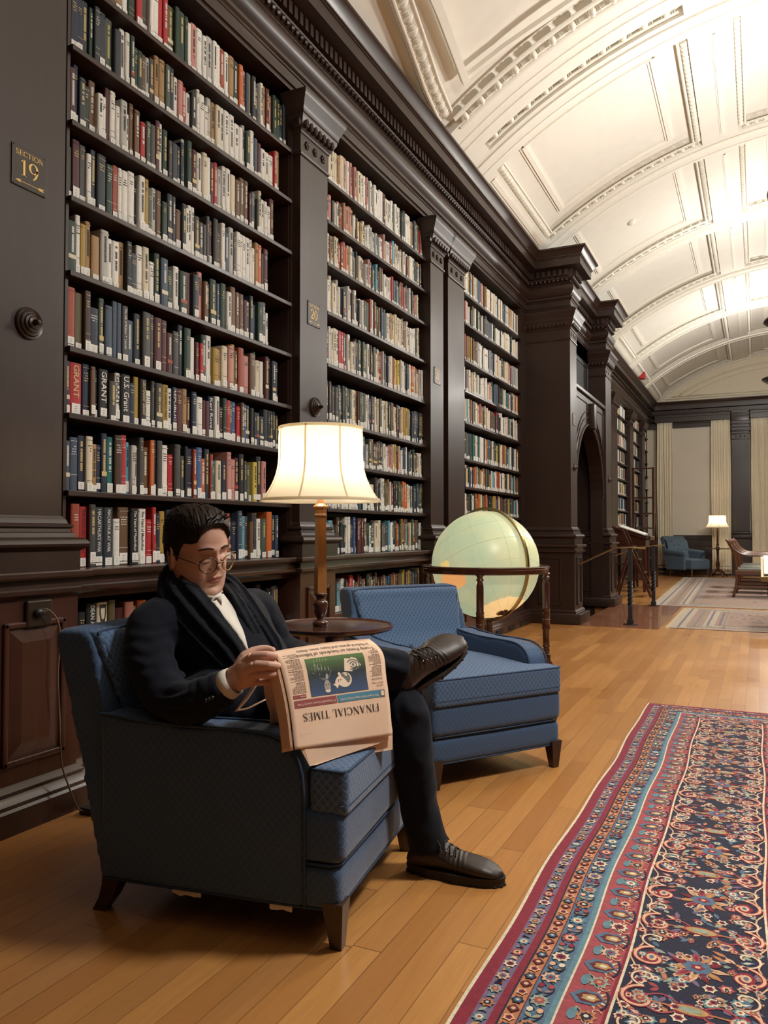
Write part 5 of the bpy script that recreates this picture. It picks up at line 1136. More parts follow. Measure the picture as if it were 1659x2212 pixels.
def faded(name, x0, y0, w, L, label, shear=0, seed=2):
    r = Rug(w, L, seed)
    for i, (d, c) in enumerate([(0, 'faded2'), (.07, 'faded3'), (.10, 'faded2'), (.16, 'faded'), (.34, 'faded2'), (.37, 'faded3'), (.40, 'faded2'), (.46, 'faded'), (.50, 'faded3'), (.53, 'faded')]):
        r.rect(d, w - d, d * .8, L - d * .8, c, i * .0001 - .0006)
    for d in (.25, .56):
        n = int(L / .11)
        for i in range(n): r.flower(d, .2 + (L - .4) * i / n, .035, ('faded2', 'faded3', 'faded'), 6, .001); r.flower(w - d, .2 + (L - .4) * i / n, .035, ('faded2', 'faded3', 'faded'), 6, .001)
        n = int(w / .11)
        for i in range(n): r.flower(.2 + (w - .4) * i / n, d * .8, .035, ('faded2', 'faded3', 'faded'), 6, .001); r.flower(.2 + (w - .4) * i / n, L - d * .8, .035, ('faded2', 'faded3', 'faded'), 6, .001)
    for i in range(int(w * L * 16)):
        u, v = r.r.uniform(.62, w - .62), r.r.uniform(.5, L - .5); r.flower(u, v, r.r.uniform(.03, .07), [('faded3', 'faded2', 'faded'), ('faded2', 'maroon', 'faded3'), ('mauve', 'faded', 'faded2')][i % 3], 6, .0008 + .0004 * r.r.random()) if i % 2 else r.rib([(u, v), (u + r.r.uniform(-.12, .12), v + r.r.uniform(-.12, .12))], .014, 'faded3', .0008)
    for i in range(int(L / .03)): r.rect(-.05, .0, i * .03, i * .03 + .018, 'cream', -.003)
    return r.finish(name, (x0, y0, 0), label, .006, lambda x, y, z: (x + shear * y, y, z))
R2 = faded('faded_rug', -.93, 9.56, 2.9, 2.62, 'worn pinkish rug with a pale fringe nearest the portal', 0, 3)
faded('faded_rug', -1.42, 12.42, 3.9, 8.1, 'long faded rug under the reading tables at the far end', -.022, 4)
b = MB(); b.box(-1.98, -1.02, 9.35, 12.4, .0005, .004); mo_ = b.build('floor_mat', 'mat_gloss'); tag(mo_, 'glossy reddish floor mat on the landing around the railing posts', 'mat')
# ============================================================ the seated man
man = thing('person', (-1.5, 2.12, 0), 'seated man in a navy overcoat and scarf with round glasses reading a pink newspaper', 'person')
MI = Matrix.Translation(-Vector(man.location))
def pm(b, name, m, parent=None, smooth=True, **k):
    b.v = [tuple(Vector(p) - Vector(man.location)) for p in b.v] if parent is None or True else b.v
    return b.build(name, m, parent if parent else man, smooth=smooth, **k)
HC = W(427, 1192, 2.55); HS = 1.13
HM = Matrix.Translation(HC) @ Matrix.Rotation(math.radians(-15), 4, 'Z') @ Matrix.Rotation(math.radians(13), 4, 'Y') @ Matrix.Rotation(math.radians(7), 4, 'X') @ Matrix.Scale(HS, 4)
ROWH = [(.123, .008, -.012, .006), (.119, .036, -.045, .034), (.107, .058, -.072, .056), (.088, .076, -.090, .068), (.060, .086, -.100, .075), (.030, .089, -.103, .0775), (.0, .087, -.100, .0775), (-.030, .084, -.088, .0755),
        (-.058, .084, -.068, .0755), (-.083, .082, -.040, .0695), (-.103, .080, -.006, .0565), (-.117, .070, .016, .039), (-.124, .052, .028, .014)]
RZ = [r[0] for r in ROWH]
def hrow(z):
    z = max(min(z, RZ[0]), RZ[-1])
    for i in range(len(RZ) - 1):
        if RZ[i] >= z >= RZ[i + 1]:
            t_ = (RZ[i] - z) / (RZ[i] - RZ[i + 1]); a = ROWH[max(i - 1, 0)]; b_ = ROWH[i]; c = ROWH[i + 1]; d = ROWH[min(i + 2, len(RZ) - 1)]
            return [.5 * (2 * b_[k] + (c[k] - a[k]) * t_ + (2 * a[k] - 5 * b_[k] + 4 * c[k] - d[k]) * t_ ** 2 + (3 * b_[k] - a[k] - 3 * c[k] + d[k]) * t_ ** 3) for k in (1, 2, 3)]
def gs(y, z, y0, z0, sy, sz): return math.exp(-((y - y0) / sy) ** 2 - ((z - z0) / sz) ** 2)
def headpt(th, z, feat=True):
    xf, xb, w = hrow(z); c, s_ = math.cos(th), math.sin(th); cx = (xf + xb) * .5 - .004
    x = cx + (xf - cx if c > 0 else cx - xb) * math.copysign(abs(c) ** .86, c); y = w * math.copysign(abs(s_) ** .92, s_)
    if feat and x > 0:
        f = 0
        for q in (-1, 1):
            f += .0065 * gs(y, z, q * .027, .030, .022, .009) - .0135 * gs(y, z, q * .031, .009, .017, .0125) + .0075 * gs(y, z, q * .031, .003, .0115, .0085) + .0035 * gs(y, z, q * .044, -.032, .022, .022)
            f += .008 * gs(y, z, q * .0125, -.0285, .0055, .006) - .003 * gs(y, z, q * .022, -.045, .006, .014)
        f += .006 * gs(y, z, 0, .014, .008, .015) + .013 * gs(y, z, 0, -.004, .0075, .013) + .0245 * gs(y, z, 0, -.0225, .0098, .0105) + .004 * gs(y, z, 0, -.030, .007, .005)
        f += .0055 * gs(y, z, 0, -.0555, .021, .0055) + .006 * gs(y, z, 0, -.0685, .017, .0058) - .0055 * gs(y, z, 0, -.0615, .026, .0022) - .0045 * gs(y, z, 0, -.080, .017, .007) + .008 * gs(y, z, 0, -.100, .021, .015)
        f += .002 * gs(y, z, 0, -.045, .004, .008) * -1
        x += f
    return V(x, y, z)
def loft(b, rings, m=None):
    n = len(rings[0]); vs = [p for r in rings for p in r]; L = len(rings)
    b.add(vs, [(i * n + k, i * n + (k + 1) % n, (i + 1) * n + (k + 1) % n, (i + 1) * n + k) for i in range(L - 1) for k in range(n)] + [tuple(range(n - 1, -1, -1)), tuple((L - 1) * n + k for k in range(n))], m)
b = MB(); NZ = 110; NT = 120; rings = []
for i in range(NZ + 1):
    u = i / NZ; z = lerp(.1228, -.1238, u); rings.append([HM @ headpt(2 * math.pi * k / NT, z) for k in range(NT)])
loft(b, rings)
# neck, ears
NB_ = W(436, 1300, 2.60)
b.tube([HM @ V(-.03, 0, -.02), HM @ V(-.035, 0, -.08), lerp(HM @ V(-.035, 0, -.08), NB_, .6), NB_], [.060, .066, .069, .08], 20)
for q in (-1, 1):
    E = HM @ Matrix.Translation((-.006, q * .0785, -.006)) @ Matrix.Rotation(q * .35, 4, 'Z') @ Matrix.Rotation(-.15, 4, 'Y'); ME_ = E.to_3x3()
    b.ell(E.translation, (.014, .0045, .026), None, ME_, 12, 8)
    b.tube([E @ V(.016 * math.cos(a) - .002, q * .006, .030 * math.sin(a)) for a in [math.radians(x) for x in range(-70, 215, 15)]], .0045, 7)
    b.ell(E @ V(.008, q * .003, -.024), (.009, .005, .009), None, ME_, 8, 6); b.ell(E @ V(.014, q * .002, 0), (.005, .006, .008), None, ME_, 8, 6)
# torso and limbs under the clothes
F_ = V(.975, -.22, 0).normalized(); L_ = V(.22, .975, 0).normalized()
PEL = W(575, 1528, 2.62); NEK = W(436, 1300, 2.60)
b.tube([PEL, lerp(PEL, NEK, .4), lerp(PEL, NEK, .8), NEK], [.12, .11, .085, .06], 16)
SHN = W(338, 1345, 2.43); SHF = W(548, 1312, 2.82)
ELN = W(392, 1520, 2.25); WRN = W(503, 1468, 2.17)
ELF = W(640, 1440, 2.86); WRF = W(720, 1420, 2.60)
b.tube([NEK - V(0, 0, .08), SHN - V(0, 0, .02), W(325, 1390, 2.38), W(335, 1450, 2.32), W(368, 1502, 2.26), W(415, 1520, 2.205), W(465, 1497, 2.175), WRN], [.04, .038, .040, .040, .038, .036, .032, .028], 14)
b.tube([NEK - V(0, 0, .10), SHF - V(0, 0, .02), W(575, 1350, 2.84), W(600, 1400, 2.84), W(650, 1425, 2.78), WRF], [.04, .038, .040, .038, .034, .028], 14)
KNF = W(866, 1522, 2.53); ANF = W(922, 1845, 2.545); KNN = W(700, 1462, 2.42); ANN = W(858, 1447, 2.49)
b.tube([PEL, lerp(PEL, KNF, .5), KNF, lerp(KNF, ANF, .4), ANF], [.09, .07, .05, .045, .032], 14); b.tube([PEL, lerp(PEL, KNN, .5), KNN, lerp(KNN, ANN, .5), ANN], [.09, .07, .05, .042, .032], 14)
# near hand closing on the paper
def finger(pts, rr): b.tube(smoothpts(pts, 4), smoothvals(rr, 4), 10); b.ell(pts[-1], (rr[-1],) * 3, None, None, 10, 6); [b.ell(p, (r_ * 1.03,) * 3, None, None, 10, 6) for p, r_ in zip(pts[1:-1], rr[1:-1])]
w0 = WRN
K = [W(546, 1418, 2.135), W(551, 1437, 2.118), W(550, 1456, 2.125), W(544, 1473, 2.140)]
for i, k in enumerate(K): b.tube([w0 + V(0, 0, .012 - .008 * i), lerp(w0, k, .5) + V(0, 0, .004 - .003 * i), k], [.025, .0195, .0135], 12)
b.ell(lerp(w0, K[1], .55), (.030, .022, .034), None, None, 12, 8); b.ell(lerp(w0, K[2], .6), (.028, .02, .03), None, None, 12, 8)
FG = [([K[0], W(575, 1415, 2.128), W(592, 1417, 2.145), W(596, 1420, 2.175)], [.0135, .0115, .0105, .009]), ([K[1], W(580, 1437, 2.108), W(598, 1438, 2.128), W(601, 1440, 2.16)], [.0138, .0118, .0105, .009]),
      ([K[2], W(579, 1457, 2.115), W(597, 1456, 2.135), W(600, 1457, 2.165)], [.013, .0112, .010, .0088]), ([K[3], W(571, 1474, 2.133), W(588, 1472, 2.15), W(592, 1472, 2.175)], [.0118, .010, .009, .008])]
for p, r_ in FG: finger(p, r_)
finger([lerp(w0, K[0], .25) + V(0, 0, .012), W(528, 1420, 2.17), W(552, 1406, 2.185), W(574, 1403, 2.19), W(588, 1405, 2.185)], [.018, .0165, .0135, .0125, .0105])
# far hand behind the paper
for i in range(4): finger([WRF, WRF + V(.05, -.02, .02 - .018 * i), WRF + V(.085, -.05, .02 - .018 * i), WRF + V(.08, -.08, .02 - .018 * i)], [.022, .012, .010, .008])
finger([WRF, WRF + V(.03, -.05, .03), WRF + V(.06, -.08, .03)], [.02, .013, .010])
body = pm(b, 'body', 'skin'); remesh(body, .0028, 2, .5)
# lips are their own colour
body.data.materials.append(MATS['lips']); HI = (MI @ HM).inverted()
for p in body.data.polygons:
    q = HI @ p.center
    if q.x > .06 and abs(q.y) < .024 and -.0745 < q.z < -.0515:
        up = -.0515 - .004 * min(1, abs(q.y) / .022) - .002 * math.cos(q.y * 500) * (abs(q.y) < .006); lo = -.0735 + .010 * (abs(q.y) / .023) ** 2
        if lo < q.z < up: p.material_index = 1
# lashes, brows
b = MB()
for q in (-1, 1):
    P = []
    for i in range(13):
        y = q * lerp(.013, .050, i / 12); z = .0325 + .005 * math.sin(math.pi * i / 12) - .004 * (i / 12); 
        th = math.asin(max(-1, min(1, (abs(y) / .0775) ** (1 / .92)))) * (1 if y > 0 else -1); p = headpt(th, z); P.append(HM @ (p + V(.0012, 0, 0)))
    b.tube(P, [.0026 + .0032 * math.sin(math.pi * (i + 1) / 14) for i in range(13)], 6, flat=.6)
pm(b, 'eyebrows', 'brow')
b = MB()
for q in (-1, 1):
    P = []
    for i in range(11):
        y = q * lerp(.018, .045, i / 10); z = -.0045 - .0035 * math.sin(math.pi * i / 10)
        th = math.asin((abs(y) / .0775) ** (1 / .92)) * q; P.append(HM @ (headpt(th, z) + V(.0006, 0, 0)))
    b.tube(P, .0013, 5)
pm(b, 'eyelashes', 'brow')
# hair: a cap that follows the skull with a side parting, swept forward and across
def hairline(th):
    a = abs(math.degrees(th)) % 360; a = min(a, 360 - a)
    pts = [(0, .090), (18, .086), (30, .074), (40, .050), (52, .044), (68, .043), (74, .018), (80, -.014), (90, -.010), (104, .010), (118, -.02), (135, -.052), (160, -.066), (180, -.070)]
    for (a0, z0), (a1, z1) in zip(pts, pts[1:]):
        if a0 <= a <= a1: return lerp(z0, z1, (a - a0) / (a1 - a0))
    return .08
b = MB(); rings = []; NT2, NZ2 = 200, 90
for i in range(NZ2 + 1):
    u = i / NZ2; r_ = []
    for k in range(NT2):
        th = 2 * math.pi * k / NT2 - math.pi; zl = hairline(th); z = lerp(.1225, zl, u ** 1.15); p = headpt(th, z, False)
        a = abs(math.degrees(th)); front = max(0, math.cos(th)); topness = max(0, min(1, (z - .045) / .06))
        n = (p - V(-.01, 0, .02)).normalized(); sideshort = .0055 + .003 * (z > .02)
        thick = lerp(sideshort, .0150 + .006 * front, topness)
        edge = min(1, (1 - u) / .10) ** .6; 
        q_ = p.y * .9 + p.x * .35; st = .55 * noise.noise(V(p.x * 16, q_ * 150, p.z * 12)) + .45 * noise.noise(V(p.x * 30, q_ * 320, p.z * 24))
        thick = thick * (edge * .92 + .08) * (1 + .26 * st * topness) + .0010 * st
        if topness > .6 and front > .3: n = (n + V(.25, -.10, .10)).normalized()
        r_.append(HM @ (p + n * max(thick, .0006)))
    rings.append(r_)
loft(b, rings)
rr = random.Random(4)
for i in range(300):   # loose locks combed forward and to the side
    th = rr.uniform(-math.pi, math.pi); u = rr.uniform(0, .8); z = lerp(.121, max(hairline(th), .03), u); p = headpt(th, z, False); n = (p - V(-.01, 0, .02)).normalized()
    top = max(0, min(1, (z - .03) / .06)); L = lerp(.008, .030, top) * rr.uniform(.6, 1.1) * (.45 if p.x > .045 else 1); d = (V(1, -.35 + rr.uniform(-.3, .3), -.1) - n * V(1, -.35, -.1).dot(n)).normalized() if top > .2 else V(-.2, 0, -1)
    d = (d - n * d.dot(n)).normalized(); off = lerp(.006, .026, top); a = p + n * (off * .86)
    off = lerp(.004, .017, top); a = p + n * (off * .8); lift = .006 if (z > .10 and p.x > .03) else .0008
    b.tube([HM @ a, HM @ (a + d * L * .5 + n * lift * .6), HM @ (a + d * L + n * (lift * rr.uniform(-.2, 1.2) - L * L * 4 * top))], [.0022, .0019, .0003], 5)
for i in range(14):    # short spikes at the quiff
    y = rr.uniform(-.03, .04); p = V(.070 + rr.uniform(-.03, .01), y, .112 + rr.uniform(-.006, .004)); b.tube([HM @ p, HM @ (p + V(.014, rr.uniform(-.01, .01), .010)), HM @ (p + V(.022, rr.uniform(-.016, .016), .012 + rr.uniform(-.006, .012)))], [.003, .0022, .0003], 5)
pm(b, 'hair', 'hair')
# round glasses
gl_ = None
b = MB(); GX, GZ = .1065, -.010
rim = {}
for q in (-1, 1):
    c = V(GX - .004, q * .0335, GZ); P = [c + V(-.012 * abs(math.cos(a)) * (1 if math.cos(a) * q > 0 else -.3), .0245 * math.cos(a), .0225 * math.sin(a)) for a in [2 * math.pi * i / 40 for i in range(41)]]
    rim[q] = P; b.tube([HM @ p for p in P], .0023, 7, 'tortoise' if q < 0 else 'tortoise_lit', caps=False)
b.tube([HM @ V(GX + .0035, -.010, GZ + .004), HM @ V(GX + .008, -.005, GZ + .009), HM @ V(GX + .008, .005, GZ + .009), HM @ V(GX + .0035, .010, GZ + .004)], .0021, 7, 'tortoise_lit')
for q in (-1, 1):
    b.tube([HM @ V(GX - .014, q * .0575, GZ + .006), HM @ V(GX - .020, q * .066, GZ + .008), HM @ V(GX - .030, q * .0725, GZ + .010), HM @ V(.03, q * .0835, GZ + .012), HM @ V(-.004, q * .0865, GZ + .018), HM @ V(-.022, q * .086, GZ + .004)], .0022, 7, 'tortoise' if q < 0 else 'tortoise_lit')
G_ = pm(b, 'glasses', None)
for q in (-1, 1):
    b = MB(); P = rim[q][:-1]; n = len(P); b.add([HM @ (p + V(.0004, 0, 0)) for p in P] + [HM @ (p - V(.0004, 0, 0)) for p in P], [tuple(range(n)), tuple(range(2 * n - 1, n - 1, -1))] + [(i, (i + 1) % n, n + (i + 1) % n, n + i) for i in range(n)])
    pm(b, 'lens', 'lens', G_, smooth=False)

# --- clothes
def ell_ring(c, a, b_, n=28, pw=.9): 
    return [c + a * math.copysign(abs(math.cos(t_)) ** pw, math.cos(t_)) + b_ * math.copysign(abs(math.sin(t_)) ** pw, math.sin(t_)) for t_ in [2 * math.pi * k / n for k in range(n)]]
def fold(o, amp, f1, seed=0, extra=None):
    me = o.data; ns_ = [v.normal.copy() for v in me.vertices]; cs_ = [v.co.copy() for v in me.vertices]; ml = Vector(man.location)
    for v, n, c0_ in zip(me.vertices, ns_, cs_):
        p = c0_ + ml; d = amp * (noise.noise(p * f1 + V(seed, 0, 0)) + .5 * noise.noise(p * f1 * 2.3 + V(0, seed, 0)))
        if extra: d += extra(p)
        v.co = c0_ + n * d
AX = (NEK - PEL).normalized(); up_ = AX; fr = (F_ - AX * F_.dot(AX)).normalized(); lf = up_.cross(fr).normalized()
sho = ((SHF - SHN) - AX * (SHF - SHN).dot(AX)).normalized()
b = MB()
specs = [(-.10, .175, .13, .0), (.0, .20, .155, .0), (.15, .19, .155, .01), (.35, .19, .150, .012), (.55, .205, .148, .010), (.72, .222, .135, .004), (.84, .220, .112, -.004), (.93, .165, .092, -.010), (1.0, .105, .080, -.012), (1.05, .085, .076, -.012)]
Lt = (NEK - PEL).length
rings = [ell_ring(PEL + AX * (t_ * Lt) + fr * o, sho * w, fr * d) for t_, w, d, o in specs]; loft(b, rings)
def sleeve(P, rr_): b.tube(smoothpts(P, 5), smoothvals(rr_, 5), 18)
sleeve([lerp(NEK, SHN, .55) - V(0, 0, .03), SHN + V(0, 0, -.005), W(322, 1385, 2.38), W(332, 1450, 2.32), W(365, 1505, 2.26), W(415, 1522, 2.205), W(465, 1498, 2.175), W(489, 1481, 2.165)], [.075, .080, .076, .071, .066, .064, .056, .052])
sleeve([lerp(NEK, SHF, .55) - V(0, 0, .03), SHF + V(0, 0, -.005), W(575, 1350, 2.84), W(600, 1400, 2.84), W(650, 1425, 2.78), W(700, 1420, 2.66)], [.072, .076, .070, .064, .060, .050])
b.tube([NEK - V(0, 0, .04), lerp(NEK, SHN, .5) + V(0, 0, .0), SHN - V(0, 0, .01)], [.085, .085, .08], 16); b.tube([NEK - V(0, 0, .05), SHF - V(0, 0, .01)], [.08, .075], 16); b.tube([SHN, lerp(PEL, NEK, .45)], [.08, .13], 16)
b.ell(lerp(PEL, W(620, 1520, 2.5), .5), (.20, .21, .11), None, None, 18, 12); b.ell(W(470, 1510, 2.42), (.15, .13, .10), None, None, 18, 12); b.ell(W(600, 1500, 2.46), (.12, .12, .10), None, None, 18, 12)
coat = pm(b, 'overcoat', 'navy_wool'); remesh(coat, .008, 5, .5)
CRZ = ((W(400, 1515, 2.2), V(.3, .1, -.95), 4, .0045, .075), (W(330, 1420, 2.33), V(.2, 0, -1), 3, .003, .10), (W(450, 1500, 2.17), V(.9, .1, .3), 3, .0035, .06))
def creases(p):
    d = 0
    for c, ax, n_, a_, s_ in CRZ:
        q = p - c; r2 = q.length / s_
        if r2 < 2: d += a_ * math.exp(-r2 * r2) * math.sin(q.dot(ax.normalized()) * 150 + 8 * noise.noise(p * 9))
    return d
fold(coat, .0060, 11, 3, creases); coat.data.update()
# coat cuff buttons, lapel edge
b = MB(); [b.ell(W(445 + 7 * i, 1513 - 3 * i, 2.118), (.006, .006, .006), None, None, 8, 5) for i in range(3)]; pm(b, 'cuff_buttons', 'black_plastic', coat)
# shirt front, collar and cuff
def sheet(pts, th, m, name, parent, n=8, bulge=.0):
    """pts: rows of points (grid) -> smoothed solid sheet"""
    R = len(pts); C_ = len(pts[0]); rows = [smoothpts(r, n) for r in pts]; K_ = len(rows[0]); cols = []
    for j in range(K_): cols.append(smoothpts([rows[i][j] for i in range(R)], n))
    Q = len(cols[0]); b = MB(); b.add([cols[j][i] for j in range(K_) for i in range(Q)], [(j * Q + i, j * Q + i + 1, (j + 1) * Q + i + 1, (j + 1) * Q + i) for j in range(K_ - 1) for i in range(Q - 1)])
    o = pm(b, name, m, parent); sd = o.modifiers.new('s', 'SOLIDIFY'); sd.thickness = th; sd.offset = 0; apply_mods(o); return o
shirt = sheet([[W(425, 1282, 2.545), W(452, 1290, 2.505), W(482, 1283, 2.555)], [W(436, 1315, 2.53), W(472, 1322, 2.455), W(505, 1315, 2.545)], [W(470, 1355, 2.50), W(506, 1362, 2.435), W(528, 1355, 2.53)], [W(515, 1400, 2.50), W(534, 1405, 2.455), W(548, 1402, 2.53)], [W(545, 1430, 2.53), W(555, 1432, 2.50), W(565, 1430, 2.54)]], .004, 'shirt_cotton', 'shirt', man, 5)
b = MB()
b.prism([W(441, 1284, 2.475), W(462, 1292, 2.44), W(454, 1312, 2.435)], fwd * .003); b.prism([W(465, 1292, 2.44), W(480, 1284, 2.46), W(478, 1309, 2.44)], fwd * .003)
b.tube(smoothpts([W(430, 1283, 2.52), W(447, 1291, 2.465), W(464, 1292, 2.45), W(476, 1285, 2.48)], 4), .008, 8)
pm(b, 'collar', 'shirt_cotton', shirt)
b = MB(); b.tube([W(466, 1314, 2.437), W(500, 1362, 2.43), W(533, 1404, 2.45)], .0015, 5); pm(b, 'placket', 'black', shirt, smooth=False)
b = MB(); cd = (WRN - ELN).normalized(); c1 = W(487, 1482, 2.165); c2 = W(506, 1471, 2.158); b.tube([c1, lerp(c1, c2, .5), c2], [.044, .0425, .040], 24, caps=False); cf = pm(b, 'shirt_cuff', 'shirt_cotton'); sd = cf.modifiers.new('s', 'SOLIDIFY'); sd.thickness = .003; apply_mods(cf)
# scarf: round the neck, two long ends falling to the lap
b = MB()
def drape(pts, ws, ts, nf=4, ph=0.0):
    P = smoothpts(pts, 6); Wd = smoothvals(ws, 6); Td = smoothvals(ts, 6); rings = []; n = 40
    for i, p in enumerate(P):
        t_ = (P[min(i + 1, len(P) - 1)] - P[max(i - 1, 0)]).normalized(); c = (V(0, 0, EYE) - p).normalized(); sd_ = t_.cross(c).normalized(); nn = sd_.cross(t_).normalized(); r_ = []
        for k in range(n):
            a = 2 * math.pi * k / n; x = math.cos(a); y = math.sin(a); fl = 1 + (.34 * math.sin(nf * math.pi * x + ph + i * .05) if y > 0 else 0)
            r_.append(p + sd_ * x * Wd[i] + nn * (abs(y) ** .8 * math.copysign(1, y)) * Td[i] * fl)
        rings.append(r_)
    loft(b, rings)
drape([W(385, 1235, 2.62), W(378, 1268, 2.50), W(408, 1312, 2.44), W(452, 1365, 2.42), W(492, 1412, 2.42), W(515, 1450, 2.43)], [.040, .058, .066, .064, .056, .045], [.035, .036, .034, .030, .028, .024], 3)
drape([W(385, 1225, 2.64), W(372, 1255, 2.55), W(392, 1295, 2.49), W(425, 1345, 2.47), W(462, 1410, 2.47), W(490, 1455, 2.47)], [.03, .045, .045, .05, .05, .045], [.03, .035, .036, .034, .03, .026], 2, 1.)
drape([W(470, 1255, 2.72), W(492, 1268, 2.68), W(515, 1300, 2.62), W(545, 1350, 2.58), W(572, 1400, 2.56), W(590, 1440, 2.56)], [.03, .042, .048, .052, .056, .05], [.03, .030, .028, .026, .024, .02], 4, .5)
drape([W(480, 1262, 2.70), W(500, 1290, 2.60), W(522, 1330, 2.55), W(545, 1380, 2.53), W(556, 1425, 2.53)], [.02, .026, .030, .034, .034], [.022, .024, .022, .02, .018], 2, 2.)
drape([W(383, 1228, 2.62), W(392, 1240, 2.74), W(430, 1262, 2.80), W(470, 1262, 2.74), W(488, 1268, 2.70)], [.040, .045, .045, .045, .036], [.03, .032, .03, .03, .028], 3)
scarf = pm(b, 'scarf', 'scarf_wool'); remesh(scarf, .0045, 2, .4); fold(scarf, .0022, 30, 5)
# trousers
b = MB()
def leg(P, rr_): b.tube(smoothpts(P, 6), smoothvals(rr_, 6), 22)
leg([PEL, W(640, 1535, 2.62), W(760, 1520, 2.56), W(838, 1512, 2.53), W(872, 1535, 2.51), W(884, 1600, 2.51), W(897, 1680, 2.52), W(913, 1770, 2.53), W(925, 1828, 2.535)], [.12, .105, .088, .075, .076, .072, .065, .062, .066])
leg([PEL, W(600, 1510, 2.53), W(650, 1480, 2.45), W(698, 1458, 2.42), W(745, 1448, 2.44), W(800, 1440, 2.47), W(845, 1444, 2.49), W(868, 1450, 2.50)], [.12, .10, .088, .078, .070, .064, .064, .066])
tr = pm(b, 'trousers', 'trouser_wool'); remesh(tr, .0075, 3, .5)
KRZ = ((W(895, 1560, 2.46), V(.85, .3, .45), .005, .09, 110), (W(860, 1430, 2.40), V(.3, 0, .95), .005, .07, 120), (W(905, 1700, 2.47), V(1, .4, .1), .003, .12, 70))
def kneef(p):
    d = 0
    for c, ax, a_, s_, f in KRZ:
        q = p - c; r2 = q.length / s_
        if r2 < 2: d += a_ * math.exp(-r2 * r2) * math.sin(q.dot(ax.normalized()) * f + 6 * noise.noise(p * 8))
    return d
fold(tr, .0055, 10, 9, kneef)
# shoes
def shoe(M, sh_=.018):
    S = [(-.004, .020, .030, .052), (.006, .031, .020, .082), (.03, .037, .018, .100), (.06, .0385, .018, .108), (.085, .039, .018, .110), (.105, .040, .018, .104), (.13, .042, .018, .092), (.16, .0455, .018, .077), (.19, .049, .018, .068), (.22, .050, .018, .063), (.25, .0475, .018, .057), (.275, .040, .018, .048), (.292, .027, .020, .038), (.300, .012, .024, .030)]
    b = MB(); rings = []
    for x, w, z0, z1 in S:
        r_ = []
        for k in range(28):
            a = 2 * math.pi * k / 28; c, s_ = math.cos(a), math.sin(a); e = .75 if s_ < 0 else 1.0
            tw = w * (1 if s_ < 0 else (1 - .28 * s_ * (x < .17))); r_.append(M @ V(x + .006 * (abs(c) < .4) * (x > .28), tw * math.copysign(abs(c) ** .8, c) + .006 * math.sin(x * 11), (z0 + z1) / 2 + (z1 - z0) / 2 * math.copysign(abs(s_) ** e, s_)))
        rings.append(r_)
    loft(b, rings); o = pm(b, 'shoe', 'shoe_leather'); remesh(o, .0035, 4, .5)
    MV = M.inverted()
    for v in o.data.vertices:
        q = MV @ (v.co + Vector(man.location))
        if .12 < q.x < .20: v.co += v.normal * (.0016 * math.sin(q.x * 420 + q.y * 60) * math.exp(-((q.x - .16) / .025) ** 2))
    b = MB(); out = []; n = 40
    for k in range(n):
        a = 2 * math.pi * k / n; x = .150 + .158 * math.copysign(abs(math.cos(a)) ** .8, math.cos(a)); w = .052 - .010 * (x < .12) - .004 * (x < .05); out.append((x, w * math.sin(a) + .006 * math.sin(x * 11)))
    b.prism([M @ V(x, y, -.002) for x, y in out], M.to_3x3() @ V(0, 0, sh_)); b.prism([M @ V(.15 + (x - .15) * 1.01, y * 1.03, sh_ - .002) for x, y in out], M.to_3x3() @ V(0, 0, .007))
    for k in range(0, n, 2): x, y = out[k]; b.ell(M @ V(.15 + (x - .15) * .985, y * .97, .0), (.007, .005, .004), None, M.to_3x3(), 6, 4)
    pm(b, 'sole', 'sole_rubber', o, smooth=False)
    b = MB(); tz = lambda x: lerp(.108, .080, (x - .09) / .065)
    for i in range(4):
        x = .094 + .018 * i; z = tz(x)
        b.tube(smoothpts([M @ V(x, -.026, z - .010), M @ V(x + .006, 0, z + .004), M @ V(x + .012, .026, z - .014)], 4), .0019, 6); b.tube(smoothpts([M @ V(x, .026, z - .010), M @ V(x + .006, 0, z + .006), M @ V(x + .012, -.026, z - .014)], 4), .0019, 6)
    b.tube(smoothpts([M @ V(.092, 0, .116), M @ V(.10, -.03, .118), M @ V(.115, -.040, .098), M @ V(.104, -.022, .106), M @ V(.092, 0, .116), M @ V(.10, .03, .116), M @ V(.12, .038, .092), M @ V(.106, .02, .106), M @ V(.092, 0, .116), M @ V(.12, -.04, .075)], 5), .0017, 6)
    pm(b, 'laces', 'lace', o)
    b = MB(); [b.ell(M @ V(.094 + .018 * i, q * .027, tz(.094 + .018 * i) - .009), (.0028, .0028, .0028), None, None, 6, 4) for i in range(4) for q in (-1, 1)]; pm(b, 'eyelets', 'eyelet', o)
    b = MB(); b.tube(smoothpts([M @ V(.10, -.0435, .06), M @ V(.13, -.0475, .055), M @ V(.150, -.048, .062)], 4), .0009, 5); pm(b, 'welt_seam', 'sole_rubber', o)
    return o
hp = W(895, 1880, 2.545); M1 = Matrix.Translation((hp.x - .015, hp.y - .005, .004)) @ Matrix.Rotation(math.radians(5), 4, 'Z') @ Matrix.Diagonal((1.02, 1.06, 1.06, 1)); shoe(M1)
ux, uy, uz = rgt, fwd, V(0, 0, 1)
X_ = (ux * .76 + uy * .48 + uz * .50).normalized(); Z_ = (ux * -.42 - uy * .78 + uz * .50); Z_ = (Z_ - X_ * Z_.dot(X_)).normalized(); Y_ = Z_.cross(X_)
M2 = Matrix((X_, Y_, Z_)).transposed().to_4x4(); M2.translation = W(880, 1452, 2.50) - X_ * .05 - Z_ * .075; M2 = M2 @ Matrix.Diagonal((1.0, 1.16, 1.18, 1)); shoe(M2, .012)
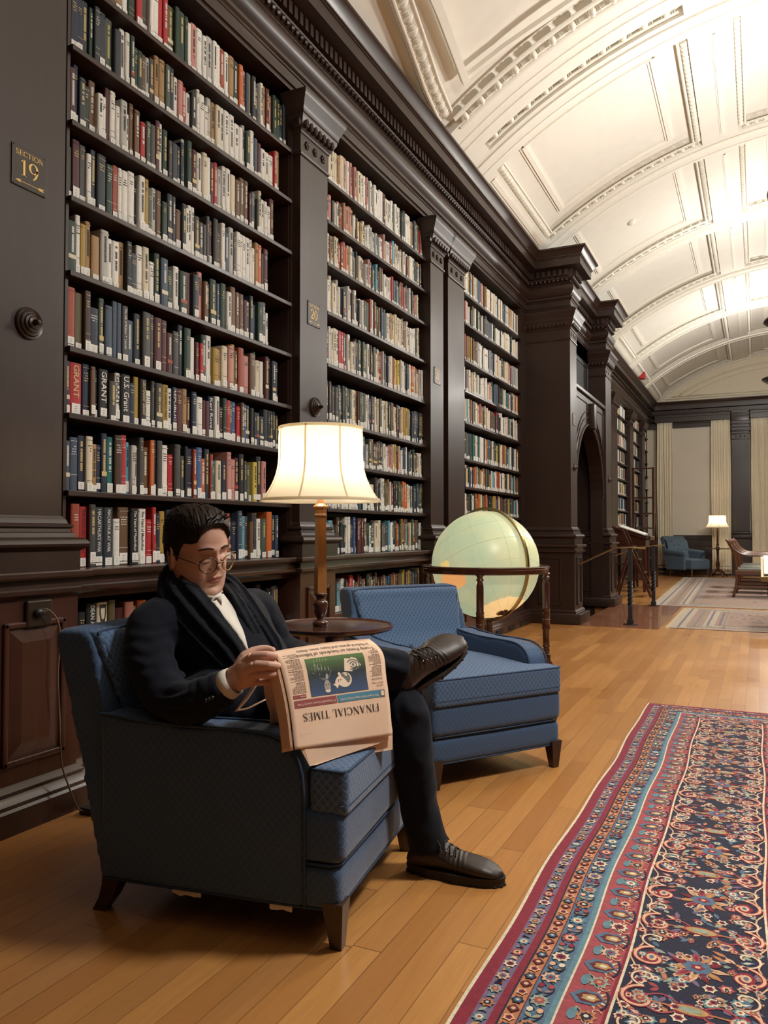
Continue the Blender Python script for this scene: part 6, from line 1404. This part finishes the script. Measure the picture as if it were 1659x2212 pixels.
b = MB(); b.tube([ANF + V(0, 0, .05), ANF - V(-.01, 0, .04)], .036, 14); pm(b, 'sock', 'black'); b = MB(); b.tube([ANN, W(882, 1447, 2.48)], .035, 14); pm(b, 'sock', 'black')

# ============================================================ the newspaper
np_t = thing('newspaper', W(720, 1500, 2.25), 'folded pink newspaper held upside down over the seated man\'s leg', 'newspaper')
NL = Vector(np_t.location)
PA, PB = W(848, 1588, 2.310), W(637, 1620, 2.055); PC, PD_ = W(812, 1377, 2.40), W(598, 1403, 2.150)
nrm_np = ((PB - PA).cross(PC - PA)).normalized()
if nrm_np.dot(V(0, 0, EYE) - PA) < 0: nrm_np = -nrm_np
def S(s, t_, off=0.0):
    p = lerp(lerp(PA, PB, s), lerp(PC, PD_, s), t_); side = (PA - PB).normalized()
    bul = .010 * math.sin(math.pi * t_) * (1 - .3 * s) + .004 * math.sin(s * 7 + t_ * 3) * math.sin(math.pi * t_) ; back = .030 * max(0, (t_ - .80) / .20) ** 2.2
    right = .013 * math.exp(-((t_ - .80) / .16) ** 2) * (1 - s)
    return p + nrm_np * (bul - back + off) + side * right + V(0, 0, .004 * math.sin(math.pi * s)) * t_
def npb(b, name, m, parent=None, **k):
    b.v = [tuple(Vector(p) - NL) for p in b.v]; return b.build(name, m, parent or np_t, **k)
def npsheet(name, fn, ns=24, nt=30, th=.0012, m='newsprint'):
    b = MB(); b.add([fn(i / ns, j / nt) for j in range(nt + 1) for i in range(ns + 1)], [(j * (ns + 1) + i, j * (ns + 1) + i + 1, (j + 1) * (ns + 1) + i + 1, (j + 1) * (ns + 1) + i) for j in range(nt) for i in range(ns)])
    o = npb(b, name, m, smooth=True); sd = o.modifiers.new('s', 'SOLIDIFY'); sd.thickness = th; sd.offset = -1; apply_mods(o)
    return o
front = npsheet('front_page', lambda s, t_: S(s, t_))
# paper behind the front page, over the crest and down the back
def backs(s, t_, k):
    c = S(s, 1.0); d = -nrm_np; f = (1 - t_); return c + (PA - PB).normalized() * .022 * (s > .5) * s + d * (.010 + .022 * k + .03 * math.sin(math.pi * min(1, f * 1.2)) ) * min(1, f * 6) + V(0, 0, -1) * f * (.20 + .0 * k) + V(0, 0, .003)
for k in range(2): npsheet('folded_sheet', lambda s, t_, k=k: backs(s, t_, k), 12, 20)
for k in range(3):   # the page edges beside the near hand
    def fn(s, t_, k=k): return S(1.0 + .0 * s, t_) - nrm_np * (.004 + s * (.016 + .012 * k)) + (PB - PA).normalized() * (.003 + .0035 * k + .004 * math.sin(math.pi * min(1, (1 - t_) * 1.4)) * (k + 1) / 3 * s)
    npsheet('folded_edge', fn, 6, 20)
# lower sheets that hang out under the front page
def low(px): 
    P = [W(*q) for q in px]; b = MB(); n = len(P); b.prism(P, -nrm_np * .0015); return b
o = npb(low([(650, 1585, 2.083), (648, 1615, 2.075), (669, 1655, 2.078), (684, 1652, 2.09), (748, 1630, 2.18), (848, 1596, 2.325), (847, 1570, 2.332)]), 'lower_sheet', 'newsprint')
o = npb(low([(675, 1600, 2.115), (683, 1653, 2.105), (692, 1663, 2.108), (748, 1636, 2.19), (848, 1619, 2.34), (848, 1575, 2.35)]), 'lower_sheet', 'newsprint')
b = MB(); P = smoothpts([W(550, 1477, 2.19), W(528, 1508, 2.17), W(507, 1537, 2.15)], 4); Q = smoothpts([W(555, 1480, 2.24), W(534, 1512, 2.23), W(514, 1534, 2.22)], 4); n = len(P); b.add(P + Q, [(i, i + 1, n + i + 1, n + i) for i in range(n - 1)])
P = smoothpts([W(507, 1537, 2.15), W(530, 1534, 2.17), W(552, 1524, 2.22), W(576, 1512, 2.28)], 4); Q = smoothpts([W(514, 1532, 2.22), W(532, 1530, 2.22), W(553, 1520, 2.27), W(576, 1509, 2.32)], 4); n = len(P); b.add(P + Q, [(i, i + 1, n + i + 1, n + i) for i in range(n - 1)])
o = npb(b, 'loose_page', 'newsprint', smooth=True); sd = o.modifiers.new('s', 'SOLIDIFY'); sd.thickness = .0012; apply_mods(o)
# print: s runs from the page's left edge, tt from its top edge down
def T_(s, tt): return S(s, tt * .985, .0012)
def pquad(b, s0, s1, t0, t1, m, off=0):
    ns = max(1, int(abs(s1 - s0) / .08)); nt = max(1, int(abs(t1 - t0) / .06)); o = len(b.v)
    b.add([S(lerp(s0, s1, i / ns), lerp(t0, t1, j / nt), .0012 + off) for j in range(nt + 1) for i in range(ns + 1)], [(j * (ns + 1) + i, j * (ns + 1) + i + 1, (j + 1) * (ns + 1) + i + 1, (j + 1) * (ns + 1) + i) for j in range(nt) for i in range(ns)], m)
def ppoly(b, pts, m, off=0): b.add([S(s, t_, .0012 + off) for s, t_ in pts], [tuple(range(len(pts)))], m)
b = MB(); wd_, ps = serif_text('FINANCIAL TIMES', .05); s0, s1, t0, t1 = .125, .895, .325, .250
for q in ps: b.add([S(lerp(s0, s1, p.x / wd_), lerp(t0, t1, p.y), .0016) for p in q], [(0, 1, 2, 3)])
npb(b, 'masthead', 'ink', front)
b = MB(); pquad(b, .045, .525, .385, .455, 'np_blue'); pquad(b, .535, .955, .385, .455, 'np_claret'); pquad(b, .835, .955, .475, .510, 'np_claret'); pquad(b, .045, .100, .385, .455, 'np_grey', .0002); pquad(b, .055, .085, .40, .445, 'np_paper_pale', .0004)
pquad(b, .045, .955, .457, .459, 'ink_grey'); npb(b, 'banner', None, front)
def ptext(b, txt, s0, s1, t0, t1, m, bold=.0, ital=0):
    vs, fs = text_geo(txt, 1.0, bold); x0 = min(v.x for v in vs); x1 = max(v.x for v in vs); y0 = min(v.y for v in vs); y1 = max(v.y for v in vs)
    b.add([S(lerp(s0, s1, (v.x - x0) / (x1 - x0)), lerp(t0, t1, (v.y - y0) / (y1 - y0)), .0018) for v in vs], fs, m)
for nm, args in (('banner_line', ('Who frequent flyers stopped doing air miles', .115, .50, .425, .395, 'np_paper_pale')), ('banner_line', ("Dr Unreasonable's economic voices for Trump", .55, .93, .430, .398, 'np_paper_pale')),
                 ('headline', ('Trump freeze on hundreds of billions', .06, .83, .925, .880, 'ink')), ('headline', ('in federal grants and loans sows chaos', .08, .80, .972, .932, 'ink')),
                 ('side_heading', ('rethink', .05, .12, .512, .490, 'np_claret')), ('side_heading', ('Silicon Valley', .045, .165, .545, .520, 'np_claret')), ('side_heading', ('bounces back', .05, .16, .580, .555, 'ink')), ('side_heading', ('Briefing', .84, .89, .500, .483, 'np_paper_pale'))):
    b = MB(); ptext(b, *args); npb(b, nm, None, front)
b = MB(); rn = random.Random(3)
def column(s0, s1, ta, tb, step=.0125):
    t_ = ta; k = 0
    while t_ < tb:
        k += 1; s = s0; e = s1 - rn.choice((0, 0, 0, .02, .04))
        while s < e:
            w = rn.uniform(.008, .028); pquad(b, s, min(e, s + w), t_, t_ + step * .42, 'ink_grey' if k % 9 else 'ink'); s += w + .004
        t_ += step * (1.0 if k % 9 else 1.6)
column(.045, .165, .60, .875); column(.825, .95, .525, .93)
npb(b, 'text_columns', None, front)
b = MB(); ns, nt = 10, 8; o_ = len(b.v)
b.add([S(lerp(.205, .785, i / ns), lerp(.475, .855, j / nt), .0012) for j in range(nt + 1) for i in range(ns + 1)], [(j * (ns + 1) + i, j * (ns + 1) + i + 1, (j + 1) * (ns + 1) + i + 1, (j + 1) * (ns + 1) + i) for j in range(nt) for i in range(ns)], 'np_photo')
ph = npb(b, 'photograph', None, front); ul = ph.data.uv_layers.new(name='UVMap')
for p in ph.data.polygons:
    for li in p.loop_indices: vi = ph.data.loops[li].vertex_index; ul.data[li].uv = ((vi % (ns + 1)) / ns, (vi // (ns + 1)) / nt)
def U(x, y): return (lerp(.205, .785, x), lerp(.475, .855, y))   # inside the photo: x from page left, y from its top
b = MB()
# figure in a jacket (head toward the page top)
ppoly(b, [U(.58, 1), U(.60, .62), (U(.66, .40)), U(.72, .36), U(.80, .42), U(.90, .60), U(.95, 1)], 'np_grey', .0002)
ppoly(b, [U(.70 + .055 * math.cos(a), .22 + .16 * math.sin(a)) for a in [2 * math.pi * i / 18 for i in range(18)]], 'np_lgrey', .0004)
ppoly(b, [U(.70 + .05 * math.cos(a), .12 + .07 * math.sin(a)) for a in [math.pi + math.pi * i / 10 for i in range(11)]], 'np_paper_pale', .0006)
ppoly(b, [U(.67, .22), U(.69, .24), U(.685, .30), U(.665, .28)], 'np_grey', .0006); ppoly(b, [U(.71, .22), U(.735, .24), U(.73, .29), U(.71, .28)], 'np_grey', .0006); ppoly(b, [U(.68, .16), U(.73, .16), U(.725, .175), U(.685, .175)], 'np_grey', .0006)
ppoly(b, [U(.68, .40), U(.72, .42), U(.70, .56), U(.665, .50)], 'np_lgrey', .0004)
for k in range(5): ppoly(b, [U(.64 + .06 * k, .62 + .03 * k), U(.65 + .06 * k, .62), U(.67 + .05 * k, .95), U(.66 + .05 * k, .95)], 'np_lgrey', .0004)
for k in range(10): x, y = rn.uniform(.78, .92), rn.uniform(.5, .8); ppoly(b, [U(x, y), U(x + .015, y + .01), U(x + .005, y + .05)], 'np_lgrey', .0004)
# whale emblem
def cir(cx, cy, rx, ry, n=26, a0=0): return [U(cx + rx * math.cos(a0 + 2 * math.pi * i / n), cy + ry * math.sin(a0 + 2 * math.pi * i / n)) for i in range(n)]
ppoly(b, cir(.385, .33, .125, .195), 'np_paper_pale', .0003)
ppoly(b, [U(.46, .24), U(.50, .20), U(.53, .12), U(.555, .19), U(.60, .24), U(.56, .26), U(.55, .33), U(.52, .40), U(.47, .46), U(.44, .40)], 'np_paper_pale', .0004)
ppoly(b, [U(.44, .50), U(.48, .55), U(.50, .50), U(.47, .44)], 'np_paper_pale', .0004)
ppoly(b, [U(.455, .53), U(.40, .50), U(.33, .49), U(.29, .42), U(.285, .32), U(.31, .25), U(.335, .24), U(.36, .31), U(.40, .38), U(.44, .44)], 'np_grey', .0006)
ppoly(b, [U(.40, .49), U(.36, .42), U(.33, .43), U(.35, .48)], 'np_paper_pale', .0008)
ppoly(b, cir(.455, .34, .010, .022, 10), 'np_grey', .0007); ppoly(b, [U(.49, .28), U(.505, .30), U(.50, .36), U(.485, .36)], 'np_grey', .0007)
# eye emblem on a tilted white block
R90 = lambda x, y: U(.215 + (x * .98 - y * .12) * .15, .70 + (x * .16 + y * 1) * .24)
ppoly(b, [R90(1, -.75), R90(.05, -.75), R90(.05, -.35), R90(-.95, 0), R90(-.35, .75), R90(.25, .85), R90(.25, .65), R90(1, .65)], 'np_paper_pale', .0003)
def arcb(cx, cy, rx, ry, a0, a1, w, m, off):
    for i in range(12):
        a = math.radians(lerp(a0, a1, i / 12)); c = math.radians(lerp(a0, a1, (i + 1) / 12)); ppoly(b, [R90(cx + rx * math.cos(a), cy + ry * math.sin(a)), R90(cx + rx * math.cos(c), cy + ry * math.sin(c)), R90(cx + (rx - w) * math.cos(c), cy + (ry - w) * math.sin(c)), R90(cx + (rx - w) * math.cos(a), cy + (ry - w) * math.sin(a))], m, off)
arcb(0, 0, .78, .62, 20, 200, .13, 'np_grey', .0006); arcb(0, 0, .78, .62, 200, 300, .13, 'np_grey', .0006); arcb(-.02, 0, .46, .38, 0, 320, .13, 'np_grey', .0006); ppoly(b, [R90(-.15, -.15), R90(.15, -.1), R90(.1, .16), R90(-.12, .12)], 'np_grey', .0007)
npb(b, 'photo_print', None, front)
# ============================================================ the far end of the room
def WY(px, py, Y):
    a = W(px, py, 1) - V(0, 0, EYE); k = Y / a.y; return V(a.x * k, Y, EYE + a.z * k)
def WZ(px, py, Z=0.0):
    a = W(px, py, 1) - V(0, 0, EYE); k = (Z - EYE) / a.z; return V(a.x * k, a.y * k, Z)
def railing(Y, post_px, pts, label):
    px = WZ(*post_px); t = thing('stair_railing', (px.x, px.y, 0), label, 'railing', 0)
    b = MB(); n = 60; vs = []
    for i in range(n + 1):
        z = lerp(.03, .90, i / n); tw = math.radians(540) * max(0, min(1, (z - .22) / .30)); r = .034
        for k in range(4):
            a = tw + math.pi / 4 + k * math.pi / 2; vs.append(V(r * math.cos(a), r * math.sin(a), z))
    b.add(vs, [(i * 4 + k, i * 4 + (k + 1) % 4, i * 4 + 4 + (k + 1) % 4, i * 4 + 4 + k) for i in range(n) for k in range(4)] + [(3, 2, 1, 0)])
    b.bbox(-.035, .035, -.035, .035, .015, .07, .006); b.lathe([(.085, .001), (.085, .012), (.03, .016)], 20); b.build('post', 'iron', t)
    b = MB(); P = [WY(x, y, px.y) - V(px.x, px.y, 0) for x, y in pts]; b.tube(P, .022, 10, flat=.5); b.build('handrail', 'brass', t, smooth=True, auto=40)
railing(9.69, (1362, 1350), [(1395, 1185), (1362, 1183), (1329, 1183), (1253, 1218)], 'twisted iron railing post with a brass handrail nearest the camera')
railing(12.3, (1412, 1309), [(1436, 1178), (1412, 1179), (1376, 1183), (1357, 1189), (1253, 1230)], 'twisted iron railing post with a brass handrail before the ladder')
# lectern with an open book
LC = W(1366, 1280, 14.7); t = thing('lectern', (LC.x, LC.y, 0), 'dark wooden lectern with a sloping top near the bookcases beyond the portal', 'lectern')
b = MB(); b.prism([V(-.32, -.30, 1.22), V(.34, -.30, .99), V(.34, -.30, .95), V(-.32, -.30, 1.18)], V(0, .62, 0)); b.bbox(.33, .37, -.30, .32, .96, 1.03, .006); b.build('sloping_top', 'wood_mahog', t)
b = MB(); b.prism([V(-.30, -.26, 1.18), V(.28, -.26, .97), V(.28, -.26, .84), V(-.30, -.26, .84)], V(0, .54, 0)); b.build('case', 'wood_mahog', t)
for x in (-.27, .25):
    for y in (-.23, .25): b = MB(); b.bbox(x - .028, x + .028, y - .028, y + .028, 0, .86, .005); b.build('leg', 'wood_mahog', t)
for z in (.22, .50): b = MB(); b.bbox(-.27, .25, -.22, .24, z, z + .025, .004); b.build('shelf', 'wood_mahog', t)
t = thing('open_book', (LC.x, LC.y, 0), 'thick open book lying on the sloping lectern top', 'book')
sl = math.atan2(.23, .66); Ms = Matrix.Translation((.02, 0, 1.115)) @ Matrix.Rotation(sl, 4, 'Y')
b = MB(); b.bbox(-.24, .27, -.25, .27, -.002, .012, .003, None, Ms); b.build('cover', 'book_dark_brown', t)
b = MB()
for s in (-1, 1):
    pr = [(0, .014), (.02 * s, .045), (.10 * s, .050), (.24 * s, .030), (.245 * s, .014)]
    b.prism([Ms @ V(-.23, y + .01, z) for y, z in pr], Ms.to_3x3() @ V(.48, 0, 0))
b.build('pages', 'paper_white', t)
# step ladder and tall rolling ladder
def bar(b, p, q, w=.02, d=.035):
    p, q = Vector(p), Vector(q); a = (q - p).normalized(); s_ = a.cross(V(0, 1, 0)).normalized(); u = a.cross(s_).normalized(); vs = [r + s_ * i * w + u * j * d for r in (p, q) for i, j in ((-1, -1), (1, -1), (1, 1), (-1, 1))]
    b.add(vs, [(0, 3, 2, 1), (4, 5, 6, 7)] + [(k, (k + 1) % 4, 4 + (k + 1) % 4, 4 + k) for k in range(4)])
o = WZ(1407, 1291); t = thing('step_ladder', (o.x, o.y, 0), 'wooden A-frame step ladder leaning beside the lectern', 'ladder'); top = WY(1343, 1143, o.y) - o; dy = .42
for k in (0, 1):
    b = MB(); bar(b, (0, k * dy, 0), (top.x, k * dy * .8, top.z), .022, .016); b.build('stile', 'wood_mahog', t)
    b = MB(); bar(b, (top.x * 1.0 - .12, k * dy, 0), (top.x * .72, k * dy * .85, top.z * .72), .018, .014); b.build('rear_leg', 'wood_mahog', t)
for i in range(4): f = .17 + .19 * i; b = MB(); b.bbox(top.x * f - .06, top.x * f + .06, 0, dy, top.z * f - .012, top.z * f + .012, .004); b.build('tread', 'wood_mahog', t)
b = MB(); bar(b, (top.x, 0, top.z), (top.x, dy * .8, top.z), .02, .02); b.build('hand_bar', 'wood_mahog', t)
o = WZ(1413, 1272); t = thing('library_ladder', (o.x, o.y, 0), 'tall slender wooden library ladder standing before the last bookshelves', 'ladder')
xl = WY(1369, 1200, o.y).x - o.x; zt = WY(1412, 1009, o.y).z
for x in (xl, 0):
    for y in (0, .5): b = MB(); bar(b, (x, y, 0), (x, y * .35, zt if y == 0 else zt * .62), .022, .018); b.build('stile', 'wood_mahog', t)
for py in (1012, 1075, 1109, 1141, 1174, 1206, 1238):
    z = WY(1390, py, o.y).z; b = MB(); b.bbox(xl, 0, -.02, .02 if py == 1012 else .26, z - .012, z + .012, .003); b.build('tread', 'wood_mahog', t)
# tufted armchair in the corner
o = WZ(1494, 1246); t = thing('tufted_armchair', (o.x - .02, o.y + .02, 0), 'blue grey button-tufted armchair in the far corner beside the curtain', 'armchair', math.radians(-38)); t.scale = (.9, .9, .95); t.location.x -= .06
b = MB(); n, m_ = 34, 26; vs = []
BT = [(y, z) for j, z in enumerate((.55, .67, .79, .91)) for y in ([-.24, -.08, .08, .24] if j % 2 else [-.16, 0, .16])]
for j in range(m_ + 1):
    v = j / m_; z = lerp(.40, 1.02, v); xx = lerp(-.24, -.42, v) - .10 * max(0, v - .86) / .14
    for i in range(n + 1):
        y = lerp(-.40, .40, i / n); dent = sum(math.exp(-((y - by) / .035) ** 2 - ((z - bz) / .035) ** 2) for by, bz in BT); puff = .05 * math.sin(math.pi * i / n) ** .5 * math.sin(math.pi * min(1, v * .9 + .08)) ** .5
        vs.append(V(xx + puff - .055 * dent, y, z))
b.add(vs, [(j * (n + 1) + i, j * (n + 1) + i + 1, (j + 1) * (n + 1) + i + 1, (j + 1) * (n + 1) + i) for j in range(m_) for i in range(n)])
o_ = b.build('backrest', 'fabric_far', t, smooth=True); boxuv(o_.data)
b = MB(); b.prism([V(-.30, -.40, .18), V(-.50, -.40, 1.0), V(-.60, -.40, 1.03), V(-.62, -.40, .98), V(-.40, -.40, .18)], V(0, .80, 0)); b.tube([V(-.545, -.41, 1.0), V(-.545, .41, 1.0)], .06, 14); o_ = b.build('back_shell', 'fabric_far', t); remesh(o_, .02, 3); boxuv(o_.data)
b = MB(); [b.ell((lerp(-.24, -.42, (z - .40) / .62) - .005, y, z), (.012, .014, .014), None, None, 8, 6) for y, z in BT]; b.build('buttons', 'fabric_far', t, smooth=True)
b = MB(); b.bbox(-.32, .46, -.34, .34, .20, .47, .05); o_ = b.build('seat', 'fabric_far', t); remesh(o_, .02, 3); boxuv(o_.data)
for s in (-1, 1):
    b = MB(); b.bbox(-.38, .24, s * .37 - .04, s * .37 + .04, .18, .60, .02); b.tube([V(-.42, s * .39, .66), V(.10, s * .39, .62), V(.26, s * .39, .61)], [.07, .07, .06], 14); o_ = b.build('arm', 'fabric_far', t); remesh(o_, .02, 3); boxuv(o_.data)
for x, y in ((.40, -.30), (.40, .30), (-.36, -.30), (-.36, .30)): b = MB(); b.lathe([(.016, 0), (.028, .20)], 8, None, Matrix.Translation((x, y, 0))); b.build('leg', 'wood_chair', t)
# small table and lit lamp at the curtain
o = WZ(1551, 1247); t = thing('pedestal_table', (o.x, o.y, 0), 'small dark pedestal table under the far lit lamp', 'table')
b = MB(); b.bbox(-.28, .28, -.25, .25, .69, .715, .006); b.build('tabletop', 'wood_mahog', t)
b = MB(); b.lathe([(.05, .69), (.03, .66), (.025, .50), (.03, .40), (.05, .30), (.035, .24), (.055, .16), (.02, .14)], 14); b.build('column', 'wood_mahog', t, smooth=True)
for k in range(4): a = math.pi / 2 * k + .6; b = MB(); b.tube([V(0, 0, .20), V(.10 * math.cos(a), .10 * math.sin(a), .15), V(.24 * math.cos(a), .24 * math.sin(a), .02)], [.03, .025, .018], 8); b.build('leg', 'wood_mahog', t, smooth=True)
t = thing('table_lamp', (o.x, o.y, .717), 'small-looking lit lamp with a cream shade against the far curtain', 'lamp')
b = MB(); b.lathe([(.05, 0), (.05, .015), (.02, .03), (.035, .08), (.02, .12), (.022, .14), (.016, .48), (.01, .52), (.01, .6)], 14); b.build('base', 'wood_mahog', t, smooth=True)
shade_parts(t, .50, .80, .285, .19, 8, .004); b = MB(); b.ell((0, 0, .64), (.03, .03, .04)); b.build('bulb', 'bulb', t); lamp_light(t, .64, LAMP_W * 1.6)
# wooden armchairs drawn up to the reading table
def wchair():
    t = thing('wooden_armchair', (0, 0, 0), 'x', 'chair', 0, 'wooden armchairs along the reading table')
    for s in (-1, 1):
        b = MB(); b.tube(smoothpts([V(-.30, s * .24, 0), V(-.25, s * .24, .22), V(-.24, s * .24, .45), V(-.27, s * .25, .70), V(-.34, s * .26, .90), V(-.40, s * .26, .96)], 5), .024, 6); b.build('rear_leg', 'wood_chair', t, smooth=True)
        b = MB(); b.tube([V(.24, s * .25, 0), V(.24, s * .25, .42), V(.22, s * .27, .68)], [.018, .024, .02], 6); b.build('front_leg', 'wood_chair', t, smooth=True)
        b = MB(); b.tube(smoothpts([V(-.33, s * .26, .88), V(-.24, s * .275, .77), V(-.10, s * .285, .705), V(.10, s * .29, .70), V(.26, s * .28, .70)], 5), .024, 8, flat=.7); b.build('arm', 'wood_chair', t, smooth=True)
        b = MB(); b.bbox(-.27, .24, s * .25 - .01, s * .25 + .01, .16, .19, .003); b.build('stretcher', 'wood_chair', t)
    b = MB(); b.prism([V(-.42, -.26, .97), V(-.38, -.26, .97), V(-.31, -.26, .82), V(-.34, -.26, .82)], V(0, .52, 0)); b.build('top_rail', 'wood_chair', t)
    b = MB(); b.prism([V(-.345, -.08, .84), V(-.325, -.08, .84), V(-.245, -.08, .46), V(-.265, -.08, .46)], V(0, .16, 0)); b.build('splat', 'wood_chair', t)
    b = MB(); b.bbox(-.27, .27, -.27, .27, .38, .45, .008); b.build('seat_frame', 'wood_chair', t)
    b = MB(); b.bbox(-.25, .26, -.25, .25, .44, .49, .02); b.build('seat_pad', 'leather_green', t)
    return t
c1 = wchair(); base_ = WZ(1584, 1291)
for i, (dx, dY, lb) in enumerate(((.30, .25, 'wooden armchair with a green seat pad, nearest of three in a row'), (.32, 1.25, 'wooden armchair with a green seat pad, middle of three in a row'), (.34, 2.25, 'wooden armchair with a green seat pad, hidden behind the other two'))):
    c = c1 if i == 0 else copy_tree(c1); c.location = (base_.x + dx, base_.y + dY, .0125); c['label'] = lb
t = thing('reading_table', (1.0, 16.0, .0095), 'long dark reading table just entering the frame behind the wooden armchairs', 'table')
b = MB(); b.bbox(-.72, .75, -2.2, 2.2, .735, .775, .008); b.build('tabletop', 'wood_chair', t); b = MB(); b.box(-.66, .68, -2.1, 2.1, .62, .736); b.build('apron', 'wood_dark', t)
for x in (-.6, .6):
    for y in (-2.0, 2.0): b = MB(); b.bbox(x - .04, x + .04, y - .04, y + .04, 0, .63, .006); b.build('leg', 'wood_chair', t)
# display table with open papers at the frame edge
t = thing('display_table', (.75, 10.0, .0095), 'display table with a brass-edged sloping tray cut off by the frame', 'table')
b = MB(); b.prism([V(-.72, .45, .80), V(.6, .45, .80), V(.6, .45, .75), V(-.72, .45, .75)], V(0, -.9, -.20)); b.build('tray', 'brass', t)
b = MB(); b.bbox(-.45, .5, -.35, .35, .40, .60, .01); b.build('case', 'wood_chair', t)
for x in (-.4, .45):
    for y in (-.3, .3): b = MB(); b.bbox(x - .03, x + .03, y - .03, y + .03, 0, .42, .005); b.build('leg', 'wood_chair', t)
b = MB(); b.prism([V(.06, 10.42, .815), V(1.2, 10.42, .815), V(1.2, 10.42, .824), V(.06, 10.42, .824)], V(0, -.80, -.178)); tag(b.build('open_newspaper', 'paper_white'), 'white open papers lying in the sloping display tray', 'newspaper')
# heating slots in the base by the globe
for y0, lb in ((7.5, 'dark heating slot in the baseboard under the left of the globe'), (7.95, 'dark heating slot in the baseboard below the middle of the globe'), (8.4, 'dark heating slot second nearest the portal pier'), (8.85, 'dark heating slot nearest the portal pier')):
    b = MB(); b.box(-2.49, -2.476, y0, y0 + .22, .02, .065); tag(b.build('floor_vent', 'black'), lb, 'vent', 'heating slots in the baseboard behind the globe')
